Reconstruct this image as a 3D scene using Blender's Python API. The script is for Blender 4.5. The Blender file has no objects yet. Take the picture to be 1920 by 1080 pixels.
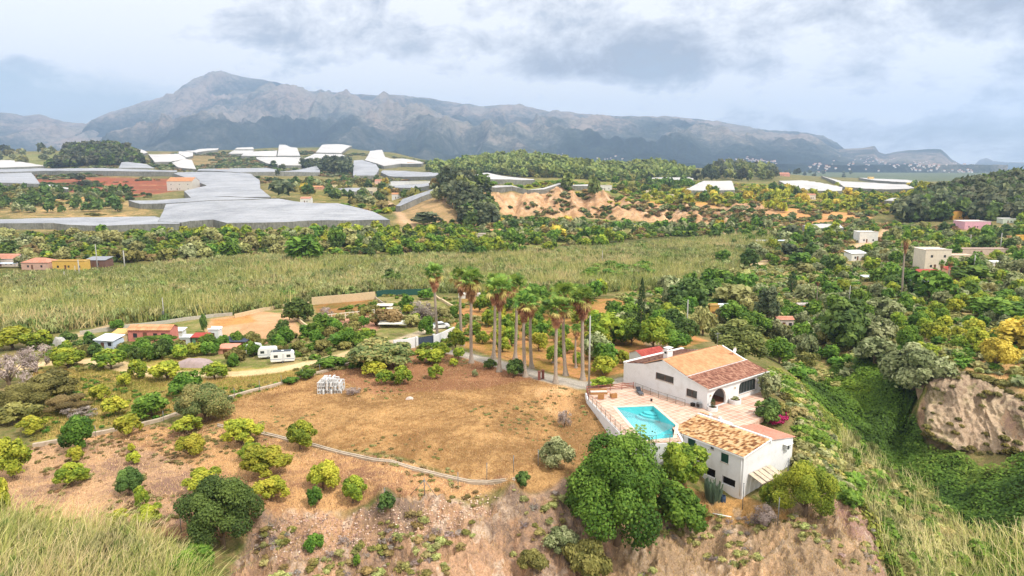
import bpy, bmesh, math, random
import numpy as np
from mathutils import Vector, Matrix
R = math.radians
C = bpy.context.scene.collection
# ---------------------------------------------------------------- camera
CAMZ, PITCH, FPX = 33.0, R(9.7), 1281.0
cam_d = bpy.data.cameras.new('camera'); cam = bpy.data.objects.new('camera', cam_d); C.objects.link(cam)
cam.location = (0, 0, CAMZ); cam.rotation_euler = (R(90) - PITCH, 0, 0)
cam_d.sensor_width = 36; cam_d.lens = 36 * FPX / 1920
cam_d.clip_start = 0.5; cam_d.clip_end = 60000
bpy.context.scene.camera = cam
CP, SP = math.cos(PITCH), math.sin(PITCH)
def slope(py):                      # dz/dy of the sight line of a photo row
    v = (540 - py) / FPX
    return (-SP + v * CP) / (CP + v * SP)
def azim(px, py):                   # dx/dy of the sight line
    v = (540 - py) / FPX
    return ((px - 960) / FPX) / (CP + v * SP)
def at_z(px, py, z):
    D = (z - CAMZ) / slope(py)
    return Vector((azim(px, py) * D, D, z))
def at_d(px, py, D):
    return Vector((azim(px, py) * D, D, CAMZ + slope(py) * D))
def project(p):
    f = p[1] * CP - (p[2] - CAMZ) * SP; up = p[1] * SP + (p[2] - CAMZ) * CP
    return 960 + FPX * p[0] / f, 540 - FPX * up / f

# ---------------------------------------------------------------- value noise (numpy)
def _hash(ix, iy, seed):
    h = (ix.astype(np.int64) * 374761393 + iy.astype(np.int64) * 668265263 + seed * 974711) & 0x7fffffff
    h = (h ^ (h >> 13)) * 1274126177 & 0x7fffffff
    return ((h ^ (h >> 16)) & 0xffff) / 65535.0
def vnoise(x, y, seed=0):
    x = np.asarray(x, float); y = np.asarray(y, float)
    ix = np.floor(x); iy = np.floor(y); fx = x - ix; fy = y - iy
    fx = fx * fx * (3 - 2 * fx); fy = fy * fy * (3 - 2 * fy)
    a = _hash(ix, iy, seed); b = _hash(ix + 1, iy, seed); c = _hash(ix, iy + 1, seed); d = _hash(ix + 1, iy + 1, seed)
    return (a * (1 - fx) + b * fx) * (1 - fy) + (c * (1 - fx) + d * fx) * fy
def fbm(x, y, octv=4, seed=0, ridged=False):
    s = 0; amp = 1; tot = 0
    for o in range(octv):
        n = vnoise(x, y, seed + o * 17)
        if ridged: n = 1 - np.abs(2 * n - 1)
        s = s + n * amp; tot += amp; amp *= .5; x = x * 2.03 + 11.3; y = y * 2.03 - 7.7
    return s / tot
def inpoly(x, y, poly):
    x = np.asarray(x); y = np.asarray(y); ins = np.zeros(x.shape, bool)
    n = len(poly)
    for i in range(n):
        x1, y1 = poly[i][0], poly[i][1]; x2, y2 = poly[(i + 1) % n][0], poly[(i + 1) % n][1]
        if y1 == y2: continue
        c = ((y1 > y) != (y2 > y)) & (x < (x2 - x1) * (y - y1) / (y2 - y1) + x1)
        ins ^= c
    return ins

# ---------------------------------------------------------------- materials
def lin(c):
    return tuple(((v / 255) / 12.92 if v / 255 <= .04045 else ((v / 255 + .055) / 1.055) ** 2.4) for v in c)
def nmat(name):
    m = bpy.data.materials.new(name); m.use_nodes = True
    nt = m.node_tree; b = nt.nodes['Principled BSDF']
    return m, nt, b
def N(nt, t, **kw):
    n = nt.nodes.new(t)
    for k, v in kw.items():
        if hasattr(n, k): setattr(n, k, v)
        else: n.inputs[k].default_value = v
    return n
def L(nt, a, b): nt.links.new(a, b)
def ramp(nt, pts, mode='LINEAR'):
    r = nt.nodes.new('ShaderNodeValToRGB'); r.color_ramp.interpolation = mode
    e = r.color_ramp.elements
    while len(e) < len(pts): e.new(.5)
    for i, (p, c) in enumerate(pts):
        e[i].position = p; e[i].color = tuple(c) + ((1,) if len(c) == 3 else ())
    return r
def mixrgb(nt, fac, a, b, mode='MIX'):
    n = nt.nodes.new('ShaderNodeMix'); n.data_type = 'RGBA'; n.blend_type = mode
    for s, v in ((0, fac), (6, a), (7, b)):
        if isinstance(v, (int, float)): n.inputs[s].default_value = v
        elif isinstance(v, tuple): n.inputs[s].default_value = v + (1,) if len(v) == 3 else v
        else: nt.links.new(v, n.inputs[s])
    return n.outputs[2]
def mathn(nt, op, a, b=0, c=0):
    n = nt.nodes.new('ShaderNodeMath'); n.operation = op
    for i, v in enumerate((a, b, c)):
        if isinstance(v, (int, float)): n.inputs[i].default_value = v
        else: nt.links.new(v, n.inputs[i])
    return n.outputs[0]
def noise(nt, scale, detail=3, rough=.55, vec=None, dist=0):
    n = nt.nodes.new('ShaderNodeTexNoise'); n.inputs['Scale'].default_value = scale
    n.inputs['Detail'].default_value = detail; n.inputs['Roughness'].default_value = rough; n.inputs['Distortion'].default_value = dist
    if vec is not None: nt.links.new(vec, n.inputs['Vector'])
    return n.outputs['Fac']
def objvec(nt, scale=(1, 1, 1), rot=(0, 0, 0), kind='Object'):
    tc = nt.nodes.new('ShaderNodeTexCoord'); mp = nt.nodes.new('ShaderNodeMapping')
    mp.inputs['Scale'].default_value = scale; mp.inputs['Rotation'].default_value = rot
    nt.links.new(tc.outputs[kind], mp.inputs['Vector']); return mp.outputs[0]
def bump(nt, b, h, strength=.4, dist=.05):
    n = nt.nodes.new('ShaderNodeBump'); n.inputs['Strength'].default_value = strength; n.inputs['Distance'].default_value = dist
    nt.links.new(h, n.inputs['Height']); nt.links.new(n.outputs[0], b.inputs['Normal'])
_mc = {}
def paint(name, rgb, var=.12, scale=3, rough=.85, metal=0, streak=False, dirt=None):
    """a weathered painted / rendered / metal surface"""
    if name in _mc: return _mc[name]
    m, nt, b = nmat(name); c = lin(rgb)
    v = objvec(nt, (1, 1, .25) if streak else (1, 1, 1))
    n1 = noise(nt, scale, 4, .6, v); n2 = noise(nt, scale * .17, 2, .5, v)
    r = ramp(nt, [(.3, tuple(x * (1 - var * 1.6) for x in c)), (.5, c), (.75, tuple(min(1, x * (1 + var)) for x in c))])
    L(nt, n1, r.inputs[0])
    col = mixrgb(nt, mathn(nt, 'MULTIPLY', n2, .5), r.outputs[0], tuple(x * (1 - var) for x in c))
    if dirt:
        n3 = noise(nt, scale * .6, 5, .65, v)
        f = ramp(nt, [(.52, (0, 0, 0)), (.7, (1, 1, 1))]); L(nt, n3, f.inputs[0])
        col = mixrgb(nt, mathn(nt, 'MULTIPLY', f.outputs[0], .45), col, lin(dirt))
    L(nt, col, b.inputs['Base Color']); b.inputs['Roughness'].default_value = rough; b.inputs['Metallic'].default_value = metal
    b.inputs['Specular IOR Level'].default_value = .25
    _mc[name] = m; return m

# ---------------------------------------------------------------- objects
def tag(o, label=None, cat=None, group=None, kind=None):
    if label: o['label'] = label
    if cat: o['category'] = cat
    if group: o['group'] = group
    if kind: o['kind'] = kind
    return o
def empty(name, loc, rz=0, label=None, cat=None, group=None):
    o = bpy.data.objects.new(name, None); C.objects.link(o); o.location = loc; o.rotation_euler = (0, 0, rz)
    o.empty_display_size = .2
    return tag(o, label, cat, group)
def link(name, me, mat=None, parent=None, loc=None, rz=None):
    o = bpy.data.objects.new(name, me); C.objects.link(o)
    if mat is not None:
        for mm in (mat if isinstance(mat, (list, tuple)) else [mat]): me.materials.append(mm)
    if parent: o.parent = parent
    if loc is not None: o.location = loc
    if rz is not None: o.rotation_euler = (0, 0, rz)
    return o
def np_mesh(name, V, F, smooth=False, attr=None, midx=None):
    """V (n,3), F (m,k) with constant k; attr: dict name -> (n,3) point colours or (n,) floats"""
    me = bpy.data.meshes.new(name); V = np.asarray(V, np.float32); F = np.asarray(F, np.int32)
    k = F.shape[1]
    me.vertices.add(len(V)); me.vertices.foreach_set('co', V.ravel())
    me.loops.add(F.size); me.loops.foreach_set('vertex_index', F.ravel())
    me.polygons.add(len(F)); me.polygons.foreach_set('loop_start', np.arange(0, F.size, k, dtype=np.int32))
    try: me.polygons.foreach_set('loop_total', np.full(len(F), k, np.int32))
    except Exception: pass
    if midx is not None: me.polygons.foreach_set('material_index', np.asarray(midx, np.int32))
    if smooth: me.polygons.foreach_set('use_smooth', np.ones(len(F), bool))
    me.update(calc_edges=True)
    for an, a in (attr or {}).items():
        a = np.asarray(a, np.float32)
        if a.ndim == 1:
            at = me.attributes.new(an, 'FLOAT', 'POINT'); at.data.foreach_set('value', a)
        else:
            at = me.attributes.new(an, 'FLOAT_COLOR', 'POINT')
            at.data.foreach_set('color', np.concatenate([a, np.ones((len(a), 1), np.float32)], 1).ravel())
    return me
class MB:
    """collects polygons in local coordinates; build() links them as one mesh object"""
    def __init__(s): s.v = []; s.f = []; s.mi = []; s.sm = []
    def poly(s, pts, mi=0, smooth=False):
        b = len(s.v); s.v += [tuple(p) for p in pts]; s.f.append(tuple(range(b, b + len(pts)))); s.mi.append(mi); s.sm.append(smooth)
    def box(s, lo, hi, mi=0, M=None):
        x0, y0, z0 = lo; x1, y1, z1 = hi
        p = [(x0, y0, z0), (x1, y0, z0), (x1, y1, z0), (x0, y1, z0), (x0, y0, z1), (x1, y0, z1), (x1, y1, z1), (x0, y1, z1)]
        if M is not None: p = [tuple(M @ Vector(q)) for q in p]
        b = len(s.v); s.v += p
        for q in ((3, 2, 1, 0), (4, 5, 6, 7), (0, 1, 5, 4), (1, 2, 6, 5), (2, 3, 7, 6), (3, 0, 4, 7)):
            s.f.append(tuple(b + i for i in q)); s.mi.append(mi); s.sm.append(False)
        return s
    def prism(s, poly, d, mi=0):
        """closed solid between polygon poly (3D points) and poly + d"""
        d = Vector(d); a = [Vector(p) for p in poly]; b = len(s.v); n = len(a)
        s.v += [tuple(p) for p in a] + [tuple(p + d) for p in a]
        s.f.append(tuple(b + i for i in reversed(range(n)))); s.f.append(tuple(b + n + i for i in range(n)))
        for i in range(n):
            j = (i + 1) % n; s.f.append((b + i, b + j, b + n + j, b + n + i))
        s.mi += [mi] * (n + 2); s.sm += [False] * (n + 2); return s
    def tube(s, pts, rad, n=6, mi=0, smooth=True, cap=True):
        pts = [Vector(p) for p in pts]; rad = rad if isinstance(rad, (list, tuple)) else [rad] * len(pts)
        b = len(s.v); prev = None
        for i, p in enumerate(pts):
            t = (pts[min(i + 1, len(pts) - 1)] - pts[max(i - 1, 0)]).normalized()
            a = Vector((0, 0, 1)) if abs(t.z) < .9 else Vector((1, 0, 0))
            if prev is not None: a = prev
            u = t.cross(a).normalized(); w = u.cross(t).normalized(); prev = w
            for k in range(n):
                an = 2 * math.pi * k / n
                s.v.append(tuple(p + (u * math.cos(an) + w * math.sin(an)) * rad[i]))
        for i in range(len(pts) - 1):
            for k in range(n):
                k2 = (k + 1) % n; s.f.append((b + i * n + k, b + i * n + k2, b + (i + 1) * n + k2, b + (i + 1) * n + k)); s.mi.append(mi); s.sm.append(smooth)
        if cap:
            s.f.append(tuple(b + k for k in reversed(range(n)))); s.mi.append(mi); s.sm.append(False)
            s.f.append(tuple(b + (len(pts) - 1) * n + k for k in range(n))); s.mi.append(mi); s.sm.append(False)
        return s
    def mesh(s, name):
        me = bpy.data.meshes.new(name); me.from_pydata(s.v, [], s.f)
        me.polygons.foreach_set('material_index', s.mi); me.polygons.foreach_set('use_smooth', s.sm); me.update(); 
        return me
    def build(s, name, mat=None, parent=None, loc=None, rz=None, fix=True, bevel=0):
        me = s.mesh(name)
        if fix:
            bm = bmesh.new(); bm.from_mesh(me); bmesh.ops.recalc_face_normals(bm, faces=bm.faces)
            if bevel: bmesh.ops.bevel(bm, geom=[e for e in bm.edges if e.is_manifold and e.calc_face_angle(0) > .6], offset=bevel, segments=2, affect='EDGES')
            bm.to_mesh(me); bm.free()
        return link(name, me, mat, parent, loc, rz)
def copy_tree(o, parent=None):
    c = o.copy(); C.objects.link(c)
    if parent: c.parent = parent
    for ch in list(o.children): copy_tree(ch, c)
    return c
# ================================================================ TERRAIN
# control points: Z = photo column -> (row, height); F = column -> (row, depth); W = (column, depth, height)
Z = {
 -350: [(1080,-3.5),(960,-2.3),(830,-2.2),(700,-3.2),(650,-4),(610,-6.5),(550,-9),(500,-9),(470,-8),(440,-7)],
 0: [(1080,-3.2),(960,-2.2),(900,-2),(830,-2),(750,-2.3),(700,-2.8),(650,-3.5),(622,-5),(605,-7.5),(550,-9),(500,-9),(470,-8),(440,-7)],
 240: [(1080,-4.2),(1010,-2.4),(960,-1.9),(900,-1.7),(820,-1.4),(785,-1.6),(740,-1.9),(690,-2.5),(650,-3),(612,-4),(600,-7.2),(550,-9),(500,-9),(470,-9),(440,-7)],
 480: [(1080,-5.4),(1010,-4.0),(955,-1.5),(900,-1.2),(830,-1.0),(790,-.6),(740,-.9),(700,-1.6),(650,-2.6),(600,-4),(585,-4.6),(578,-7.5),(540,-9),(500,-9),(450,-9)],
 720: [(1080,-7.5),(990,-4.2),(930,-1.1),(890,-.9),(860,-.6),(800,-.4),(730,0),(690,0),(650,-.8),(620,-2.2),(590,-3.6),(560,-4.6),(545,-5),(538,-8),(500,-9),(450,-9)],
 960: [(1080,-8.5),(980,-4.4),(918,-.9),(890,-.8),(800,-.5),(730,-.1),(690,0),(650,-1.4),(600,-3.4),(560,-5.2),(545,-7),(500,-9),(450,-9.3)],
 1060: [(1080,-8.5),(980,-5.5),(905,-1.8),(850,-1.6),(800,-1.5),(760,-1.0),(715,-.1),(650,-1.4),(600,-3.4),(560,-5.2),(520,-8),(500,-9),(450,-9.3)],
 1150: [(1080,-9.5),(1000,-7),(930,-4.5),(860,-3.2),(815,-1.9),(728,-.1),(690,-.2),(650,-1.2),(600,-3),(560,-4.4),(530,-8),(500,-9),(450,-9.3)],
 1240: [(1080,-9),(1000,-7),(930,-5),(870,-4.6),(826,-3.4),(780,-.25),(720,-.25),(680,-.4),(640,-1.4),(600,-3.6),(560,-6),(530,-8.4),(490,-9.2),(450,-9.3)],
 1330: [(1080,-10),(1010,-8.2),(950,-5.8),(900,-5.3),(860,-4.6),(760,-.25),(700,-.25),(655,-.6),(640,-3),(615,-7),(580,-8.4),(540,-8.6),(500,-9.2),(450,-9.3)],
 1400: [(1080,-8.6),(1010,-7.4),(960,-5.8),(925,-5.4),(880,-5.0),(800,-.25),(740,-.25),(690,-.3),(650,-2),(620,-8),(590,-9),(540,-8.8),(500,-9.2),(470,-9.4),(450,-8.8)],
 1480: [(1080,-6.8),(1000,-5.6),(960,-5.0),(900,-4.6),(850,-3.4),(800,-1.4),(750,-1.0),(705,-3.5),(660,-9),(630,-10),(590,-9.4),(540,-8.4),(500,-8.6),(470,-8.8),(450,-8.2)],
 1560: [(1080,-6.0),(1000,-5.2),(940,-4.8),(890,-4.8),(840,-4.6),(800,-6),(760,-10.5),(720,-11.5),(690,-9),(650,-7.5),(600,-7.5),(550,-7.5),(500,-7.4),(460,-7.6)],
 1620: [(1080,-6.2),(1040,-5.4),(1000,-5.0),(975,-6),(930,-11),(880,-14.5),(830,-15),(780,-13.5),(730,-9.5),(690,-7),(650,-6.4),(600,-6.8),(550,-6.8),(500,-6.4),(460,-6.6)],
 1690: [(1080,-11),(1040,-13.5),(980,-17),(920,-19),(860,-17.5),(820,-16),(770,-11.5),(720,-7),(680,-5.2),(650,-5.2),(600,-5.8),(550,-6),(500,-5.6),(460,-6)],
 1750: [(1080,-17),(1020,-18),(950,-18),(900,-16.8),(850,-17.8),(832,-17),(815,-15),(770,-9),(720,-5),(694,-3.6),(650,-4.4),(600,-4.8),(550,-5),(500,-4.8),(460,-5.4)],
 1800: [(1080,-19.5),(1000,-18.5),(950,-17.5),(900,-15.8),(855,-16.6),(830,-14.8),(780,-9.6),(730,-5.2),(700,-3.4),(650,-4),(600,-4.5),(550,-4.6),(500,-4.4),(460,-5)],
 1860: [(1080,-20),(1000,-17.5),(950,-15.5),(900,-13.6),(850,-14),(815,-12.6),(775,-8.4),(735,-4.2),(700,-3.4),(650,-4),(600,-4.4),(550,-4.5),(500,-4.2),(460,-4.6)],
 1925: [(1080,-19),(1000,-15.5),(900,-11.6),(840,-11),(790,-6),(755,-4.2),(700,-3.6),(650,-4),(600,-4.4),(550,-4.4),(500,-4),(460,-4.2)],
 2250: [(1080,-17),(1000,-14),(900,-10),(840,-8),(790,-5.4),(755,-4.2),(700,-3.6),(650,-4),(600,-4.4),(550,-4.4),(500,-4),(460,-4.2)],
}
F = {
 -350: [(405,560),(380,650),(350,850),(330,1100),(315,1250),(300,1400),(285,1650)],
 0: [(425,500),(405,570),(380,660),(360,760),(345,850),(330,1100),(315,1250),(300,1400),(283,1650)],
 120: [(425,500),(405,570),(380,660),(350,850),(330,1050),(318,1200),(300,1330),(287,1450)],
 200: [(430,490),(405,570),(380,660),(350,850),(332,1000),(316,1150),(300,1250),(283,1350)],
 300: [(425,490),(405,560),(378,660),(350,850),(332,1000),(316,1200),(300,1400),(288,1600),(284,1750)],
 400: [(428,480),(405,540),(383,590),(372,640),(350,800),(330,1000),(316,1250),(300,1500),(288,1700),(282,2000)],
 520: [(430,480),(405,530),(385,570),(372,640),(350,800),(332,1000),(320,1200),(300,1500),(288,1750),(276,2100)],
 640: [(430,480),(405,520),(393,545),(380,620),(360,760),(340,1000),(325,1200),(305,1500),(285,1900),(273,2100)],
 735: [(430,480),(412,520),(395,600),(375,690),(355,850),(335,1100),(318,1300),(300,1700),(285,1900)],
 830: [(440,440),(425,500),(405,540),(375,570),(350,640),(338,900),(325,1100),(312,1300),(302,1500)],
 900: [(440,440),(425,520),(405,580),(385,610),(350,660),(342,850),(330,1000),(315,1200),(302,1400)],
 960: [(430,520),(408,620),(398,640),(365,655),(354,670),(345,850),(335,1000),(315,1200),(298,1400)],
 1050: [(430,520),(410,620),(402,640),(370,655),(354,670),(347,850),(335,1000),(315,1200),(304,1400)],
 1130: [(430,520),(410,610),(402,635),(372,655),(362,670),(350,850),(340,1000),(325,1200),(315,1400)],
 1220: [(430,520),(415,600),(405,625),(385,650),(378,670),(355,850),(340,1050),(325,1250),(308,1400)],
 1320: [(430,500),(416,580),(395,600),(385,620),(365,800),(350,950),(338,1200),(326,1350),(318,1450)],
 1400: [(430,480),(416,560),(395,580),(385,600),(365,800),(350,950),(338,1200),(328,1350),(322,1450)],
 1500: [(430,480),(420,520),(400,580),(385,640),(365,800),(350,950),(340,1200),(334,1500),(328,1900)],
 1600: [(430,470),(415,530),(400,590),(385,670),(365,820),(350,1000),(342,1300),(337,1700),(333,2100)],
 1700: [(440,440),(425,490),(410,540),(395,590),(375,640),(362,760),(352,1000),(344,1400),(339,2000)],
 1800: [(440,440),(425,490),(412,530),(400,560),(380,600),(365,640),(352,700)],
 1900: [(440,440),(425,480),(410,520),(395,550),(370,600),(350,660),(343,720)],
 2250: [(440,440),(425,480),(410,520),(390,550),(360,600),(340,660),(333,720)],
}
W = [(px, 6500, 30) for px in range(-350, 2300, 300)] + [(px, 13000, -40) for px in range(-350, 2300, 300)] + \
    [(px, 3300, 60) for px in range(-350, 700, 200)] + [(px, 2600, 30) for px in (900, 1050, 1220, 1380)] + [(px, 1800, 38) for px in (900, 1050, 1220, 1380)] + \
    [(px, 1100, 10) for px in (1800, 1900, 2250)] + [(px, 2500, 5) for px in (1500, 1700, 1900, 2250)] + [(735, 2300, 70)] + \
    [(px, 38, -9) for px in range(-350, 1400, 200)] + [(px, 20, -11) for px in range(-350, 2300, 250)] + [(1500, 38, -9), (1640, 42, -14), (1750, 50, -22), (1900, 50, -27), (2250, 50, -26)]
WP = [(12.6,82,-2.0),(13.6,78.6,-2.6),(17,77,-3.2),(20.5,78.4,-3.5),(10.2,90,-1.3),(9,84,-1.6),(10.4,95,-.8)]
cp = [(x / y, math.log(y), z) for x, y, z in WP]
for px, l in Z.items():
    for py, z in l:
        if px >= 1740 and 660 < py < 880: continue
        p = at_z(px, py, z); cp.append((p.x / p.y, math.log(p.y), z))
for px, l in F.items():
    for py, D in l: p = at_d(px, py, D); cp.append((p.x / p.y, math.log(D), p.z))
for px, D, z in W: cp.append((azim(px, 400), math.log(D), z))
CL = [[(1755,682,-3.4),(1800,692,-3.4),(1850,712,-3.6),(1925,745,-4.0),(2000,775,-4.2),(2250,800,-4.2)],
      [(1755,668,-3.4),(1800,676,-3.4),(1850,692,-3.5),(1925,715,-3.8),(2000,740,-4.0),(2250,770,-4.0)],
      [(1735,720,-5.6),(1795,737,-5.9),(1850,750,-5.9),(1925,780,-6.0),(2000,805,-6.1),(2250,830,-6)],
      [(1722,765,-9.2),(1790,787,-9.4),(1850,797,-9.2),(1925,815,-8.2),(2000,835,-8),(2250,860,-7.6)],
      [(1718,805,-12.6),(1760,835,-13.4),(1800,848,-13.2),(1850,852,-12.6),(1900,852,-11),(1925,852,-10.2),(2000,870,-9.8),(2250,895,-9)]]
for l in CL:
    for i in range(len(l) - 1):
        n = max(1, int((l[i + 1][0] - l[i][0]) / 11))
        for k in range(n + (i == len(l) - 2)):
            f = k / n; q = [l[i][j] * (1 - f) + l[i + 1][j] * f for j in range(3)]; p = at_z(*q); cp.append((p.x / p.y, math.log(p.y), q[2]))
cp = np.array(cp)
AZK = 2.2                                   # weight of bearing against log-distance
def _rbf():
    P = np.stack([cp[:, 0] * AZK, cp[:, 1]], 1); n = len(P)
    d = np.sqrt(((P[:, None] - P[None]) ** 2).sum(-1) + 1e-5)
    A = np.zeros((n + 3, n + 3)); A[:n, :n] = -d - np.eye(n) * -1e-4; A[:n, n] = 1; A[:n, n + 1:] = P; A[n:, :n] = A[:n, n:].T
    b = np.zeros(n + 3); b[:n] = cp[:, 2]
    return P, np.linalg.solve(A, b)
_P, _w = _rbf()
NA, NS = 1150, 1250
AZ = np.linspace(-1.12, 1.12, NA)
_t = np.concatenate([np.linspace(math.log(16), math.log(45), 120, endpoint=False), np.linspace(math.log(45), math.log(260), 640, endpoint=False),
                     np.linspace(math.log(260), math.log(900), 280, endpoint=False), np.linspace(math.log(900), math.log(13000), NS - 1040)])
S = _t
def _eval(a, s):
    q = np.stack([a * AZK, s], 1).astype(np.float32); out = np.zeros(len(q), np.float32); Pf = _P.astype(np.float32); wf = _w.astype(np.float32)
    for i in range(0, len(q), 20000):
        qq = q[i:i + 20000]
        d = np.sqrt(np.maximum((qq ** 2).sum(1)[:, None] + (Pf ** 2).sum(1)[None] - 2 * qq @ Pf.T, 0) + 1e-5)
        out[i:i + 20000] = -d @ wf[:-3] + wf[-3] + qq @ wf[-2:]
    return out
# evaluate on a coarser grid and interpolate (smooth function)
ca = np.linspace(-1.12, 1.12, 384); cs_i = np.unique(np.concatenate([np.arange(0, NS, 3), [NS - 1]])); cs = S[cs_i]
gA, gS = np.meshgrid(ca, cs, indexing='ij')
HC = _eval(gA.ravel(), gS.ravel()).reshape(gA.shape)
H = np.stack([np.interp(S, cs, HC[i]) for i in range(len(ca))])           # (384, NS)
k = (AZ - ca[0]) / (ca[1] - ca[0]); k0 = np.clip(k.astype(int), 0, len(ca) - 2); kf = (k - k0)[:, None]
H = H[k0] * (1 - kf) + H[k0 + 1] * kf                                       # (NA, NS)
GY = np.exp(S)[None, :] * np.ones((NA, 1)); GX = AZ[:, None] * GY

def zraw(x, y, G=None):
    x = np.asarray(x, float); y = np.maximum(np.asarray(y, float), 16.5)
    a = (np.clip(x / y, -1.119, 1.119) - AZ[0]) / (AZ[1] - AZ[0]); i = np.clip(a.astype(int), 0, NA - 2); fa = a - i
    s = np.log(y); j = np.clip(np.searchsorted(S, s) - 1, 0, NS - 2); fs = np.clip((s - S[j]) / (S[j + 1] - S[j]), 0, 1)
    h_ = H if G is None else G
    return (h_[i, j] * (1 - fs) + h_[i, j + 1] * fs) * (1 - fa) + (h_[i + 1, j] * (1 - fs) + h_[i + 1, j + 1] * fs) * fa
def gz(x, y): return float(zraw(x, y))
_yy = np.exp(np.arange(math.log(18), math.log(12500), .0025))
def hit(px, py, dz=0.0, dmin=20, dmax=12000, G=None):
    a, sl = azim(px, py), slope(py)
    m = (_yy > dmin) & (_yy < dmax); y = _yy[m]
    t = zraw(a * y, y, G) + dz - (CAMZ + sl * y)
    k = np.argmax(t >= 0)
    if t[k] < 0:
        yy = y[np.argmax(t)]; return Vector((a * yy, yy, float(zraw(a * yy, yy, G)) + dz))
    if k > 0:
        f = t[k - 1] / (t[k - 1] - t[k]) if t[k] != t[k - 1] else 0; yy = y[k - 1] + (y[k] - y[k - 1]) * f
    else: yy = y[0]
    return Vector((a * yy, yy, CAMZ + sl * yy))
def zone(pts): return [(p.x, p.y) for p in (hit(*q) for q in pts)]

# local relief: rock faces and banks get gullies, everything else a gentle roughness
ZN = {k: zone(v) for k, v in {
 'bank': [(470,975),(560,955),(700,945),(800,925),(960,912),(1060,905),(1180,950),(1330,930),(1480,965),(1600,950),(1670,1080),(1660,1200),(380,1200),(440,1060)],
 'cliff_right': [(1765,682),(1800,690),(1850,705),(1925,742),(2050,760),(2050,850),(1905,850),(1880,880),(1840,830),(1800,845),(1755,840),(1720,800),(1715,750)],
 'cliff_far': [(920,362),(1060,356),(1140,366),(1230,384),(1330,392),(1430,390),(1440,420),(1330,418),(1230,414),(1100,406),(1000,403),(950,395)],
}.items()}
def soften(mask, n=3):
    m = mask.astype(np.float32)
    for _ in range(n):
        m[1:-1] = (m[:-2] + m[1:-1] * 2 + m[2:]) / 4; m[:, 1:-1] = (m[:, :-2] + m[:, 1:-1] * 2 + m[:, 2:]) / 4
    return m
H0 = H.copy()
def seen_at():
    f = GY * CP - (H - CAMZ) * SP
    return 960 + FPX * GX / f, 540 - FPX * (GY * SP + (H - CAMZ) * CP) / f
CLIFF_R = [(1768,683),(1800,690),(1850,708),(1925,741),(2050,775),(2050,850),(1925,846),(1900,846),(1870,842),(1852,842),(1830,836),(1800,822),(1770,838),(1742,822),(1722,800),(1722,760),(1745,725)]
_px, _py = seen_at(); cliffm = inpoly(_px, _py, CLIFF_R) & (GY > 98) & (GY < 135)
mb = soften(inpoly(GX, GY, ZN['bank']), 8); mr = soften(cliffm, 3); mf = soften(inpoly(GX, GY, ZN['cliff_far']), 2)
near = GY < 700
H = H + mb * ((fbm(GX * .45, GY * .3, 4, 3, True) - .6) * 2.3 + (fbm(GX * 1.7, GY * 1.7, 3, 5) - .5) * 1.1)
H = H - mr * .9
H = H + mf * ((fbm(GX * .06, GY * .012, 4, 23, True) - .5) * 15 + (fbm(GX * .25, GY * .05, 3, 25) - .5) * 6)
flatm = np.clip((GX > 5) & (GX < 42) & (GY > 78) & (GY < 112), 0, 1)
H = H + near * (1 - flatm) * (fbm(GX * .35, GY * .35, 3, 7) - .5) * .35
H = H + (GY > 450) * (GY < 3000) * (fbm(GX * .02, GY * .02, 3, 9) - .5) * 3.0

DECKP = [(11.35, 96.4), (14.45, 81.3), (16.0, 79.5), (21.0, 80.1), (21.2, 84.8), (33, 90.5), (36.7, 96.0), (38.9, 100.0), (30, 112.5), (18.0, 103.8), (11.6, 99.2)]
mdk = inpoly(GX, GY, DECKP); H = np.where(mdk, np.minimum(H, -.9), H)
mpl = inpoly(GX, GY, [(13.5, 94.5), (21.5, 95.5), (23, 85), (21, 80), (15, 79.6)]); H = np.where(mpl, np.minimum(H, -3.0), H)
# ================================================================ GROUND SHEET
def paintzone(poly, a, b, blur=3, world=False, k=1.0):
    P = poly if world else zone(poly)
    xs = [p[0] for p in P]; ys = [p[1] for p in P]
    j0 = max(0, np.searchsorted(S, math.log(max(16, min(ys)))) - 6); j1 = min(NS, np.searchsorted(S, math.log(max(ys))) + 6)
    m = inpoly(GX[:, j0:j1], GY[:, j0:j1], P)
    m = soften(m, blur)[..., None] * k
    for arr, c in ((CA, a), (CB, b)): arr[:, j0:j1] = arr[:, j0:j1] * (1 - m) + np.array(lin(c), np.float32) * m
def strip(pts, w):
    """polyline of photo points on the ground -> world polygon of width w metres"""
    P = [hit(*p) for p in pts]; Lf, Rt = [], []
    for i, p in enumerate(P):
        t = (P[min(i + 1, len(P) - 1)] - P[max(i - 1, 0)]); t.z = 0; t.normalize(); n = Vector((-t.y, t.x, 0)) * w / 2
        Lf.append(p + n); Rt.append(p - n)
    return [(p.x, p.y) for p in Lf + Rt[::-1]]
CA = np.zeros((NA, NS, 3), np.float32) + np.array(lin((150, 132, 88)), np.float32)
CB = np.zeros((NA, NS, 3), np.float32) + np.array(lin((96, 102, 52)), np.float32)
far = (GY > 900)[..., None]
CA = np.where(GY[..., None] > 2000, np.array(lin((120, 122, 88)), np.float32), CA); CB = np.where(GY[..., None] > 2000, np.array(lin((74, 88, 58)), np.float32), CB)
DRY = (198, 156, 104), (138, 104, 66)
SCR = (186, 160, 112), (112, 116, 56)
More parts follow.
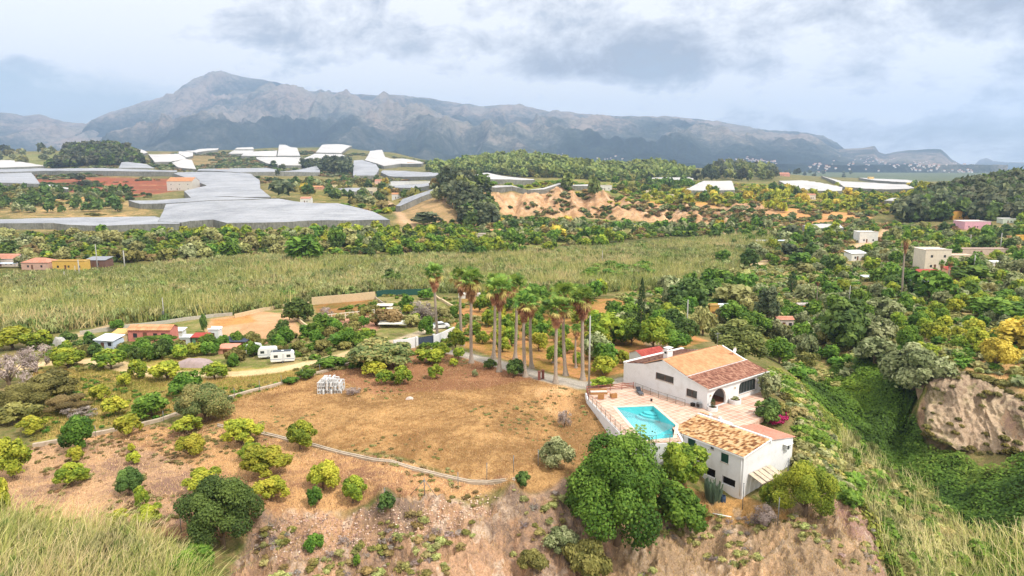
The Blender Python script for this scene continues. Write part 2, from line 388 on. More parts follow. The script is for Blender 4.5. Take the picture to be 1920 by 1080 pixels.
PZ = [
 # mid slope right, scrub country
 ([(1150,560),(1400,600),(1480,700),(1560,760),(1920,760),(2200,700),(2200,420),(1400,430),(1200,480)], (190,160,112), (104,112,52)),
 ([(1780,640),(1930,600),(2100,640),(2100,745),(1925,740),(1860,705),(1790,690)], (214,172,116), (168,132,84)),
 # river bed
 ([(-400,640),(-400,520),(200,490),(700,480),(1000,455),(1400,430),(1450,470),(1250,540),(1000,545),(720,548),(480,590),(240,608)], (110,104,62), (70,80,38)),
 ([(-400,520),(200,500),(620,478),(700,430),(300,430),(-400,435)], (130,120,72), (86,96,44)),
 ([(620,490),(900,470),(1150,450),(1440,425),(1420,412),(1000,404),(860,430),(700,435)], (170,150,98), (104,122,50)),
 ([(1350,425),(1500,420),(1560,440),(1420,500),(1290,490),(1330,460)], (214,186,150), (176,152,110)),
 # left terraces
 ([(-400,405),(-400,350),(240,378),(300,405)], (196,160,110), (120,112,66)),
 ([(60,332),(330,336),(390,352),(330,358),(240,372),(80,352)], (168,92,62), (132,84,62)),
 ([(0,372),(180,368),(178,375),(0,378)], (226,186,120), (206,160,100)),
 ([(500,345),(700,340),(850,350),(830,400),(735,400),(590,375),(505,350)], (166,140,84), (106,112,52)),
 # far left hill, far middle
 ([(-400,310),(-400,280),(120,285),(120,308)], (150,140,92), (112,120,66)),
 ([(300,330),(300,285),(500,290),(500,318)], (170,140,96), (122,112,70)),
 ([(840,345),(1000,338),(1300,338),(1460,345),(1460,375),(1230,378),(1060,352),(900,350)], (160,142,84), (112,126,56)),
 ([(1200,395),(1460,395),(1560,400),(1800,380),(1700,350),(1480,345),(1320,365),(1200,370)], (188,150,76), (134,136,52)),
 ([(1160,372),(1290,378),(1400,392),(1420,398),(1230,400),(1150,385)], (232,178,106), (208,150,84)),
 ([(1400,394),(1500,390),(1640,402),(1600,425),(1500,415),(1405,410)], (222,166,104), (190,140,92)),
 ([(780,372),(850,376),(900,405),(960,432),(880,445),(760,432),(740,412)], (196,158,118), (150,128,88)),
 # cliff across the river
 ([(905,358),(1060,354),(1140,364),(1230,382),(1340,388),(1460,392),(1450,424),(1330,420),(1230,416),(1100,408),(1000,405),(940,400)], (226,184,140), (176,134,96)),
 ([(1330,424),(1230,418),(1000,407),(960,415),(1200,430),(1440,425)], (140,140,80), (92,116,60)),
 # garden and paddocks left of the palms
 ([(60,640),(200,610),(700,552),(900,560),(1000,640),(900,670),(700,690),(450,700),(60,700)], (172,152,104), (112,120,58)),
 ([(385,622),(395,598),(500,584),(545,592),(570,625),(500,650),(410,640)], (216,172,132), (186,146,104)),
 ([(398,600),(470,590),(480,604),(400,615)], (216,160,96), (180,130,80)),
 ([(585,570),(700,558),(712,580),(700,592),(600,598)], (176,124,80), (120,104,52)),
 ([(608,602),(702,590),(712,615),(690,628),(630,628)], (206,156,128), (188,136,110)),
 ([(60,690),(200,660),(350,660),(440,690),(640,680),(560,720),(420,760),(200,800),(60,836)], (198,166,100), (130,134,58)),
 # near field, orchard
 ([(425,800),(330,790),(440,745),(560,712),(650,690),(770,650),(860,660),(1060,720),(1105,740),(1150,820),(1150,900),(960,905),(820,880),(640,845),(520,815)], *DRY),
 ([(600,700),(720,655),(860,665),(1000,710),(900,730),(700,740)], (176,128,94), (136,96,68)),
 ([(-60,850),(80,835),(300,795),(425,800),(520,820),(640,850),(820,885),(980,905),(800,930),(640,960),(500,990),(330,1010),(-60,1010)], (212,166,114), (146,108,82)),
 ([(-60,850),(200,820),(330,860),(420,900),(330,990),(-60,1010)], (206,166,126), (142,112,96)),
 ([(860,560),(1160,560),(1330,640),(1240,680),(1165,700),(1100,715),(1000,690),(880,655),(840,640)], (204,146,96), (142,118,56)),
 # banks
 ([(470,975),(560,958),(700,945),(800,925),(960,908),(1060,895),(1130,905),(1180,950),(1200,1000),(1160,1090),(1100,1300),(300,1300),(440,1060)], (200,160,128), (132,112,98)),
 ([(1180,940),(1330,925),(1480,955),(1600,930),(1640,1000),(1680,1090),(1640,1300),(1100,1300),(1140,1060)], (214,176,138), (158,134,108)),
 ([(1200,890),(1390,930),(1480,960),(1500,985),(1330,970),(1200,960)], (206,158,98), (150,118,76)),
 ([(1560,930),(1620,975),(1660,1040),(1690,1100),(1640,1100),(1600,1010),(1555,960)], (190,158,140), (150,118,104)),
 # ivy slopes
 ([(1490,700),(1560,690),(1650,655),(1740,670),(1725,740),(1700,790),(1740,840),(1700,870),(1590,800),(1530,750)], (66,84,28), (40,56,20)),
 ([(1700,840),(1760,845),(1800,850),(1880,885),(2060,860),(2060,1200),(1680,1200),(1640,1000),(1560,860),(1590,800)], (84,96,38), (52,68,26)),
]
for poly, a, b in PZ: paintzone(poly, a, b)
m_ = soften(cliffm, 1)[..., None]; CA = CA * (1 - m_) + np.array(lin((204, 170, 134)), np.float32) * m_; CB = CB * (1 - m_) + np.array(lin((158, 128, 112)), np.float32) * m_
ROADS = [
 ([(-60,712),(60,684),(160,676),(215,684),(300,700),(420,702),(520,694),(600,678),(650,665),(690,652)], 4.2, (228,202,156), (206,176,130)),
 ([(690,652),(740,640),(800,620),(840,612)], 3.0, (214,196,166), (190,170,140)),
 ([(800,655),(850,660),(900,672),(960,690),(1040,712),(1090,722),(1140,722),(1180,712)], 3.6, (186,176,162), (164,154,142)),
 ([(1240,650),(1215,600),(1200,565),(1210,530)], 6, (176,150,116), (140,120,92)),
 ([(1290,495),(1340,480),(1370,455),(1400,445)], 7, (222,196,164), (206,178,144)),
 ([(1665,430),(1630,450),(1600,470)], 6, (220,186,150), (196,160,124)),
 ([(110,640),(230,605),(330,590),(420,578),(500,575)], 3.5, (200,178,142), (176,150,112)),
 ([(720,375),(740,395),(760,415),(800,430),(860,436)], 6, (210,176,140), (190,156,120)),
 ([(1480,560),(1440,545),(1420,535)], 6, (206,184,160), (190,166,140)),
]
for pts, w, a, b in ROADS: paintzone(strip(pts, w), a, b, 2, True)
for i in range(3):          # faint wheel tracks curving over the dry field
    paintzone(strip([(560, 872 - i * 14), (700, 838 - i * 13), (830, 790 - i * 9), (960, 752 - i * 4)], .35), (150, 106, 62), (130, 92, 54), 1, True, .55)
paintzone([(1000,730),(1060,722),(1080,760),(1060,790),(1020,770)], (226,190,140), (206,160,110), 6, False, .8)
# terrace lines on the far slopes: alternate bands of dry bank and planted strip
bands = (((H + fbm(GX * .01, GY * .01, 2, 4) * 2.0) % 3.2) < .55) & (GY > 420) & (GY < 1200)
bandm = soften(bands, 1)[..., None] * .55
CA = CA * (1 - bandm) + np.array(lin((206, 170, 122)), np.float32) * bandm
# eroded pale and rusty streaks in the bare banks
rk = (mb + mr + mf)[..., None]
st = (fbm(GX * .8, GY * .8, 3, 41))[..., None]
CA = CA * (1 - rk * (st > .62) * .5) + np.array(lin((222, 206, 186)), np.float32) * rk * (st > .62) * .5
st2 = (fbm(GX * .22, GY * .22, 3, 47))[..., None]
CB = CB * (1 - rk * (st2 > .56) * .6) + np.array(lin((140, 112, 88)), np.float32) * rk * (st2 > .56) * .6

def grid_faces(na, ns):
    i = np.arange(na - 1)[:, None] * ns + np.arange(ns - 1)[None]
    return np.stack([i, i + ns, i + ns + 1, i + 1], -1).reshape(-1, 4)
m_ground, nt, b = nmat('earth')
va = N(nt, 'ShaderNodeAttribute'); va.attribute_name = 'colA'
vb = N(nt, 'ShaderNodeAttribute'); vb.attribute_name = 'colB'
ov = objvec(nt)
n1 = noise(nt, .12, 6, .68, ov, .6); n2 = noise(nt, 1.1, 5, .7, ov, .4); n3 = noise(nt, 5.5, 3, .7, ov); n4 = noise(nt, .018, 4, .6, ov)
s = mathn(nt, 'ADD', mathn(nt, 'MULTIPLY', n1, .42), mathn(nt, 'ADD', mathn(nt, 'MULTIPLY', n2, .38), mathn(nt, 'MULTIPLY', n4, .2)))
fr = ramp(nt, [(.44, (0, 0, 0)), (.545, (1, 1, 1))]); L(nt, s, fr.inputs[0])
col = mixrgb(nt, fr.outputs[0], va.outputs[0], vb.outputs[0])
fine = ramp(nt, [(.3, (.62, .6, .58)), (.5, (.98, .98, .98)), (.68, (1.3, 1.28, 1.22))]); L(nt, n3, fine.inputs[0])
col = mixrgb(nt, .8, col, fine.outputs[0], 'MULTIPLY')
mid = ramp(nt, [(.35, (.75, .74, .72)), (.5, (1, 1, 1)), (.66, (1.22, 1.2, 1.12))]); L(nt, n2, mid.inputs[0])
col = mixrgb(nt, .7, col, mid.outputs[0], 'MULTIPLY')
L(nt, col, b.inputs['Base Color']); b.inputs['Roughness'].default_value = .95; b.inputs['Specular IOR Level'].default_value = .1
hb = mathn(nt, 'ADD', n2, mathn(nt, 'MULTIPLY', n3, .5)); bump(nt, b, hb, .75, .3)
ground = link('ground', np_mesh('ground', np.stack([GX, GY, H], -1).reshape(-1, 3), grid_faces(NA, NS), True,
              {'colA': CA.reshape(-1, 3), 'colB': CB.reshape(-1, 3)}), m_ground)
tag(ground, kind='structure')
# a coarse skirt of land to the sides and behind, so the ground never ends in view
sk = MB()
for x0, x1 in ((-14000, -14), (14, 14000)):
    pass
bx = np.array([-15000, -6000, -2000, -600, -200, -60, -16, 0, 16, 60, 200, 600, 2000, 6000, 15000], float); by = np.array([-150, -60, -10, 6, 12], float)
sx, sy = np.meshgrid(bx, by, indexing='ij')
tag(link('land_behind', np_mesh('land_behind', np.stack([sx, sy, -14 + 0 * sx + np.where(sy > 8, -2, 0)], -1).reshape(-1, 3), grid_faces(len(bx), len(by)), True), m_ground), kind='structure')
ground2 = bpy.data.objects['land_behind']
me = ground2.data
for an, c in (('colA', (186, 160, 112)), ('colB', (112, 116, 56))):
    at = me.attributes.new(an, 'FLOAT_COLOR', 'POINT'); at.data.foreach_set('color', np.tile(np.array(lin(c) + (1,), np.float32), len(me.vertices)))

# ================================================================ MOUNTAINS
def mountain(name, sky, D0, D1, foot_py, seed, amp=1.0, na=700, nd=150, a0=None, a1=None, spur=26):
    px = np.linspace(sky[0][0] if a0 is None else a0, sky[-1][0] if a1 is None else a1, na)
    top = np.interp(px, [p[0] for p in sky], [p[1] for p in sky])
    t = np.concatenate([np.linspace(0, 1, nd), [1.05, 1.12, 1.2]])
    AZm = np.array([azim(p, 230) for p in px])[:, None]; Dr = D0 + (D1 - D0) * t[None]
    ztop = CAMZ + np.array([slope(p) for p in top])[:, None] * D1; zf = CAMZ + slope(foot_py) * D0
    tt = np.clip(t, 0, 1)[None]
    base = zf + (ztop - zf) * (tt ** 1.25 * .8 + tt * .2)
    X = AZm * Dr; Y = Dr * np.ones_like(AZm)
    warp = fbm(X * .0006, Y * .0006, 3, seed + 5)
    r = fbm(X * spur * .00006 + warp * .9, Y * spur * .00003 + warp * .5, 6, seed, True) - .62
    env = np.sin(np.pi * np.clip(tt, 0, 1) ** .8) ** .7 + .0
    rel = np.maximum(ztop - zf, 60)
    h = base + env * r * rel * .85 * amp + (fbm(X * .004, Y * .004, 4, seed + 9) - .5) * 46 * amp * np.minimum(1, (tt * 6)) + (fbm(X * .02, Y * .02, 2, seed + 19) - .5) * 12 * amp
    h = np.where(t[None] > 1, ztop - (t[None] - 1) * rel * 2.2, h)
    h[:, 0] -= 60
    rock = np.clip(.5 + (fbm(X * .0011, Y * .0011, 4, seed + 30) - .5) * 2.6 + (tt - .35) * .5 + r * 1.2, 0, 1)
    V = np.stack([X, Y, h], -1).reshape(-1, 3)
    return np_mesh(name, V, grid_faces(na, len(t)), True, {'rock': rock.ravel()})
m_mt, nt, b = nmat('mountain')
ra = N(nt, 'ShaderNodeAttribute'); ra.attribute_name = 'rock'
ov = objvec(nt)
a1_ = noise(nt, .0065, 8, .78, ov, .8); a2_ = noise(nt, .022, 6, .8, ov, .3); a3_ = noise(nt, .0016, 3, .55, ov)
s = mathn(nt, 'ADD', mathn(nt, 'MULTIPLY', ra.outputs['Fac'], .34), mathn(nt, 'ADD', mathn(nt, 'MULTIPLY', a1_, .6), mathn(nt, 'MULTIPLY', a2_, .50)))
rr = ramp(nt, [(.54, lin((28, 42, 42))), (.66, lin((54, 66, 60))), (.78, lin((92, 94, 90))), (.93, lin((158, 146, 134)))]); L(nt, s, rr.inputs[0])
tint = ramp(nt, [(.4, (.82, .88, .86)), (.6, (1.12, 1.03, .98))]); L(nt, a3_, tint.inputs[0])
L(nt, mixrgb(nt, 1, rr.outputs[0], tint.outputs[0], 'MULTIPLY'), b.inputs['Base Color']); b.inputs['Roughness'].default_value = 1; b.inputs['Specular IOR Level'].default_value = .05
bump(nt, b, mathn(nt, 'ADD', a1_, mathn(nt, 'MULTIPLY', a2_, .35)), .9, 40)
SKY_MAIN = [(-300,300),(0,296),(50,282),(100,262),(150,241),(180,222),(210,210),(255,198),(300,184),(330,176),(352,163),(385,147),(404,137),(425,138),(460,147),(500,150),(540,158),(575,170),(620,171),(700,180),(760,178),(820,186),(900,200),(960,196),(1030,208),(1100,214),(1200,220),(1300,224),(1380,234),(1440,244),(1500,248),(1545,256),(1570,268),(1590,281),(1640,300),(1760,325),(1900,340)]
SKY_LEFT = [(-500,200),(-200,190),(-60,204),(0,210),(22,211),(45,217),(75,215),(95,222),(120,229),(155,230),(200,246),(300,290)]
SKY_RIGHT = [(1300,325),(1420,300),(1500,288),(1580,281),(1612,277),(1644,273),(1652,284),(1664,289),(1690,283),(1706,281),(1770,281),(1782,290),(1792,299),(1825,313),(1880,318),(1960,324),(2100,330)]
SKY_FAR = [(1740,330),(1800,318),(1836,309),(1846,299),(1857,296),(1872,302),(1900,304),(1940,305),(2000,312),(2200,300)]
for nm, sk_, D0, D1, fp, sd, am, kw in (('mountain', SKY_MAIN, 4200, 8600, 309, 3, 1.0, {}), ('hills_left', SKY_LEFT, 5200, 7600, 300, 21, .8, dict(na=260, nd=100)),
                                 ('hills_right', SKY_RIGHT, 4600, 7000, 332, 33, .55, dict(na=320, nd=110)), ('hills_far', SKY_FAR, 9000, 10500, 322, 51, .5, dict(na=160, nd=40))):
    tag(link(nm, mountain(nm, sk_, D0, D1, fp, sd, am, **kw), m_mt), kind='structure')

# ================================================================ SKY, SUN, AIR
SUN_EL, SUN_AZ = R(52), R(128)           # bearing clockwise from the view direction: right and slightly behind the camera
w = bpy.data.worlds.new('World'); bpy.context.scene.world = w; w.use_nodes = True
nt = w.node_tree; bg = nt.nodes['Background']; out = nt.nodes['World Output']
skyt = N(nt, 'ShaderNodeTexSky'); skyt.sky_type = 'NISHITA'; skyt.sun_disc = False
skyt.sun_elevation = SUN_EL; skyt.sun_rotation = SUN_AZ; skyt.air_density = 1.2; skyt.dust_density = 2.0; skyt.ozone_density = 1.5
L(nt, skyt.outputs[0], bg.inputs[0]); bg.inputs[1].default_value = .14
tc = N(nt, 'ShaderNodeTexCoord'); sp = N(nt, 'ShaderNodeSeparateXYZ'); L(nt, tc.outputs['Generated'], sp.inputs[0])
x, y, z = sp.outputs
az = mathn(nt, 'ARCTAN2', x, y)
cv = N(nt, 'ShaderNodeCombineXYZ'); L(nt, az, cv.inputs[0]); L(nt, mathn(nt, 'MULTIPLY', mathn(nt, 'POWER', mathn(nt, 'MAXIMUM', z, 0), .8), 1.5), cv.inputs[1])
wn = N(nt, 'ShaderNodeTexNoise'); wn.inputs['Scale'].default_value = 3; wn.inputs['Detail'].default_value = 3; L(nt, cv.outputs[0], wn.inputs['Vector'])
wv = N(nt, 'ShaderNodeVectorMath', operation='MULTIPLY_ADD'); L(nt, wn.outputs['Color'], wv.inputs[0]); wv.inputs[1].default_value = (.07, .05, 0); L(nt, cv.outputs[0], wv.inputs[2])
c1 = noise(nt, 4.2, 10, .60, wv.outputs[0], .3); c2 = noise(nt, 11, 10, .66, wv.outputs[0], .15); c0 = noise(nt, 1.5, 3, .5, cv.outputs[0])
def blob(caz, cel, ra_, re):
    """soft ellipse on the sky: 1 at its middle, 0 at its rim (bearing and height in degrees)"""
    da = mathn(nt, 'DIVIDE', mathn(nt, 'SUBTRACT', az, R(caz)), R(ra_)); de = mathn(nt, 'DIVIDE', mathn(nt, 'SUBTRACT', z, math.sin(R(cel))), R(re))
    d = mathn(nt, 'SQRT', mathn(nt, 'ADD', mathn(nt, 'MULTIPLY', da, da), mathn(nt, 'MULTIPLY', de, de)))
    return mathn(nt, 'MAXIMUM', mathn(nt, 'SUBTRACT', 1, d), 0)
def acc(*t):
    s_ = t[0]
    for q in t[1:]: s_ = mathn(nt, 'ADD', s_, q)
    return s_
def mul(a_, k_): return mathn(nt, 'MULTIPLY', a_, k_)
# cover: 1 cloud, 0 open sky; a gap low on the left, thin air low on the right
cover = acc(.92, mul(mathn(nt, 'SUBTRACT', c1, .5), 1.5), mul(mathn(nt, 'SUBTRACT', c2, .5), 1.5), mul(blob(-34, 3.6, 19, 4.2), -1.35), mul(blob(-47, 4, 16, 4), -.5), mul(blob(36, 2.5, 14, 4), -.5), mul(blob(-22, 15.2, 3.5, 1.4), -.5))
cr = ramp(nt, [(.12, (.2, .2, .2)), (.78, (1, 1, 1))], 'LINEAR'); L(nt, cover, cr.inputs[0])
# tone of the cloud: soft grey undersides, bright billows
tone = acc(.72, mul(mathn(nt, 'SUBTRACT', c1, .5), 2.2), mul(mathn(nt, 'SUBTRACT', c2, .5), 1.25), mul(mathn(nt, 'SUBTRACT', c0, .5), .6),
           mul(blob(7, 9.2, 20, 2.6), -.30), mul(blob(30, 11.5, 13, 3.6), -.34), mul(blob(-8, 7.6, 16, 2.6), .16), mul(blob(14, 6.0, 18, 1.9), .22), mul(blob(-32, 12, 14, 5), .24), mul(blob(10, 15, 16, 3), .10), mul(blob(-20, 10.5, 8, 2), -.12), mul(blob(26, 5.2, 10, 1.6), .16), mul(blob(-20, 8.4, 6, 1.3), .34), mul(blob(-11, 6.9, 11, 1.5), .34), mul(blob(1, 5.7, 12, 1.5), .34), mul(blob(14, 4.9, 12, 1.6), .34), mul(blob(24, 4.3, 9, 1.3), .3), mul(blob(4, 7.9, 11, 1.3), -.3), mul(blob(31, 10, 9, 2.5), -.2))
tr_ = ramp(nt, [(.20, lin((160, 162, 168))), (.40, lin((192, 194, 199))), (.56, lin((222, 222, 224))), (.76, lin((253, 251, 248)))]); L(nt, tone, tr_.inputs[0])
cb = N(nt, 'ShaderNodeBackground'); L(nt, tr_.outputs[0], cb.inputs[0])
# an overcast sky is brightest overhead
L(nt, mathn(nt, 'ADD', 1.18, mul(mathn(nt, 'MAXIMUM', mathn(nt, 'SUBTRACT', z, .30), 0), 1.1)), cb.inputs[1])
ms = N(nt, 'ShaderNodeMixShader'); L(nt, cr.outputs[0], ms.inputs[0]); L(nt, bg.outputs[0], ms.inputs[1]); L(nt, cb.outputs[0], ms.inputs[2]); L(nt, ms.outputs[0], out.inputs[0])
w.cycles.sampling_method = 'MANUAL'; w.cycles.sample_map_resolution = 1024
sl = bpy.data.lights.new('sun', 'SUN'); sl.energy = 3.4; sl.angle = R(7); sl.color = (1, .955, .88)
so = bpy.data.objects.new('sun', sl); C.objects.link(so)
so.rotation_euler = Vector((math.sin(SUN_AZ) * math.cos(SUN_EL), math.cos(SUN_AZ) * math.cos(SUN_EL), math.sin(SUN_EL))).to_track_quat('Z', 'Y').to_euler()
hz = MB().box((-15500, -160, -70), (15500, 13400, 1300)).build('haze')
mh = bpy.data.materials.new('air'); mh.use_nodes = True; nt = mh.node_tree; nt.nodes.clear()
o_ = N(nt, 'ShaderNodeOutputMaterial'); pv = N(nt, 'ShaderNodeVolumePrincipled'); pv.inputs['Density'].default_value = 1.0e-4; pv.inputs['Color'].default_value = (.52, .70, 1, 1); pv.inputs['Anisotropy'].default_value = .2
L(nt, pv.outputs[0], o_.inputs['Volume']); hz.data.materials.append(mh); tag(hz, kind='stuff')
sc = bpy.context.scene
sc.view_settings.view_transform = 'Standard'; sc.view_settings.look = 'None'; sc.view_settings.exposure = .03; sc.view_settings.gamma = 1
sc.cycles.max_bounces = 4; sc.cycles.diffuse_bounces = 2; sc.cycles.glossy_bounces = 2; sc.cycles.transmission_bounces = 3; sc.cycles.volume_bounces = 1; sc.cycles.transparent_max_bounces = 6
sc.cycles.caustics_reflective = False; sc.cycles.caustics_refractive = False; sc.cycles.use_adaptive_sampling = True; sc.cycles.adaptive_threshold = .02

# the eroded earth face at the right: its own surface in (along, height), so it keeps its detail
def cliff_face():
    L_ = []
    for l in [CL[0]] + CL[2:]:
        xs = [q[0] for q in l]; px = np.linspace(1722 if l is not CL[0] else 1755, 2120, 240); L_.append(np.array([at_z(p_, np.interp(p_, xs, [q[1] for q in l]), np.interp(p_, xs, [q[2] for q in l])) for p_ in px]))
    L_ = np.array(L_); nv = 90; t = np.linspace(-.04, 1.0, nv) * (len(L_) - 1); P = np.zeros((240, nv, 3))
    for j, tt in enumerate(t):
        i = int(np.clip(math.floor(tt), 0, len(L_) - 2)); f = tt - i; P[:, j] = L_[i] * (1 - f) + L_[i + 1] * f
    du = np.gradient(P, axis=0); dv = np.gradient(P, axis=1); nn = np.cross(dv, du); nn /= np.linalg.norm(nn, axis=2, keepdims=True); nn[nn[..., 1] > 0] *= -1
    arc = np.cumsum(np.linalg.norm(np.diff(P[:, nv // 2], axis=0), axis=1)); arc = np.append(0, arc)[:, None] * np.ones((1, nv)); hz_ = P[..., 2]
    wz = fbm(arc * .15, hz_ * .15, 3, 77) * 3
    d = .35 + (fbm(arc * .16 + wz * .2, hz_ * .13, 4, 61) - .5) * 4.6 + (fbm(arc * .55 + wz, hz_ * .5, 4, 63, True) - .55) * 1.9 + (fbm(arc * 2.2, hz_ * 2.6, 3, 65) - .5) * .8
    edge = np.minimum(1, np.minimum((np.arange(nv) / 9.0)[None], ((np.arange(240)) / 14.0)[:, None])); d = d * edge - (1 - edge) * 1.2
    P = P + nn * d[..., None]
    a_ = fbm(arc * .35, hz_ * .55, 4, 71)[..., None]; b_ = fbm(arc * .12, hz_ * .2, 3, 73)[..., None]
    ca = np.array(lin((204, 182, 150))) * (1 - b_) + np.array(lin((184, 158, 134))) * b_ + a_ * .0; cb_ = np.array(lin((146, 124, 104))) + (a_ > .56) * (np.array(lin((120, 116, 74))) - np.array(lin((146, 124, 104)))) * .6
    o = link('cliff', np_mesh('cliff', P.reshape(-1, 3), grid_faces(240, nv), True, {'colA': ca.reshape(-1, 3), 'colB': cb_.reshape(-1, 3)}), m_ground); return tag(o, kind='structure')
cliff_face()
# ================================================================ VILLA, POOL AND OUTBUILDING
from mathutils.geometry import tessellate_polygon
random.seed(11)
WHITE = paint('white_render', (232, 231, 230), .05, 1.2, .9, dirt=(205, 200, 192))
WHITE2 = paint('white_trim', (238, 236, 232), .04, 2)
BROWNW = paint('brown_wood', (124, 88, 68), .2, 6, .7)
DARK = paint('dark_inside', (52, 46, 42), .2, 2)
GREENSH = paint('green_shutter', (38, 78, 62), .12, 8, .6)
GREYM = paint('grey_metal', (132, 134, 136), .12, 5, .5, .5)
RUST = paint('rusty_rail', (150, 92, 78), .2, 5, .7)
POLE = paint('pole_concrete', (176, 172, 164), .12, 4, .9, streak=True)
POLEW = paint('pole_wood', (120, 108, 96), .2, 6, .9, streak=True)
def glassm():
    if 'glass' in _mc: return _mc['glass']
    m, nt, b = nmat('window_glass'); b.inputs['Base Color'].default_value = (.035, .045, .045, 1); b.inputs['Roughness'].default_value = .08; b.inputs['Specular IOR Level'].default_value = .6
    _mc['glass'] = m; return m
GLASS = glassm()
def tilemat(name, cols, var=.3):
    """clay tiles: colour differs tile by tile (attribute 'tint'), lichen and dust in noise"""
    m, nt, b = nmat(name); a = N(nt, 'ShaderNodeAttribute'); a.attribute_name = 'tint'
    n = len(cols); r = ramp(nt, [(i / (n - 1), lin(c)) for i, c in enumerate(cols)])
    v = objvec(nt); n1 = noise(nt, .5, 4, .65, v); n2 = noise(nt, 6, 3, .6, v)
    s = mathn(nt, 'ADD', mathn(nt, 'MULTIPLY', a.outputs['Fac'], var), mathn(nt, 'ADD', mathn(nt, 'MULTIPLY', n1, .8 - var * .5), mathn(nt, 'MULTIPLY', n2, .35 - var * .2)))
    s = mathn(nt, 'SUBTRACT', s, .08)
    L(nt, s, r.inputs[0]); L(nt, r.outputs[0], b.inputs['Base Color']); b.inputs['Roughness'].default_value = .9; b.inputs['Specular IOR Level'].default_value = .15
    return m
T_ORANGE = tilemat('orange_tiles', [(160, 96, 66), (204, 142, 102), (222, 164, 122), (230, 182, 142)], .35)
T_BROWN = tilemat('brown_tiles', [(84, 56, 48), (128, 86, 72), (158, 112, 94), (186, 144, 120)], .75)
T_MOTTLE = tilemat('mottled_tiles', [(84, 58, 44), (176, 122, 82), (222, 172, 118), (234, 204, 156)], 1.15)
T_PINK = tilemat('pink_tiles', [(172, 108, 88), (206, 142, 118), (220, 160, 136), (228, 176, 150)], .3)
T_RED = tilemat('red_tiles', [(132, 56, 56), (168, 76, 70), (188, 96, 84), (200, 120, 100)], .4)
def tiled_roof(name, p00, p10, p11, p01, mat, parent, wave=.26, row=.38, amp=.05, thick=.1, seed=0):
    """p00-p10 the eave, p01-p11 the upper edge; half-round tiles run from eave to upper edge"""
    p00, p10, p11, p01 = [Vector(p) for p in (p00, p10, p11, p01)]
    wdt = max((p10 - p00).length, (p11 - p01).length); ln = max((p01 - p00).length, (p11 - p10).length)
    nc = max(2, int(wdt / wave)) * 4; nr = max(1, int(ln / row)); nrm = (p10 - p00).cross(p01 - p00).normalized()
    if nrm.z < 0: nrm = -nrm
    rng = np.random.RandomState(seed + 3); tint = rng.rand(nc // 4 + 1, nr + 1)
    V = []; T = []; F = []
    for r in range(nr):
        for e in (0, 1):
            t = (r + e) / nr
            for c in range(nc + 1):
                u = c / nc; q = (p00.lerp(p10, u)).lerp(p01.lerp(p11, u), t)
                h = amp * abs(math.sin(math.pi * c / 4)) + (.035 if e == 0 else 0) + .02
                V.append(tuple(q + nrm * h)); T.append(tint[min(c, nc - 1) // 4, r])
        b0 = r * 2 * (nc + 1)
        for c in range(nc): F.append((b0 + c, b0 + c + 1, b0 + nc + 1 + c + 1, b0 + nc + 1 + c))
        if r: 
            b1 = b0 - (nc + 1)
            for c in range(nc): F.append((b1 + c, b1 + c + 1, b0 + c + 1, b0 + c))
    me = np_mesh(name, V, F, False, {'tint': np.array(T)})
    o = link(name, me, mat, parent)
    return o
def slab(name, p00, p10, p11, p01, mat, parent, thick=.12, drop=.0):
    P = [Vector(p) - Vector((0, 0, drop)) for p in (p00, p10, p11, p01)]
    return MB().prism(P, (0, 0, -thick)).build(name, mat, parent)
def wall_panel(mb, O, X, outer, holes, nrm, th, mi=0):
    """vertical wall: outer/holes in (along, height) from O; X unit horizontal; nrm outward unit normal; thickness inward"""
    O = Vector(O); X = Vector(X); Nn = Vector(nrm); Zv = Vector((0, 0, 1))
    f = lambda p, d: O + X * p[0] + Zv * p[1] - Nn * d
    loops = [outer] + holes; flat = [p for l in loops for p in l]
    tris = tessellate_polygon([[Vector((p[0], p[1], 0)) for p in l] for l in loops])
    for d in (0, th):
        for t in tris: mb.poly([f(flat[i], d) for i in t], mi)
    for l in loops:
        for i in range(len(l)):
            j = (i + 1) % len(l); mb.poly([f(l[i], 0), f(l[j], 0), f(l[j], th), f(l[i], th)], mi)
def rect(x0, z0, x1, z1): return [(x0, z0), (x1, z0), (x1, z1), (x0, z1)]
def arch(x0, z0, x1, z1, r=None, n=6):
    """opening with rounded upper corners"""
    r = (x1 - x0) / 2 if r is None else r; p = [(x0, z0), (x1, z0)]
    for i in range(n + 1):
        a = math.pi / 2 * i / n; p.append((x1 - r + r * math.cos(a), z1 - r + r * math.sin(a)))
    for i in range(n + 1):
        a = math.pi / 2 * (1 + i / n); p.append((x0 + r + r * math.cos(a), z1 - r + r * math.sin(a)))
    return p
COPE_ = paint('sill_stone', (206, 190, 170), .1, 4)
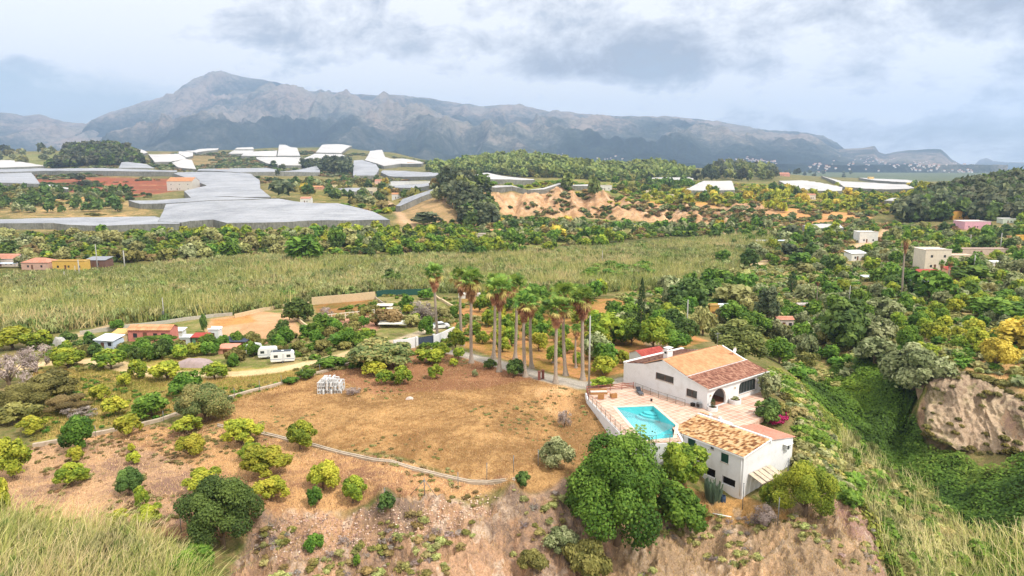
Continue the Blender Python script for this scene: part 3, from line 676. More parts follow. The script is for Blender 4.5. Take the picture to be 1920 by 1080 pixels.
def window(parent, O, X, nrm, x0, z0, x1, z1, inset=.1, frame=BROWNW, pane=GLASS, bars=1, fw=.07, shutter=False, arched=None, name='window'):
    """frame with its pane as a sub-part, set in the wall opening"""
    O = Vector(O); X = Vector(X); Nn = Vector(nrm); Zv = Vector((0, 0, 1)); f = lambda a, h, d: O + X * a + Zv * h - Nn * d
    mb = MB()
    def bar(a0, h0, a1, h1):
        mb.prism([f(a0, h0, inset), f(a1, h0, inset), f(a1, h1, inset), f(a0, h1, inset)], -Nn * .07)
    bar(x0, z0, x0 + fw, z1); bar(x1 - fw, z0, x1, z1); bar(x0 + fw, z0, x1 - fw, z0 + fw); bar(x0 + fw, z1 - fw, x1 - fw, z1)
    for i in range(bars):
        xm = x0 + (x1 - x0) * (i + 1) / (bars + 1); bar(xm - fw / 2, z0 + fw, xm + fw / 2, z1 - fw)
    w_ = mb.build(name, frame, parent)
    pb = MB().prism([f(x0 + fw * .5, z0 + fw * .5, inset + .035), f(x1 - fw * .5, z0 + fw * .5, inset + .035), f(x1 - fw * .5, z1 - fw * .5, inset + .035), f(x0 + fw * .5, z1 - fw * .5, inset + .035)], -Nn * .02)
    if shutter:
        for k in range(int((z1 - z0) / .12)):
            h = z0 + fw + k * .12; pb.prism([f(x0 + fw, h, inset + .02), f(x1 - fw, h, inset + .02), f(x1 - fw, h + .08, inset - .0), f(x0 + fw, h + .08, inset - .0)], -Nn * .012)
    pb.build('shutter' if shutter else 'pane', pane, w_)
    MB().prism([f(x0 - .08, z0 - .07, -.07), f(x1 + .08, z0 - .07, -.07), f(x1 + .08, z0 - .003, -.07), f(x0 - .08, z0 - .003, -.07)], -Nn * .14).build('sill', COPE_, w_)
    return w_
def on_line(px, py, P, d):
    a = azim(px, py); t = (a * P[1] - P[0]) / (d[0] - a * d[1]); D = P[1] + t * d[1]
    return t, CAMZ + slope(py) * D

# ---- villa: local x along the arched front, y along the gable
TH = R(37.5); BX, BY = 27.34, 91.7
villa = empty('villa', (BX, BY, 0), TH, 'white villa with orange clay tile roof and arched porch beside the pool terrace', 'house')
LX, LY = 14.2, 15.9
prof = [(0, -.3), (LY, -.3), (LY, 3.15), (11.7, 3.95), (8.04, 5.3), (3.57, 3.92), (0, 3.1)]
w_ = MB()
gw = [(6.0, 2.2, 9.4, 3.25), (1.75, 1.05, 3.65, 2.2)]
wall_panel(w_, (0, 0, 0), (0, 1, 0), prof, [rect(a, b_, c, d) for a, b_, c, d in gw], (-1, 0, 0), .3)
wall_panel(w_, (LX, 0, 0), (0, 1, 0), prof, [], (1, 0, 0), .3)
fa = [arch(.95, .02, 4.35, 2.55), arch(7.5, .62, 11.9, 2.45, .8), arch(12.95, .9, 13.6, 2.1)]
wall_panel(w_, (.3, 0, 0), (1, 0, 0), [(0, -.3), (LX - .6, -.3), (LX - .6, 3.1), (0, 3.1)], [[(x - .3, z) for x, z in l] for l in fa], (0, -1, 0), .3)
wall_panel(w_, (.3, LY, 0), (1, 0, 0), rect(0, -.3, LX - .6, 3.1), [], (0, 1, 0), .3)
wall_panel(w_, (.3, 3.57, 0), (1, 0, 0), rect(0, -.3, LX - .6, 3.8), [rect(1.2, 0, 2.6, 2.2)], (0, -1, 0), .2)
wall_panel(w_, (6.2, .3, 0), (0, 1, 0), rect(0, -.3, 3.0, 3.0), [], (-1, 0, 0), .2)
w_.build('wall', WHITE, villa)
fl = MB().box((.3, .3, -.1), (LX - .3, 3.5, .02)); 
PAVE = paint('terracotta_floor', (186, 128, 104), .15, 3, .8)
fl.build('porch_floor', PAVE, villa)
dr = MB().box((1.55, 3.6, 0), (2.85, 3.66, 2.15)); dr.build('door', DARK, villa)
tiled_roof('porch_roof', (-.25, -.35, 3.06), (LX + .25, -.35, 3.06), (LX + .25, 3.6, 3.98), (-.25, 3.6, 3.98), T_BROWN, villa, seed=1)
tiled_roof('roof', (-.2, 3.5, 4.06), (LX - .4, 3.5, 4.06), (LX - .4, 8.04, 5.48), (-.2, 8.04, 5.48), T_ORANGE, villa, seed=2)
tiled_roof('back_roof', (LX - .4, 11.7, 4.04), (-.2, 11.7, 4.04), (-.2, 8.06, 5.46), (LX - .4, 8.06, 5.46), T_ORANGE, villa, seed=3)
tiled_roof('rear_wing_roof', (LX - .6, LY - .5, 3.3), (.1, LY - .5, 3.3), (.1, 11.7, 3.96), (LX - .6, 11.7, 3.96), T_BROWN, villa, seed=4)
tr = MB().box((-.02, LY - .45, 3.16), (LX + .02, LY + .12, 3.42)); tr.box((-.24, 3.42, 3.90), (LX + .26, 3.56, 4.06)); tr.box((-.1, -.3, 2.94), (LX + .1, -.02, 3.05))
for (a, z0), (b_, z1) in (((0, 3.12), (3.5, 3.95)), ((3.62, 4.0), (8.0, 5.42))):
    tr.prism([(-.26, a, z0), (-.02, a, z0), (-.02, b_, z1), (-.26, b_, z1)], (0, 0, -.1)); tr.prism([(LX + .02, a, z0), (LX + .26, a, z0), (LX + .26, b_, z1), (LX + .02, b_, z1)], (0, 0, -.1))
tr.build('trim', WHITE2, villa)
MB().tube([(-.3, -.42, 3.0), (LX + .3, -.42, 3.0)], .07, 6).build('gutter', WHITE2, villa)
MB().tube([(LX - .1, -.12, 0), (LX - .1, -.12, 2.95)], .05, 6).build('downpipe', WHITE2, villa)
for a, b_, c, d in gw: window(villa, (0, 0, 0), (0, 1, 0), (-1, 0, 0), a, b_, c, d)
window(villa, (0, 0, 0), (1, 0, 0), (0, -1, 0), 7.55, .62, 11.85, 2.35, inset=.16, frame=GREYM, bars=5, fw=.06)
window(villa, (0, 0, 0), (1, 0, 0), (0, -1, 0), 12.98, .9, 13.57, 1.95, inset=.16, frame=WHITE2, bars=0, fw=.05)
ch = MB().box((2.2, 9.1, 3.8), (3.4, 9.9, 6.1)); ch.box((2.1, 9.0, 6.1), (3.5, 10.0, 6.22)); ch.box((2.3, 9.2, 6.22), (2.6, 9.8, 6.5)); ch.box((3.0, 9.2, 6.22), (3.3, 9.8, 6.5)); ch.box((2.15, 9.05, 6.5), (3.45, 9.95, 6.6))
chm = ch.build('chimney', WHITE2, villa)
MB().box((2.14, 9.3, 5.72), (2.195, 9.65, 6.0)).build('vent', DARK, chm)
# lamps by the porch
for x in (.55, 6.3):
    lm = MB(); lm.tube([(x, -.02, 1.95), (x, -.16, 1.95)], .025, 5); lm.tube([(x, -.16, 1.82), (x, -.16, 2.08)], [.05, .09], 6); lm.build('wall_lamp', paint('brass', (190, 160, 96), .1, 8, .5), villa)
tag(villa)
def world_of(x, y, z=0): c_, s_ = math.cos(TH), math.sin(TH); return Vector((BX + x * c_ - y * s_, BY + x * s_ + y * c_, z))
# masts and dishes on the roof (they stand on the villa: things of their own)
an = empty('antenna', world_of(12.4, 7.6, 5.3), TH, 'slim aerial mast with cross arms on the villa roof ridge', 'antenna')
mb = MB().tube([(0, 0, -.1), (0, 0, 2.6)], .035, 6); mb.build('mast', GREYM, an)
mb = MB().tube([(-.7, 0, 2.4), (.7, 0, 2.4)], .02, 5)
for k in range(7): mb.tube([(-.6 + k * .2, -.28, 2.4), (-.6 + k * .2, .28, 2.4)], .012, 4)
mb.tube([(-.4, 0, 1.9), (.4, 0, 1.9)], .02, 5); mb.build('cross_arm', GREYM, an)
def dish(loc, rz, r, label):
    e = empty('satellite_dish', loc, rz, label, 'satellite dish'); mb = MB(); n = 14
    for i in range(4):
        for k in range(n):
            q = []
            for (ii, kk) in ((i, k), (i + 1, k), (i + 1, k + 1), (i, k + 1)):
                rr = r * ii / 4; a = 2 * math.pi * kk / n; q.append((rr * math.cos(a), -.9 * r * .35 + .35 * r * (ii / 4) ** 2 * -1, rr * math.sin(a) + r + .5))
            mb.poly(q if i else q[1:], 0, True)
    mb.build('dish_bowl', WHITE2, e, fix=False); MB().tube([(0, 0, -.05), (0, 0, r + .5), (0, -.25 * r, r + .5)], .03, 6).build('stand', GREYM, e)
dish(world_of(13.2, 5.2, 4.5), TH, .45, 'white satellite dish at the far right edge of the villa roof')
# annex behind
anx = empty('annex', (23.2, 113.0, 0), R(32), 'small white annex with red tile roof behind the villa', 'shed')
wz = MB(); wall_panel(wz, (-2.6, -1.6, 0), (1, 0, 0), rect(0, -.6, 5.2, 2.5), [], (0, -1, 0), .2); wall_panel(wz, (-2.6, 1.8, 0), (1, 0, 0), rect(0, -.6, 5.2, 2.5), [], (0, 1, 0), .2)
for xx, s_ in ((-2.6, -1), (2.6, 1)): wall_panel(wz, (xx, -1.4, 0), (0, 1, 0), [(0, -.6), (3.0, -.6), (3.0, 2.5), (1.5, 3.1), (0, 2.5)], [], (s_, 0, 0), .2)
wz.build('wall', WHITE, anx)
tiled_roof('roof', (-2.8, -1.8, 2.45), (2.8, -1.8, 2.45), (2.8, .1, 3.2), (-2.8, .1, 3.2), T_RED, anx); tiled_roof('roof', (2.8, 2.0, 2.45), (-2.8, 2.0, 2.45), (-2.8, .1, 3.2), (2.8, .1, 3.2), T_RED, anx, seed=5)

# ---- outbuilding below the terrace: local x to the back right, y to the back left, origin at the near corner
K = Vector((27.42, 76.18, -5.0)); T2 = R(36.5); X2 = (math.cos(T2), math.sin(T2)); Y2 = (-math.sin(T2), math.cos(T2))
ob = empty('outbuilding', K, T2, 'two storey white outbuilding with mottled tan tile roof below the pool', 'outbuilding')
OX, OY, EZ, RZ = 10.3, 10.8, 4.72, 5.62; RX = 5.1
def oz(q, line='y'):
    P = (K.x, K.y); t, z = on_line(*q, P, Y2 if line == 'y' else X2); return t, z - K.z
w_ = MB(); holes = []
wins = []
for (x0, y0, x1, y1, kind) in ((1290, 821, 1303.5, 839, 'g'), (1352, 849, 1365.5, 869, 'g'), (1332, 836, 1338, 843, 's')):
    (ta, za), (tb, zb) = oz((x0, y0)), oz((x1, y1)); a, b_ = sorted((ta, tb)); zt = max(za, zb); zb_ = min(za, zb)
    hgt = 1.15 if kind == 'g' else .45; mid = (za + zb) / 2
    wins.append((a, mid - hgt / 2, b_, mid + hgt / 2, kind))
low = [(1.0, .35, 2.9, 1.35), (3.9, .5, 5.7, 1.6), (6.5, .8, 8.0, 1.8)]
wall_panel(w_, (0, 0, 0), (0, 1, 0), rect(0, -1.5, OY, EZ), [rect(*q[:4]) for q in wins] + [rect(*q) for q in low], (-1, 0, 0), .3)
t0, z0 = oz((1467, 829), 'x'); t1, z1 = oz((1480, 843), 'x')
wall_panel(w_, (.3, 0, 0), (1, 0, 0), [(0, -1.5), (OX - .3, -1.5), (OX - .3, EZ), (RX - .3, RZ - .05), (0, EZ)], [], (0, -1, 0), .3)
wall_panel(w_, (OX, .3, 0), (0, 1, 0), rect(0, -1.5, 5.0, EZ), [], (1, 0, 0), .3)
wall_panel(w_, (.3, OY, 0), (1, 0, 0), [(0, -1.5), (RX - .3, -1.5), (RX - .3, RZ - .05), (0, EZ)], [], (0, 1, 0), .3)
wall_panel(w_, (RX + .1, 5.2, 0), (1, 0, 0), [(0, -1.5), (OX - RX - .1, -1.5), (OX - RX - .1, EZ), (0, RZ - .1)], [], (0, 1, 0), .3)
w_.box((.3, .3, 2.0), (RX - .2, OY - .3, 2.2))
w_.build('wall', WHITE, ob)
tiled_roof('roof', (-.22, OY + .1, EZ + .02), (-.22, -.15, EZ + .02), (RX - .02, -.15, RZ), (RX - .02, OY + .1, RZ), T_MOTTLE, ob, wave=.27, row=.36, amp=.07, seed=7)
tiled_roof('lower_roof', (OX + .25, -.2, EZ + .0), (OX + .25, 5.4, EZ + .0), (RX + .3, 5.4, RZ - .05), (RX + .3, -.2, RZ - .05), T_PINK, ob, seed=8)
pr = MB().box((RX, -.15, RZ - .4), (RX + .28, OY + .1, RZ + .2)); pr.box((-.3, -.2, EZ - .12), (-.02, OY + .15, EZ + .0)); pr.prism([(-.2, -.22, EZ - .02), (RX, -.22, RZ - .02), (RX, -.02, RZ - .02), (-.2, -.02, EZ - .02)], (0, 0, .11)); 
pr.build('parapet', WHITE2, ob)
for a, b_, c, d, kd in wins:
    if kd == 'g': window(ob, (0, 0, 0), (0, 1, 0), (-1, 0, 0), a, b_, c, d, inset=.06, frame=GREENSH, pane=GREENSH, shutter=True, bars=0, fw=.06)
    else: window(ob, (0, 0, 0), (0, 1, 0), (-1, 0, 0), a, b_, c, d, inset=.06, frame=GREYM, bars=1, fw=.04)
for q in low: MB().box((.9, q[0] - .3, q[1] - .6), (.95, q[2] + .3, q[3] + .4)).build('opening_shade_sheet', DARK, ob)  # dark sheets set behind the lower openings, standing in for the shade inside
dp = MB().tube([(-.08, .25, -.3), (-.08, .25, EZ - .1)], .05, 6); dp.build('downpipe', WHITE2, ob)
aa, za = oz((1473, 841), 'x')
ac = MB().box((aa - .45, -.42, za - .02), (aa + .45, -.02, za + .62)); aco = ac.build('air_conditioner', paint('ac_shell', (206, 208, 206), .06, 6, .6), ob)
MB().tube([(aa - .12, -.43, za + .3), (aa - .12, -.45, za + .3)], .24, 14).build('fan_grille', paint('ac_grille', (62, 64, 66), .1, 8), aco)
MB().box((aa - .7, -.62, za + .72), (aa + .7, .0, za + .77)).build('canopy', WHITE2, aco)
def ow(x, y, z=0): return Vector((K.x + x * X2[0] + y * Y2[0], K.y + x * X2[1] + y * Y2[1], K.z + z))
# lean-to shelter on the right wall
lt = empty('lean_to', ow(2.6, -.05), T2, 'sagging lean-to of pale sheets on poles against the outbuilding', 'shelter')
mb = MB()
for k in range(5): mb.prism([(-1.6 + k * .9, -1.9, 1.75 + .07 * (k % 2)), (-.78 + k * .9, -1.9, 1.72), (-.78 + k * .9, -.05, 2.32), (-1.6 + k * .9, -.05, 2.35 + .05 * (k % 2))], (0, 0, .04))
mb.build('roof_sheet', paint('old_sheet', (206, 188, 164), .2, 3, .85, dirt=(120, 100, 84)), lt)
mb = MB()
for x in (-1.5, .7, 2.7): mb.tube([(x, -1.8, -1.2), (x, -1.8, 1.7)], .05, 6)
mb.tube([(-1.8, -1.85, 1.68), (3.0, -1.85, 1.68)], .05, 6); mb.tube([(-1.8, -.95, 2.0), (3.0, -.95, 2.0)], .04, 6); mb.build('frame', POLEW, lt)
tp = MB(); c0_ = ow(7.0, -1.5)
zz = gz(c0_.x, c0_.y)
tp.tube([(0, 0, -.2), (0, 0, 2.9)], .05, 6); tp.tube([(-1.5, .3, -.2), (0, 0, 2.7)], .035, 5); tp.tube([(1.1, .5, -.2), (0, 0, 2.7)], .035, 5)
tag(tp.build('prop_post', GREYM, None, (c0_.x, c0_.y, zz), T2), 'grey corner fence post braced by two struts behind the outbuilding', 'post')
# blue barrel
bp = at_z(1356, 934, -5.35); bz = gz(bp.x, bp.y)
brl = empty('barrel', (bp.x, bp.y, bz), 0, 'open blue plastic barrel in the dry grass by the outbuilding', 'barrel')
mb = MB(); n = 14; prf = [(.0, .0), (.27, 0), (.31, .12), (.32, .3), (.335, .33), (.32, .36), (.32, .6), (.335, .63), (.32, .66), (.29, .88), (.30, .92), (.26, .92), (.26, .6), (0, .6)]
for i in range(len(prf) - 1):
    for k in range(n):
        a, a2 = 2 * math.pi * k / n, 2 * math.pi * (k + 1) / n; (r0, h0), (r1, h1) = prf[i], prf[i + 1]
        q = [(r0 * math.cos(a), r0 * math.sin(a), h0), (r0 * math.cos(a2), r0 * math.sin(a2), h0), (r1 * math.cos(a2), r1 * math.sin(a2), h1), (r1 * math.cos(a), r1 * math.sin(a), h1)]
        if r0 == 0: q = [q[0], q[2], q[3]]
        if r1 == 0: q = q[:3]
        mb.poly(q, 0, True)
mb.build('barrel_body', paint('barrel_blue', (66, 84, 108), .12, 6, .55), brl); MB().tube([(0, 0, .605), (0, 0, .612)], .255, 14).build('rain_water', GLASS, brl)
pp = MB().tube([(0, 0, 0.03), (1.9, -.9, .06)], .06, 6)
q = hit(1336, 963); tag(pp.build('white_pipe', WHITE2, None, q), 'short white pipe lying on the bare slope below the outbuilding', 'pipe')

# ---- terrace and pool
def tess(outer, holes, z):
    loops = [[(p[0], p[1], z) for p in l] for l in [outer] + holes]; flat = [p for l in loops for p in l]
    return flat, tessellate_polygon([[Vector(p) for p in l] for l in loops])
pool = [(14.8, 92.7), (20.25, 93.4), (21.75, 86.0), (20.5, 81.5), (16.3, 80.75)]
pool = [(at_z(*q, 0).x, at_z(*q, 0).y) for q in ((1155, 764), (1225, 761), (1267, 797), (1262, 821), (1207.5, 826))]
def wo(x, y): p = world_of(x, y); return (p.x, p.y)
def woo(x, y): p = ow(x, y); return (p.x, p.y)
deck = [(11.25, 96.4), (14.35, 81.2), (16.0, 79.3), (21.1, 80.0), woo(-.05, OY + .05), woo(RX + .3, OY + .05), woo(RX + .3, 5.55), woo(OX, 5.55), (34.2, 88.6), (36.0, 92.5), (36.9, 96.0), wo(LX + .3, -.05), wo(0, -.05), wo(-.02, LY - 1), (17.6, 104.5), (11.5, 99.4)]
flat, tris = tess(deck, [pool], 0)
mb = MB()
for t in tris: mb.poly([flat[i] for i in t])
n = len(deck)
for i in range(n):
    j = (i + 1) % n; a, b_ = deck[i], deck[j]; mb.poly([(a[0], a[1], 0), (b_[0], b_[1], 0), (b_[0], b_[1], -.6), (a[0], a[1], -.6)])
m_pave, nt, b = nmat('terrace_tiles')
v = objvec(nt, (1, 1, 1), (0, 0, -R(37)))
br = N(nt, 'ShaderNodeTexBrick'); L(nt, v, br.inputs['Vector']); br.offset = 0; br.squash = 1
br.inputs['Scale'].default_value = 1; br.inputs['Brick Width'].default_value = .9; br.inputs['Row Height'].default_value = .9; br.inputs['Mortar Size'].default_value = .05
br.inputs['Color1'].default_value = lin((210, 176, 152)) + (1,); br.inputs['Color2'].default_value = lin((198, 154, 132)) + (1,); br.inputs['Mortar'].default_value = lin((222, 206, 188)) + (1,)
n1 = noise(nt, .35, 5, .65, v); rr = ramp(nt, [(.35, (.84, .80, .78)), (.6, (1.06, 1.06, 1.06))]); L(nt, n1, rr.inputs[0])
L(nt, mixrgb(nt, 1, br.outputs[0], rr.outputs[0], 'MULTIPLY'), b.inputs['Base Color']); b.inputs['Roughness'].default_value = .8
tag(mb.build('terrace', m_pave, fix=True), kind='structure')
COPE = paint('coping', (224, 206, 184), .08, 1.5, .8, dirt=(196, 168, 144))
pl = empty('swimming_pool', (18.5, 87.5, 0), 0, 'turquoise swimming pool with a slanted side and corner steps', 'swimming pool'); off = Vector((18.5, 87.5, 0))
def inset(poly, d):
    out = []; n = len(poly)
    for i in range(n):
        a, b_, c = Vector(poly[i - 1]), Vector(poly[i]), Vector(poly[(i + 1) % n])
        e1 = (b_ - a).normalized(); e2 = (c - b_).normalized(); n1_ = Vector((e1.y, -e1.x)); n2_ = Vector((e2.y, -e2.x)); m_ = (n1_ + n2_).normalized(); out.append(tuple(b_ + m_ * (d / max(.3, m_.dot(n1_)))))
    return out
rel = lambda P, z: [(p[0] - off.x, p[1] - off.y, z) for p in P]
def ring(mb, A, B, z0, z1):
    n = len(A)
    for i in range(n):
        j = (i + 1) % n; a, a2, c, c2 = A[i], A[j], B[i], B[j]
        for z in (z1,): mb.poly([(a[0], a[1], z), (a2[0], a2[1], z), (c2[0], c2[1], z), (c[0], c[1], z)])
        mb.poly([(a[0], a[1], z0), (a2[0], a2[1], z0), (a2[0], a2[1], z1), (a[0], a[1], z1)]); mb.poly([(c[0], c[1], z0), (c2[0], c2[1], z0), (c2[0], c2[1], z1), (c[0], c[1], z1)])
sgn = 1 if Vector(inset(pool, .5)[0]).xy.length and inpoly(np.array([inset(pool, .5)[0][0]]), np.array([inset(pool, .5)[0][1]]), pool)[0] else -1
inn = [(p[0] - off.x, p[1] - off.y) for p in inset(pool, .02 * sgn)]; outr = [(p[0] - off.x, p[1] - off.y) for p in inset(pool, -.42 * sgn)]
mb = MB(); ring(mb, inn, outr, -.02, .045); mb.build('coping', COPE, pl)
m_basin, nt, b = nmat('pool_lining'); v = objvec(nt); n1 = noise(nt, 2, 3, .6, v); rr = ramp(nt, [(.3, lin((104, 204, 208))), (.7, lin((122, 216, 218)))]); L(nt, n1, rr.inputs[0]); L(nt, rr.outputs[0], b.inputs['Base Color']); b.inputs['Roughness'].default_value = .5
mb = MB(); P0 = rel(pool, 0); n = len(P0)
for i in range(n):
    j = (i + 1) % n; a, c = P0[i], P0[j]; mb.poly([a, c, (c[0], c[1], -1.6), (a[0], a[1], -1.6)])
fl_, tr_2 = tess([(p[0], p[1]) for p in P0], [], -1.6)
for t in tr_2: mb.poly([fl_[i] for i in t])
mb.build('basin', m_basin, pl, fix=False)
cx, cy, _z = P0[1]
mb = MB()
for k, (r, z) in enumerate(((2.5, -1.25), (2.0, -1.0), (1.5, -.75))):
    a0, a1 = math.atan2(P0[0][1] - cy, P0[0][0] - cx), math.atan2(P0[2][1] - cy, P0[2][0] - cx)
    if a0 < 0: a0 += 2 * math.pi
    if a1 < 0: a1 += 2 * math.pi
    pts = [(cx, cy, z)] + [(cx + r * math.cos(a0 + (a1 - a0) * i / 10), cy + r * math.sin(a0 + (a1 - a0) * i / 10), z) for i in range(11)]
    mb.prism(pts, (0, 0, -.35))
mb.build('steps', paint('pool_step', (116, 208, 212), .03, 4), pl)
m_w, nt, b = nmat('pool_water'); nt.nodes.remove(b)
tb = N(nt, 'ShaderNodeBsdfTransparent'); tb.inputs[0].default_value = (.80, .985, .99, 1); gb = N(nt, 'ShaderNodeBsdfGlossy'); gb.inputs['Roughness'].default_value = .06; fz = N(nt, 'ShaderNodeFresnel'); fz.inputs[0].default_value = 1.33
bp_ = N(nt, 'ShaderNodeBump'); bp_.inputs['Strength'].default_value = .15; bp_.inputs['Distance'].default_value = .05; L(nt, noise(nt, 3, 3, .6, objvec(nt)), bp_.inputs['Height']); L(nt, bp_.outputs[0], gb.inputs['Normal'])
ms = N(nt, 'ShaderNodeMixShader'); L(nt, mathn(nt, 'MULTIPLY', fz.outputs[0], .35), ms.inputs[0]); L(nt, tb.outputs[0], ms.inputs[1]); L(nt, gb.outputs[0], ms.inputs[2]); L(nt, ms.outputs[0], nt.nodes['Material Output'].inputs[0])
fl_, tr_2 = tess([(p[0], p[1]) for p in rel(inset(pool, .01 * sgn), 0)], [], -.12)
mb = MB()
for t in tr_2: mb.poly([fl_[i] for i in t])
wt = mb.build('water', m_w, pl)
# retaining wall round the pool side, in one piece
rw = MB(); rwp = [(11.15, 98.9), (11.1, 96.4), (14.2, 81.1), (15.9, 79.15), (21.15, 79.85), (21.3, 84.4)]
for i in range(len(rwp) - 1):
    a, c = Vector(rwp[i] + (0,)), Vector(rwp[i + 1] + (0,)); t = (c - a).normalized(); nn = Vector((t.y, -t.x, 0)) * -.13
    rw.prism([a - nn, c - nn, c + nn, a + nn], (0, 0, .06)); rw.prism([a - nn * .98, c - nn * .98, c + nn * .98, a + nn * .98], (0, 0, -4.2))
tag(rw.build('retaining_wall', WHITE, fix=True), 'white rendered retaining wall holding up the pool terrace', 'wall')
# ---- railings
def railing(name, pts, h, label, cat, mat, posts=1.6, rails=(.15, 1.0), wires=0, pr=.035, pmat=None, board=None):
    P = [Vector(p) for p in pts]; e = empty(name, P[0], 0, label, cat); o = P[0]; pm = MB(); rm = MB(); wm = MB()
    for i in range(len(P) - 1):
        a, c = P[i] - o, P[i + 1] - o; ln = (c - a).length; k = max(1, round(ln / posts))
        for q in range(k + (1 if i == len(P) - 2 else 0)):
            p = a.lerp(c, q / k); link_ = MB().tube([p - Vector((0, 0, .15)), p + Vector((0, 0, h))], pr, 6).build('post', pmat or mat, e)
        t = (c - a).normalized(); nn = Vector((t.y, -t.x, 0)) * .03
        for r_ in rails:
            z = Vector((0, 0, r_ * h))
            if board: rm.prism([a + z - nn, c + z - nn, c + z + nn, a + z + nn], (0, 0, board))
            else: rm.tube([a + z, c + z], pr * .6, 5)
        if wires:
            for q in range(int(ln / wires)):
                p = a + t * (q + .5) * wires; wm.tube([p + Vector((0, 0, rails[0] * h)), p + Vector((0, 0, rails[-1] * h))], .007, 3, smooth=False, cap=False)
    rm.build('rail', mat, e)
    if wires: wm.build('wire_mesh', mat, e)
    return e

WIRE = paint('fence_wire', (120, 112, 98), .15, 6, .7)
railing('pool_fence', [(11.15, 95.6, .06), (14.2, 81.1, .06), (15.9, 79.15, .06), (21.15, 79.85, .06)], 1.1, 'thin wire mesh fence on the wall along the pool', 'fence', WIRE, 1.9, (.05, .5, 1.0), .16)
railing('mesh_fence', [(18.9, 100.9, 0), (21.6, 96.6, 0), (24.6, 93.0, 0)], 1.0, 'low mesh fence running beside the gable wall of the villa', 'fence', WIRE, 1.8, (.05, 1.0), .14)
railing('timber_railing', [(11.2, 95.7, .06), (11.3, 99.3, 0), (18.7, 101.1, 0)], 1.05, 'red brown timber railing at the back corner of the terrace', 'railing', RUST, 1.8, (.25, .52, .8), 0, board=.11, pr=.05)
# ---- terrace furniture
WICK = paint('wicker', (178, 132, 84), .25, 14, .85); CUSH = paint('pale_cushion', (222, 206, 196), .06, 4)
def wicker_seat(loc, rz, label):
    e = empty('wicker_seat', loc, rz, label, 'garden seat', 'wicker seats at the terrace corner')
    MB().box((-.45, -.45, .06), (.45, .45, .40)).box((-.45, .33, .40), (.45, .45, .78)).box((-.45, -.45, .40), (-.33, .33, .6)).box((.33, -.45, .40), (.45, .33, .6)).build('frame', WICK, e, bevel=.02)
    MB().box((-.32, -.44, .405), (.32, .32, .5)).build('cushion', CUSH, e, bevel=.03)
wicker_seat((13.1, 96.4, 0), R(170), 'boxy wicker seat nearest the white wall corner of the terrace'); wicker_seat((15.0, 96.9, 0), R(190), 'boxy wicker seat standing nearer the sun lounger')
sf = empty('outdoor_sofa', (13.0, 98.6, 0), R(4), 'pale pink cushioned sofa along the red brown railing', 'sofa')
MB().box((-1.3, -.4, .05), (1.3, .4, .32)).box((-1.3, .28, .32), (1.3, .4, .7)).build('frame', WICK, sf); MB().box((-1.25, -.38, .325), (1.25, .26, .46)).build('cushion', CUSH, sf, bevel=.03)
lg = empty('sun_lounger', (19.2, 98.6, 0), R(8), 'dark grey sun lounger standing alone near the pool corner', 'sun lounger')
mb = MB().box((-.34, -1.0, .22), (.34, .95, .28))
for sx_ in (-1, 1):
    for sy_ in (-.9, .85): mb.box((sx_ * .3 - .03, sy_ - .03, 0), (sx_ * .3 + .03, sy_ + .03, .22))
mb.build('frame', GREYM, lg)
MB().box((-.33, -.98, .285), (.33, .25, .36)).build('seat_cushion', paint('lounger_grey', (96, 98, 104), .08, 6), lg, bevel=.02)
MB().prism([(-.33, .27, .3), (.33, .27, .3), (.33, .95, .78), (-.33, .95, .78)], (0, -.05, .07)).build('backrest', paint('lounger_dark', (58, 60, 66), .08, 6), lg)
def drum(name, loc, r, h, label, plant=None, cat='planter'):
    e = empty(name, loc, 0, label, cat); mb = MB(); n = 20
    prf = [(r, 0), (r, h), (r - .12, h), (r - .12, h - .1)]
    for i in range(3):
        for k in range(n):
            a, a2 = 2 * math.pi * k / n, 2 * math.pi * (k + 1) / n; (r0, h0), (r1, h1) = prf[i], prf[i + 1]
            mb.poly([(r0 * math.cos(a), r0 * math.sin(a), h0), (r0 * math.cos(a2), r0 * math.sin(a2), h0), (r1 * math.cos(a2), r1 * math.sin(a2), h1), (r1 * math.cos(a), r1 * math.sin(a), h1)], 0, i == 0)
    mb.build('planter_wall', WHITE, e, fix=False)
    MB().tube([(0, 0, h - .14), (0, 0, h - .1)], r - .12, n).build('soil', paint('soil', (110, 84, 62), .2, 8), e)
    return e
PLN = []
PLN.append(drum('round_planter', world_of(.35, -.72), .7, .55, 'round white built planter with a small conifer at the porch corner'))
PLN.append(drum('round_planter', world_of(5.5, -.78), .85, .6, 'round white built planter with succulents between porch and arched window'))
hp = empty('heat_pump', world_of(-.32, 1.1), TH, 'grey outdoor unit at the foot of the gable wall', 'outdoor unit')
MB().box((-.2, -.4, .04), (.2, .4, .72)).build('casing', GREYM, hp, bevel=.02); MB().tube([(-.2, 0, .4), (-.215, 0, .4)], .25, 14).build('fan_grille', DARK, hp)
bxs = MB().box((-.2, -.25, 0), (.2, .25, .42)); bxs.box((-.23, -.28, .42), (.23, .28, .47)); tag(bxs.build('storage_box', DARK, None, world_of(-.4, 2.1), TH), 'small black box on the paving by the gable wall', 'box')
stl = MB().tube([(0, 0, 0), (0, 0, .05), (0, 0, .3), (0, 0, .34)], [.18, .16, .14, .2], 10); tag(stl.build('plant_pot', DARK, None, (20.3, 95.3, 0)), 'small dark pot at the pool end of the mesh fence', 'pot')
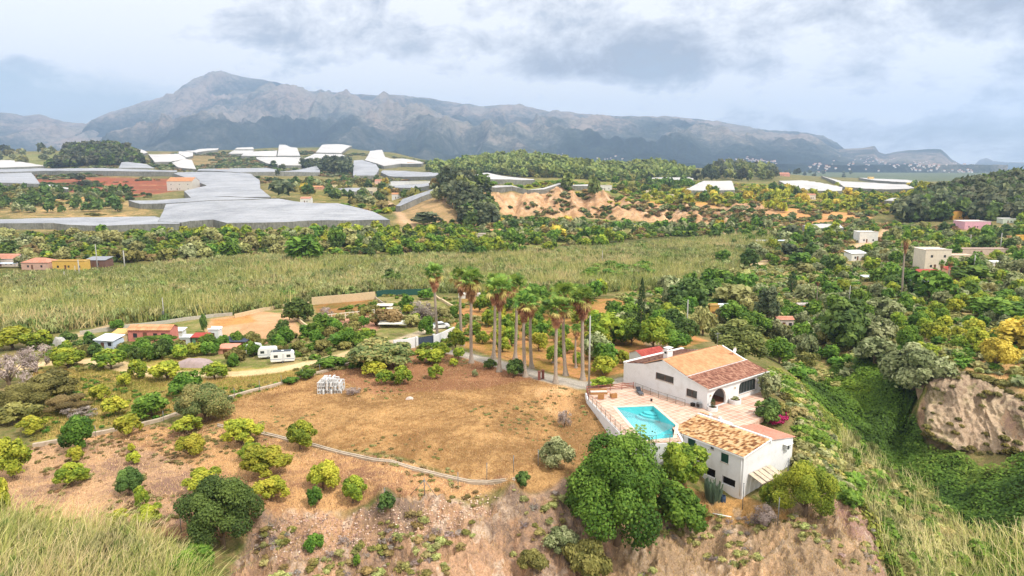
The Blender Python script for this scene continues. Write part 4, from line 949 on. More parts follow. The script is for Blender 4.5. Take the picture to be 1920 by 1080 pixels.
# gate wall with grille between terrace and outbuilding roof
gw_ = MB(); P1, P2 = ow(RX + .6, OY - .1), ow(RX + .6, 6.0)
ge = empty('grille_wall', ow(RX + .75, 8.6, 5.0), T2 , 'low white wall with a rusty grille above the outbuilding roof', 'wall')
MB().box((-.15, .9, 0), (.15, 2.6, .75)).box((-.15, -2.6, 0), (.15, -.9, .75)).box((-.2, .6, 0), (.2, .9, 1.0)).box((-.2, -.9, 0), (.2, -.6, 1.0)).build('wall', WHITE, ge)
mb = MB()
for k in range(9): mb.tube([(0, -.6 + k * .15, .02), (0, -.6 + k * .15, .85)], .02, 4)
mb.tube([(0, -.6, .85), (0, .6, .85)], .025, 4); mb.build('grille', paint('rust_iron', (120, 96, 70), .2, 8), ge)
tiled_roof('coping_tiles', (-.2, .9, .76), (-.2, 2.6, .76), (.2, 2.6, .8), (.2, .9, .8), T_ORANGE, ge, seed=12)
# stone mound of tiles right of the wall and a bench on the front terrace
bn = empty('stone_bench', world_of(12.6, -1.3), TH, 'small cream stone bench beneath the arched window', 'bench')
MB().box((-.7, -.25, .36), (.7, .25, .46)).build('seat', COPE, bn, bevel=.02)
for s_ in (-.5, .5): MB().box((s_ - .1, -.2, 0), (s_ + .1, .2, .36)).build('leg', COPE, bn)
# ================================================================ WHERE BUILDINGS STAND (read by the planting, which keeps clear of them)
WH = (230, 228, 222); CRM = (226, 206, 176)
HOUSES = [
 (289,640,80,30,(206,130,118),'o','gable','salmon pink house with long orange tiled roof behind a vine',dict(depth=.4,nwin=3)),
 (207,656,40,24,(196,208,222),(226,232,238),'mono','pale blue shed with a white sheet roof',dict(name='shed',cat='shed',rot=-12,nwin=1)),
 (232,640,28,20,(214,190,150),(214,176,110),'mono','small hut with sandy yellow roof beside the salmon house',dict(name='shed',cat='shed',nwin=1,door=False)),
 (337,630,18,12,(224,226,228),(236,238,240),'mono','white sheeted lean-to at the right end of the salmon house',dict(name='shed',cat='shed',nwin=0)),
 (351,648,18,17,(206,208,206),(228,232,236),'flat','grey white cabin beside the green shed',dict(name='cabin',cat='cabin',nwin=1)),
 (378,646,26,18,(104,140,112),(172,72,62),'mono','green shed with a dark red roof',dict(name='shed',cat='shed',nwin=1)),
 (405,641,19,26,(222,224,224),(236,238,238),'flat','tall white cabin at the edge of the bare yard',dict(name='cabin',cat='cabin',nwin=1)),
 (446,650,42,13,(150,110,90),(74,80,98),'mono','low shed with a dark blue grey roof',dict(name='shed',cat='shed',nwin=1)),
 (430,664,32,14,(206,150,128),(218,150,126),'mono','low shed with a salmon roof left of the caravans',dict(name='shed',cat='shed',nwin=1)),
 (296,657,17,13,(210,132,104),(214,140,116),'mono','tiny salmon hut below the vine',dict(name='shed',cat='shed',nwin=0)),
 (18,500,46,22,(228,212,200),'p','gable','pink roofed white house at the far left edge',dict(nwin=3)),
 (78,506,50,20,(206,168,150),'p','hip','house with a broad salmon red hipped roof',dict(nwin=2)),
 (135,506,60,17,(222,180,92),(196,160,90),'flat','long bright yellow building next to the salmon red roof',dict(name='building',cat='building',nwin=3,depth=.3)),
 (187,501,38,17,(122,92,82),(150,152,158),'mono','brown shed under a grey metal roof',dict(name='shed',cat='shed',nwin=1)),
 (345,357,46,23,(214,206,194),'o','gable','orange roofed farmhouse beside the climbing nets',dict(nwin=3,storey=2)),
 (575,381,19,11,WH,'p','gable','small white hut with a pinkish roof at the net crest',dict(name='hut',cat='hut',nwin=1)),
 (418,324,26,7,(214,120,96),'o','gable','distant orange hut in front of the dark edged net',dict(name='hut',cat='hut',nwin=2)),
 (770,352,70,11,WH,(220,218,214),'flat','long white farmhouse with dark windows in the far middle',dict(nwin=6,depth=.3)),
 (745,373,18,11,WH,'o','gable','little white house at the foot of the slanting net',dict(nwin=1)),
 (698,367,16,14,(230,214,186),(226,216,200),'flat','cream hut with a flat roof, right of the farm huts',dict(name='hut',cat='hut',nwin=1)),
 (626,353,14,6,(232,216,176),(222,200,160),'flat','tiny cream hut on the left of the farm huts',dict(name='hut',cat='hut',nwin=1)),
 (592,355,28,6,(206,150,126),'o','gable','low orange roofed hut among far trees',dict(name='hut',cat='hut',nwin=2)),
 (712,345,16,8,(232,196,180),'p','gable','pale pink hut behind the farm huts',dict(name='hut',cat='hut',nwin=1)),
 (775,311,20,6,(230,190,150),(224,180,140),'flat','peach coloured hut at the end of the hillside nets',dict(name='hut',cat='hut',nwin=2)),
 (856,321,11,7,(232,214,190),'p','gable','tiny cream house under the green hills',dict(name='hut',cat='hut',nwin=1)),
 (929,442,20,12,(226,206,186),'o','gable','hut with an orange roof among valley trees',dict(name='hut',cat='hut',nwin=1)),
 (905,449,26,10,(208,198,186),(190,176,160),'flat','low grey ruin left of the orange roofed hut',dict(name='hut',cat='hut',nwin=2,door=False)),
 (1217,368,11,10,(236,220,190),(230,216,190),'flat','small cream hut on the orange terrace, left one',dict(name='hut',cat='hut',nwin=1)),
 (1257,373,11,8,(236,226,206),(230,216,190),'flat','small white hut on the orange terrace, right one',dict(name='hut',cat='hut',nwin=1)),
 (1135,357,22,9,(230,224,214),(214,206,196),'flat','white hut on the rim above the eroded cliff',dict(name='hut',cat='hut',nwin=2)),
 (1520,374,14,10,(232,218,206),'p','gable','small pinkish hut under the dark plateau trees',dict(name='hut',cat='hut',nwin=1)),
 (1468,330,20,6,(220,160,140),'p','gable','distant hut with a pink roof on the skyline plateau',dict(name='hut',cat='hut',nwin=2)),
 (1632,340,9,8,(232,196,120),(222,190,120),'flat','small yellow tower hut on the right plateau',dict(name='hut',cat='hut',nwin=1)),
 (1800,412,50,15,(226,170,76),(214,150,96),'flat','ochre yellow house below the dark hill wood',dict(nwin=2)),
 (1821,430,48,14,(232,176,190),(226,210,204),'flat','long pale pink house with a flat roof',dict(nwin=3)),
 (1886,419,24,9,(206,214,196),(216,214,206),'flat','pale green hut right of the pink house',dict(name='hut',cat='hut',nwin=1)),
 (1622,455,34,20,WH,(224,218,212),'flat','white house with a small terrace beside the dirt track',dict(nwin=2)),
 (1603,489,32,17,WH,(222,222,222),'mono','plain white hut with a slanted roof on the dry slope',dict(name='hut',cat='hut',nwin=2,rot=10)),
 (1745,506,48,38,(232,216,196),(226,212,196),'flat','beige two storey house above the red roofs',dict(nwin=2,storey=2,depth=.8)),
 (1787,523,34,20,(230,196,150),'r','mono','cream annex with a red roof beside the beige house',dict(nwin=1)),
 (1742,524,44,15,(196,120,96),'r','mono','low building with a red tiled roof in front of the beige house',dict(nwin=1)),
 (1800,488,40,9,(226,206,180),(212,190,168),'flat','long low wall like outhouse right of the beige house',dict(name='outhouse',cat='outhouse',nwin=0,door=False)),
 (1842,478,86,12,(206,182,166),(196,172,158),'flat','long pale stone building on the terraced slope',dict(name='outhouse',cat='outhouse',nwin=2,depth=.2)),
 (1915,458,16,16,(226,180,84),(214,170,90),'flat','yellow house cut by the right edge',dict(nwin=1)),
 (1909,505,22,10,(226,196,176),'p','gable','pinkish hut near the right edge',dict(name='hut',cat='hut',nwin=1)),
 (1865,499,16,9,(228,226,222),(232,230,226),'mono','small white hut by a pole on the right slope',dict(name='hut',cat='hut',nwin=0)),
 (1399,455,13,10,WH,(228,226,222),'flat','small white hut at the head of the dirt yard',dict(name='hut',cat='hut',nwin=1)),
 (1439,446,14,9,(176,132,122),(150,110,104),'mono','small brick brown hut behind the dirt yard',dict(name='hut',cat='hut',nwin=0)),
 (1337,597,18,26,(222,172,94),(212,176,110),'flat','ochre hut behind the bright green tree',dict(name='hut',cat='hut',nwin=1)),
 (1360,588,28,15,(206,204,204),(222,226,232),'mono','grey white shed touching the ochre hut',dict(name='shed',cat='shed',nwin=0)),
 (1468,618,30,24,(222,206,200),'p','gable','little house with a pinkish tiled roof under the dark conical tree',dict(nwin=1)),
 (1507,585,22,14,(214,140,64),(206,196,190),'flat','orange and grey hut in the scrub of the side valley',dict(name='hut',cat='hut',nwin=1)),
 (880,560,40,9,(232,228,222),(226,222,216),'flat','low white building between the palms at the cane edge',dict(name='outhouse',cat='outhouse',nwin=2,depth=.3)),
 (622,499,30,7,(222,218,212),(206,202,196),'flat','low white hut at the edge of the canes',dict(name='hut',cat='hut',nwin=1)),
 (931,478,16,6,(230,228,222),(226,222,216),'flat','tiny white hut in the valley orchard',dict(name='hut',cat='hut',nwin=1)),
]
CLEAR = [(a[0], a[1], a[2], a[3]) for a in HOUSES] + [(738,616,54,8),(722,580,30,6),(735,586,22,5),(1446,460,58,8),(1428,474,18,4),(1628,530,26,10),(1728,541,46,13),(12,503,44,8),(826,616,28,12),(504,671,90,20)]
def clear_zone(px, py, w_, h): return zone([(px - w_ * .56, py - 3), (px + w_ * .56, py - 3), (px + w_ * .54, py + 4 + h * .55), (px - w_ * .54, py + 4 + h * .55)])
NETS = [
 ([(296,415),(311,382),(400,376),(510,372),(575,380),(662,387),(700,397),(731,413),(500,417),(425,418),(400,412),(357,414),(340,417)], 4.8, 'huge grey netted field sloping to the river bed', 0),
 ([(241,376),(345,372),(505,371.5),(400,375),(311,381),(262,382)], 5, 'pale narrow netted strip just above the huge netted field', 0),
 ([(345,358),(388,348),(365,338),(320,323),(370,322),(450,324),(470,326),(487,338),(488,353),(508,370),(358,371)], 5, 'tall blue grey netted field climbing the hill behind the huge one', 0),
 ([(-60,315),(75,315.5),(220,316.5),(332,319.5),(332,322),(220,321),(75,320.5),(-60,320)], 7, 'very long thin netted strip above the red earth field', 0),
 ([(-60,321),(57,321),(65,331),(75,345),(-60,344)], 5, 'grey netted field at the left edge below the long strip', 0),
 ([(-60,298),(20,300),(85,311),(-60,313)], 5, 'bright white netting at the far left edge', 1),
 ([(75,346),(100,347),(128,352),(128,355),(90,350)], 4, 'small pale netted wedge among the left terraces', 1),
 ([(-60,411),(150,407),(290,405),(300,408),(338,416),(336,420),(200,423),(125,421),(100,418),(-60,418)], 4.5, 'long grey netted field along the left edge of the valley', 0),
 ([(222,315),(228,304),(248,303),(275,308),(291,315)], 6, 'humped grey netting in front of the dark wood', 0),
 ([(240,279),(250,275),(262,278),(277,286),(268,288)], 5, 'sliver of cream netting at the right of the dark wood', 1),
 ([(278,289),(335,288),(350,297),(320,303),(290,304)], 5, 'cream netted terrace right of the dark wood, upper one', 1),
 ([(322,305),(345,298),(360,300),(368,317),(335,314)], 5, 'cream netted terrace right of the dark wood, lower one', 1),
 ([(335,284),(362,284),(362,292),(350,295),(335,288)], 5, 'narrow cream netting behind the two cream terraces', 1),
 ([(347,283),(365,282),(375,272.5),(410,272.5),(408,281),(385,283),(368,286)], 6, 'pale netting alone against the foot of the mountain', 1),
 ([(428,288),(438,282),(476,282),(470,288)], 6, 'low front strip of the stepped pale nets', 1),
 ([(440,280),(446,275),(474,275),(476,280)], 6, 'upper step of the stepped pale nets', 1),
 ([(452,292),(460,285),(520,282),(518,293)], 6, 'wide left part of the pale nets under the mountain', 1),
 ([(520,292),(524,271),(534,269),(545,276),(557,277),(563,292)], 8, 'tall peaked netting under the mountain', 1),
 ([(482,298),(480,295),(565,295),(565,310),(520,310),(500,306)], 6, 'large pale netting in front of the tall peaked one', 1),
 ([(370,320),(372,317),(500,314.5),(520,318),(522,322),(450,323)], 6, 'long dark edged netting left of the compact grove', 0),
 ([(520,322),(560,318),(600,309),(600,323)], 6, 'blue grey netting directly left of the compact grove', 0),
 ([(592,286),(606,271),(660,270),(648,280),(640,287)], 7, 'brightest white net on the hillside', 1),
 ([(565,299),(590,288),(640,289),(655,296),(620,298),(575,302)], 6, 'white stepped net below the brightest one', 1),
 ([(662,329),(663,301),(680,300),(705,308),(711,317),(703,329)], 7, 'rounded blue grey net right of the compact grove', 0),
 ([(684,300),(694,283),(716,281),(722,294),(750,300),(752,307),(720,311),(708,307)], 6, 'white terraced net climbing to a bare knoll', 1),
 ([(740,298),(757,297),(794,305),(790,307),(752,307)], 6, 'thin white net at the right end of the hillside nets', 1),
 ([(714,323),(718,319),(760,320),(822,324),(823,330),(735,331)], 5, 'long low grey net before the green hills', 0),
 ([(825,329),(880,330),(890,334),(825,333)], 5, 'thin white net beside the lone dark tree', 1),
 ([(885,332),(895,324),(915,324),(990,335),(1003,338),(905,336)], 5, 'pointed white net below the green hills', 1),
 ([(920,351),(930,348),(1050,346),(1105,345),(1105,349),(930,352)], 4.5, 'long white net along the top of the far cliff', 1),
 ([(742,386),(755,373),(811,355),(815,359),(790,369),(750,387)], 4.5, 'slanting pale net leading up to the pine grove', 0),
 ([(720,344),(815,342),(812,346),(760,352),(722,350)], 4.5, 'pale net behind the white farmhouse', 0),
 ([(620,354),(680,352),(705,354),(700,359),(630,359)], 4.5, 'pale net between the farm huts in the far middle', 0),
 ([(1282,356),(1320,339),(1372,339),(1378,356)], 5, 'grey white net shaped like a roof below the wooded knoll', 1),
 ([(1460,339),(1505,338),(1580,351),(1578,358),(1487,357)], 5, 'white sloping net right of the wooded knoll', 1),
 ([(1540,329),(1580,340),(1640,343),(1700,346),(1715,353),(1600,351),(1582,350)], 5, 'broad white net on the right plateau', 1),
 ([(1610,333),(1700,337),(1790,343),(1780,345),(1700,342),(1640,338)], 5, 'farthest white net on the right plateau', 1),
 ([(1658,376),(1672,371),(1705,371),(1706,377)], 4.5, 'small white net at the edge of the dark hill wood', 1),
 ([(1215,337),(1222,333),(1300,332),(1300,337)], 5, 'thin white net below the right end of the pine hills', 1),
 ([(1505,422),(1540,419),(1575,421),(1582,427),(1520,428)], 3.5, 'small pale net beside the bright green orchard', 1),
]
def net_zone(poly, dz):
    P = [hit(px, py, dz, G=H0) for px, py in poly]; return [(q.x, q.y) for q in P]
# ================================================================ FOLIAGE
def leafmat(name, rough=.6, transl=.3, gloss=.2):
    m = bpy.data.materials.new(name); m.use_nodes = True; nt = m.node_tree; b = nt.nodes['Principled BSDF']; out = nt.nodes['Material Output']
    a = N(nt, 'ShaderNodeAttribute'); a.attribute_name = 'lc'
    oi = N(nt, 'ShaderNodeObjectInfo'); hs = N(nt, 'ShaderNodeHueSaturation'); L(nt, a.outputs[0], hs.inputs['Color']); hs.inputs['Saturation'].default_value = .97
    L(nt, mathn(nt, 'ADD', .474, mathn(nt, 'MULTIPLY', oi.outputs['Random'], .03)), hs.inputs['Hue'])
    f = mathn(nt, 'FRACT', mathn(nt, 'MULTIPLY', oi.outputs['Random'], 7.31)); L(nt, mathn(nt, 'ADD', 1.0, mathn(nt, 'MULTIPLY', f, .46)), hs.inputs['Value'])
    L(nt, hs.outputs[0], b.inputs['Base Color']); b.inputs['Roughness'].default_value = rough; b.inputs['Specular IOR Level'].default_value = gloss
    if transl:
        t = N(nt, 'ShaderNodeBsdfTranslucent'); L(nt, hs.outputs[0], t.inputs[0]); ms = N(nt, 'ShaderNodeMixShader'); ms.inputs[0].default_value = transl
        L(nt, b.outputs[0], ms.inputs[1]); L(nt, t.outputs[0], ms.inputs[2]); L(nt, ms.outputs[0], out.inputs[0])
    return m
LEAF = leafmat('foliage'); DRYL = leafmat('dry_foliage', .9, .15, .05)
BARK = paint('bark', (132, 112, 92), .25, 6, .95, streak=True)
def rdir(rng, n):
    v = rng.normal(size=(n, 3)); return v / np.linalg.norm(v, axis=1, keepdims=True)
def leaf_quads(Cn, Nn, size, rng, aspect=.6, axis=None):
    """rhombic leaf sprays: centres, normals, sizes -> vertices, faces"""
    n = len(Cn); Nn = Nn / np.maximum(np.linalg.norm(Nn, axis=1, keepdims=True), 1e-6)
    r = rdir(rng, n) if axis is None else axis
    U = np.cross(Nn, r); U /= np.maximum(np.linalg.norm(U, axis=1, keepdims=True), 1e-6); Vv = np.cross(Nn, U)
    s = np.asarray(size).reshape(-1, 1); w = s * aspect * .5; h = s * .5
    V = np.stack([Cn - Vv * h, Cn + U * w, Cn + Vv * h, Cn - U * w], 1).reshape(-1, 3)
    F = np.arange(n * 4).reshape(n, 4); return V, F
SPEC = {   # name: (pale, mid, deep) leaf colours, lobes, height/width, leaf scale, bottom clearance, irregularity
 'citrus':   dict(c=[(164,176,52),(112,138,38),(64,94,28)], lobes=16, hr=.95, clear=.1),
 'citrus_yellow': dict(c=[(190,190,58),(146,158,44),(90,114,34)], lobes=13, hr=.95, clear=.08, open=.25),
 'green':    dict(c=[(122,156,52),(82,120,36),(46,80,26)], lobes=22, hr=1.0, clear=.08),
 'deep':     dict(c=[(112,138,62),(76,102,46),(46,70,34)], lobes=20, hr=1.0, clear=.08),
 'olive':    dict(c=[(174,178,130),(124,134,86),(80,92,56)], lobes=18, hr=.85, clear=.06, open=.2),
 'medlar':   dict(c=[(172,162,96),(114,132,74),(70,94,60)], lobes=20, hr=.7, clear=.03, open=.2),
 'pine':     dict(c=[(150,158,84),(108,122,62),(66,84,46)], lobes=18, hr=1.15, clear=.2, open=.3),
 'darkpine': dict(c=[(112,118,82),(76,88,60),(50,62,46)], lobes=18, hr=1.1, clear=.15, open=.25),
 'scrub':    dict(c=[(160,156,84),(118,116,56),(72,80,40)], lobes=14, hr=.6, clear=.0, open=.35),
 'rusty':    dict(c=[(168,148,92),(132,116,68),(96,90,54)], lobes=12, hr=.7, clear=.02, open=.3),
 'pale':     dict(c=[(186,184,116),(148,148,86),(100,108,60)], lobes=14, hr=.8, clear=.0, open=.35),
 'golden':   dict(c=[(218,200,76),(188,172,62),(136,134,54)], lobes=16, hr=.85, clear=.06, open=.25),
 'cane':     dict(c=[(172,170,116),(136,142,86),(96,110,60)], lobes=10, hr=.85, clear=.0, open=.62),
 'canegreen': dict(c=[(146,158,92),(108,128,66),(72,96,48)], lobes=10, hr=.85, clear=.0, open=.62),
 'greydead': dict(c=[(186,172,160),(146,132,122),(104,94,88)], lobes=12, hr=.7, clear=.0, open=.75),
}
_tp = {}
LODN = {-1: (26000, .031), 0: (5200, .075), 1: (1500, .125), 2: (420, .22), 3: (120, .40), 4: (300, .25)}
def crown_arrays(sp, lod, var):
    k = (sp, lod, var)
    if k in _tp: return _tp[k]
    d = SPEC[sp]; rng = np.random.RandomState(abs(hash(sp)) % 1000 * 0 + sum(map(ord, sp)) * 7 + var * 31)
    n, ls = LODN[lod]; K = d['lobes']; hr = d['hr']; cl = d['clear']
    i = np.arange(K); u = (i + .5) / K; ph = i * 2.39996 + rng.rand(K) * 1.0
    zz = 1 - 1.62 * u ; rr_ = np.sqrt(np.clip(1 - zz * zz, 0, 1))
    rad = .5 + rng.rand(K) * .42
    ctr = np.stack([rr_ * np.cos(ph), rr_ * np.sin(ph), zz], 1) * rad[:, None] * .5
    lr = (.22 + rng.rand(K) * .30) * .5
    ctr = np.concatenate([ctr, [[0, 0, 0]]]); lr = np.append(lr, .27)
    wgt = lr ** 2; wgt /= wgt.sum(); rng2 = np.random.RandomState(sum(map(ord, sp)) + var * 17 + lod)
    li = rng2.choice(K + 1, n, p=wgt); dr = rdir(rng2, n)
    out = ctr[li] / np.maximum(np.linalg.norm(ctr[li], axis=1, keepdims=True), .05)
    dr = dr + out * .55 + np.array([0, 0, .25]); dr /= np.linalg.norm(dr, axis=1, keepdims=True)
    op = d.get('open', .12); rad = lr[li] * (1.0 - rng2.rand(n) ** 1.6 * (.35 + op)) * (1 + (rng2.rand(n) < .12) * rng2.rand(n) * .35)
    P = ctr[li] + dr * rad[:, None]
    P[:, 2] = (P[:, 2] + .5) ; P[:, 2] = cl + np.clip(P[:, 2], -.02, 1.2) * (hr - cl)
    P[:, :2] *= 1 + (vnoise(P[:, 0] * 5 + 9, P[:, 2] * 5 + var * 3, 5) - .5)[:, None] * .24
    P[:, :2] *= .5 / np.percentile(np.hypot(P[:, 0], P[:, 1]), 97); P[:, 2] *= hr / np.percentile(P[:, 2], 98.5)
    Nn = dr * .9 + rdir(rng2, n) * .75 + np.array([0, 0, .35])
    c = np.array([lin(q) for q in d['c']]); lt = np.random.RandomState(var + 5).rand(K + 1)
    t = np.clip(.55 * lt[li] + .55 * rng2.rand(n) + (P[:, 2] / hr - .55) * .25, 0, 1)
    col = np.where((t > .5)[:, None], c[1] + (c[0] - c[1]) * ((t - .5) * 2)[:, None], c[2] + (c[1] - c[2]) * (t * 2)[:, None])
    sz = ls * (.7 + rng2.rand(n) * .7) * (1 if op < .6 else .8)
    if sp.startswith('cane'):
        V, F = leaf_quads(P, np.stack([Nn[:, 0], Nn[:, 1], Nn[:, 2] * .2], 1), sz * 1.45, rng2, .16, axis=np.stack([rng2.normal(0, .35, n), rng2.normal(0, .35, n), np.ones(n)], 1))
        V2 = V.reshape(-1, 4, 3); cc_ = V2.mean(1, keepdims=True); d_ = V2 - cc_; V = (cc_ + d_).reshape(-1, 3)
    else: V, F = leaf_quads(P, Nn, sz, rng2, .62 if op < .6 else .22)
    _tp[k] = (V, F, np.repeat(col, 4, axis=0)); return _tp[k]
def trunk_mb(hr, cl, rng, thick=.035, multi=False):
    mb = MB(); top = cl + (hr - cl) * .45
    stems = 3 if multi else 1
    for s_ in range(stems):
        a = rng.rand() * 6.28; lean = .03 if stems == 1 else .1
        mb.tube([(0, 0, -.06), (lean * .4 * math.cos(a), lean * .4 * math.sin(a), cl * .6 + .02), (lean * math.cos(a), lean * math.sin(a), top)], [thick * 1.35, thick, thick * .6], 6)
    for k in range(6):
        a = k * 1.05 + rng.rand() * .5; z0 = cl + (top - cl) * (.1 + .12 * k); r = .26 + rng.rand() * .1
        mb.tube([(0, 0, z0 * .8), (r * .45 * math.cos(a), r * .45 * math.sin(a), z0 + .08), (r * math.cos(a), r * math.sin(a), min(hr * .8, z0 + .26))], [thick * .6, thick * .4, thick * .15], 5)
    return mb
_pm = {}
def tree_meshes(sp, lod, var):
    k = (sp, lod, var)
    if k not in _pm:
        V, F, c = crown_arrays(sp, lod, var); rng = random.Random(var); rng.rand = rng.random
        dry = sp in ('greydead',)
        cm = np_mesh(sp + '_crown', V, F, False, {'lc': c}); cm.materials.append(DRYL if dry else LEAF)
        tm = trunk_mb(SPEC[sp]['hr'], max(.08, SPEC[sp]['clear']), rng, multi=sp in ('olive', 'medlar', 'scrub', 'greydead', 'pale')).mesh(sp + '_trunk'); tm.materials.append(BARK)
        _pm[k] = (cm, tm)
    return _pm[k]
KIND = {'citrus': ('citrus_tree', 'citrus tree'), 'citrus_yellow': ('lemon_tree', 'lemon tree'), 'green': ('broadleaf_tree', 'tree'), 'deep': ('evergreen_tree', 'tree'), 'olive': ('olive_tree', 'olive tree'),
        'medlar': ('medlar_shrub', 'shrub'), 'pine': ('pine_tree', 'pine tree'), 'darkpine': ('pine_tree', 'pine tree'), 'scrub': ('shrub', 'shrub'), 'rusty': ('shrub', 'shrub'), 'pale': ('shrub', 'shrub'),
        'golden': ('golden_tree', 'tree'), 'cane':     dict(c=[(172,170,116),(136,142,86),(96,110,60)], lobes=10, hr=.85, clear=.0, open=.62),
 'canegreen': dict(c=[(146,158,92),(108,128,66),(72,96,48)], lobes=10, hr=.85, clear=.0, open=.62),
 'greydead': ('dry_shrub', 'shrub')}
_rt = random.Random(5)
def plant(sp, loc, w_, h_, label, group=None, lod=None, var=None, rz=None):
    D = loc[1]; hr = SPEC[sp]['hr']
    if lod is None: lod = -1 if w_ > 6 and D < 100 else 0 if D < 82 and w_ > 2.5 or w_ > 6 and D < 130 else 1 if D < 190 else 2 if D < 420 else 3
    var = _rt.randrange(3) if var is None else var; cm, tm = tree_meshes(sp, lod, var); nm, cat = KIND[sp]
    rz = _rt.random() * 6.28 if rz is None else rz; sc_ = (w_, w_, h_ / hr)
    if lod >= 3:
        o = link(nm, cm, None, None, loc, rz); o.scale = sc_; return tag(o, label, cat, group)
    e = empty(nm, loc, rz, label, cat, group); e.scale = sc_
    for n_, me_ in (('crown', cm), ('trunk', tm)):
        c = bpy.data.objects.new(n_, me_); C.objects.link(c); c.parent = e
    return e
def T(px, py, wpx, hpx, sp, label, group=None, lod=None, sink=.05):
    p = hit(px, py); m = p.y / CP / FPX; w_ = wpx * m * 1.04; y = p.y + w_ * .18; x = azim(px, py) * y; z = gz(x, y)
    if z > p.z + w_ * .12: y = p.y; x = p.x; z = p.z
    h = CAMZ + slope(py - hpx) * y - z
    return plant(sp, (x, y, z - sink), w_, h, label, group, lod)
_kb = {}
def kept_out(x, y):
    for q in KEEPOUT:
        k = id(q)
        if k not in _kb: _kb[k] = (min(p[0] for p in q), max(p[0] for p in q), min(p[1] for p in q), max(p[1] for p in q))
        a, b_, c, d = _kb[k]
        if a <= x <= b_ and c <= y <= d and inpoly(np.array([x]), np.array([y]), q)[0]: return True
    return False
def scatter(poly, n, species, size, label, group, seed=1, mind=None, lod=None, rows=None, hmul=1.0, world=False):
    P = poly if world else zone(poly); rng = np.random.RandomState(seed); xs = [p[0] for p in P]; ys = [p[1] for p in P]
    pts = []; mind = mind or size[0] * .8; cell = {}
    for _ in range(n * 40):
        if len(pts) >= n: break
        x = rng.uniform(min(xs), max(xs)); y = rng.uniform(min(ys), max(ys))
        if rows: y = round(y / rows) * rows + rng.uniform(-.5, .5)
        if not inpoly(np.array([x]), np.array([y]), P)[0]: continue
        if kept_out(x, y): continue
        ci, cj = int(x // mind), int(y // mind)
        if any((x - a) ** 2 + (y - b_) ** 2 < mind ** 2 for i in (-1, 0, 1) for j in (-1, 0, 1) for a, b_ in cell.get((ci + i, cj + j), ())): continue
        cell.setdefault((ci, cj), []).append((x, y)); pts.append((x, y))
    names = list(species); wts = np.array([species[k] for k in names], float); wts /= wts.sum()
    for x, y in pts:
        sp = names[rng.choice(len(names), p=wts)]; w_ = rng.uniform(*size); 
        plant(sp, (x, y, gz(x, y) - .06), w_, w_ * SPEC[sp]['hr'] * rng.uniform(.85, 1.15) * hmul, label, group, lod)
    return pts
KEEPOUT = []
def mass(name, pts, sp, lod, wr, hm, mat, seed, label=None):
    """one object made of many small crowns (for what nobody could count)"""
    rng = np.random.RandomState(seed); Vs, Fs, Cs = [], [], []; off_ = 0
    T3 = [crown_arrays(s_, lod, v_) for s_ in (sp if isinstance(sp, (list, tuple)) else [sp]) for v_ in (0, 1)]
    grp = rng.randint(0, len(T3), len(pts)); pts = np.asarray(pts)
    for g, (V, F, c) in enumerate(T3):
        q = pts[grp == g]
        if not len(q): continue
        a = rng.rand(len(q)) * 6.28; w_ = rng.uniform(*wr, len(q)); h_ = w_ * hm * rng.uniform(.8, 1.2, len(q)); zq = zraw(q[:, 0], q[:, 1])
        x = V[None, :, 0] * np.cos(a)[:, None] - V[None, :, 1] * np.sin(a)[:, None]; y = V[None, :, 0] * np.sin(a)[:, None] + V[None, :, 1] * np.cos(a)[:, None]
        VV = np.stack([q[:, 0, None] + x * w_[:, None], q[:, 1, None] + y * w_[:, None], zq[:, None] - .08 * w_[:, None] + V[None, :, 2] * h_[:, None]], -1).reshape(-1, 3)
        FF = (F[None] + (np.arange(len(q)) * len(V))[:, None, None]).reshape(-1, 4) + off_
        br_ = rng.uniform(.78, 1.2, (len(q), 1, 1)) * (1 + rng.uniform(-.07, .07, (len(q), 1, 3)))
        Vs.append(VV); Fs.append(FF); Cs.append((c[None] * br_).reshape(-1, 3)); off_ += len(VV)
    o = link(name, np_mesh(name, np.concatenate(Vs), np.concatenate(Fs), False, {'lc': np.concatenate(Cs)}), mat)
    return tag(o, label, None, None, 'stuff')
def rand_in(poly, n, seed, world=False, clump=0):
    P = poly if world else zone(poly); rng = np.random.RandomState(seed); xs = [p[0] for p in P]; ys = [p[1] for p in P]; out = np.zeros((0, 2))
    for _ in range(30):
        q = np.stack([rng.uniform(min(xs), max(xs), n * 2), rng.uniform(min(ys), max(ys), n * 2)], 1)
        k = inpoly(q[:, 0], q[:, 1], P)
        for ko in KEEPOUT: k &= ~inpoly(q[:, 0], q[:, 1], ko)
        if clump: k &= fbm(q[:, 0] * clump, q[:, 1] * clump, 3, seed) > .5
        out = np.concatenate([out, q[k]])
        if len(out) >= n: break
    return out[:n]
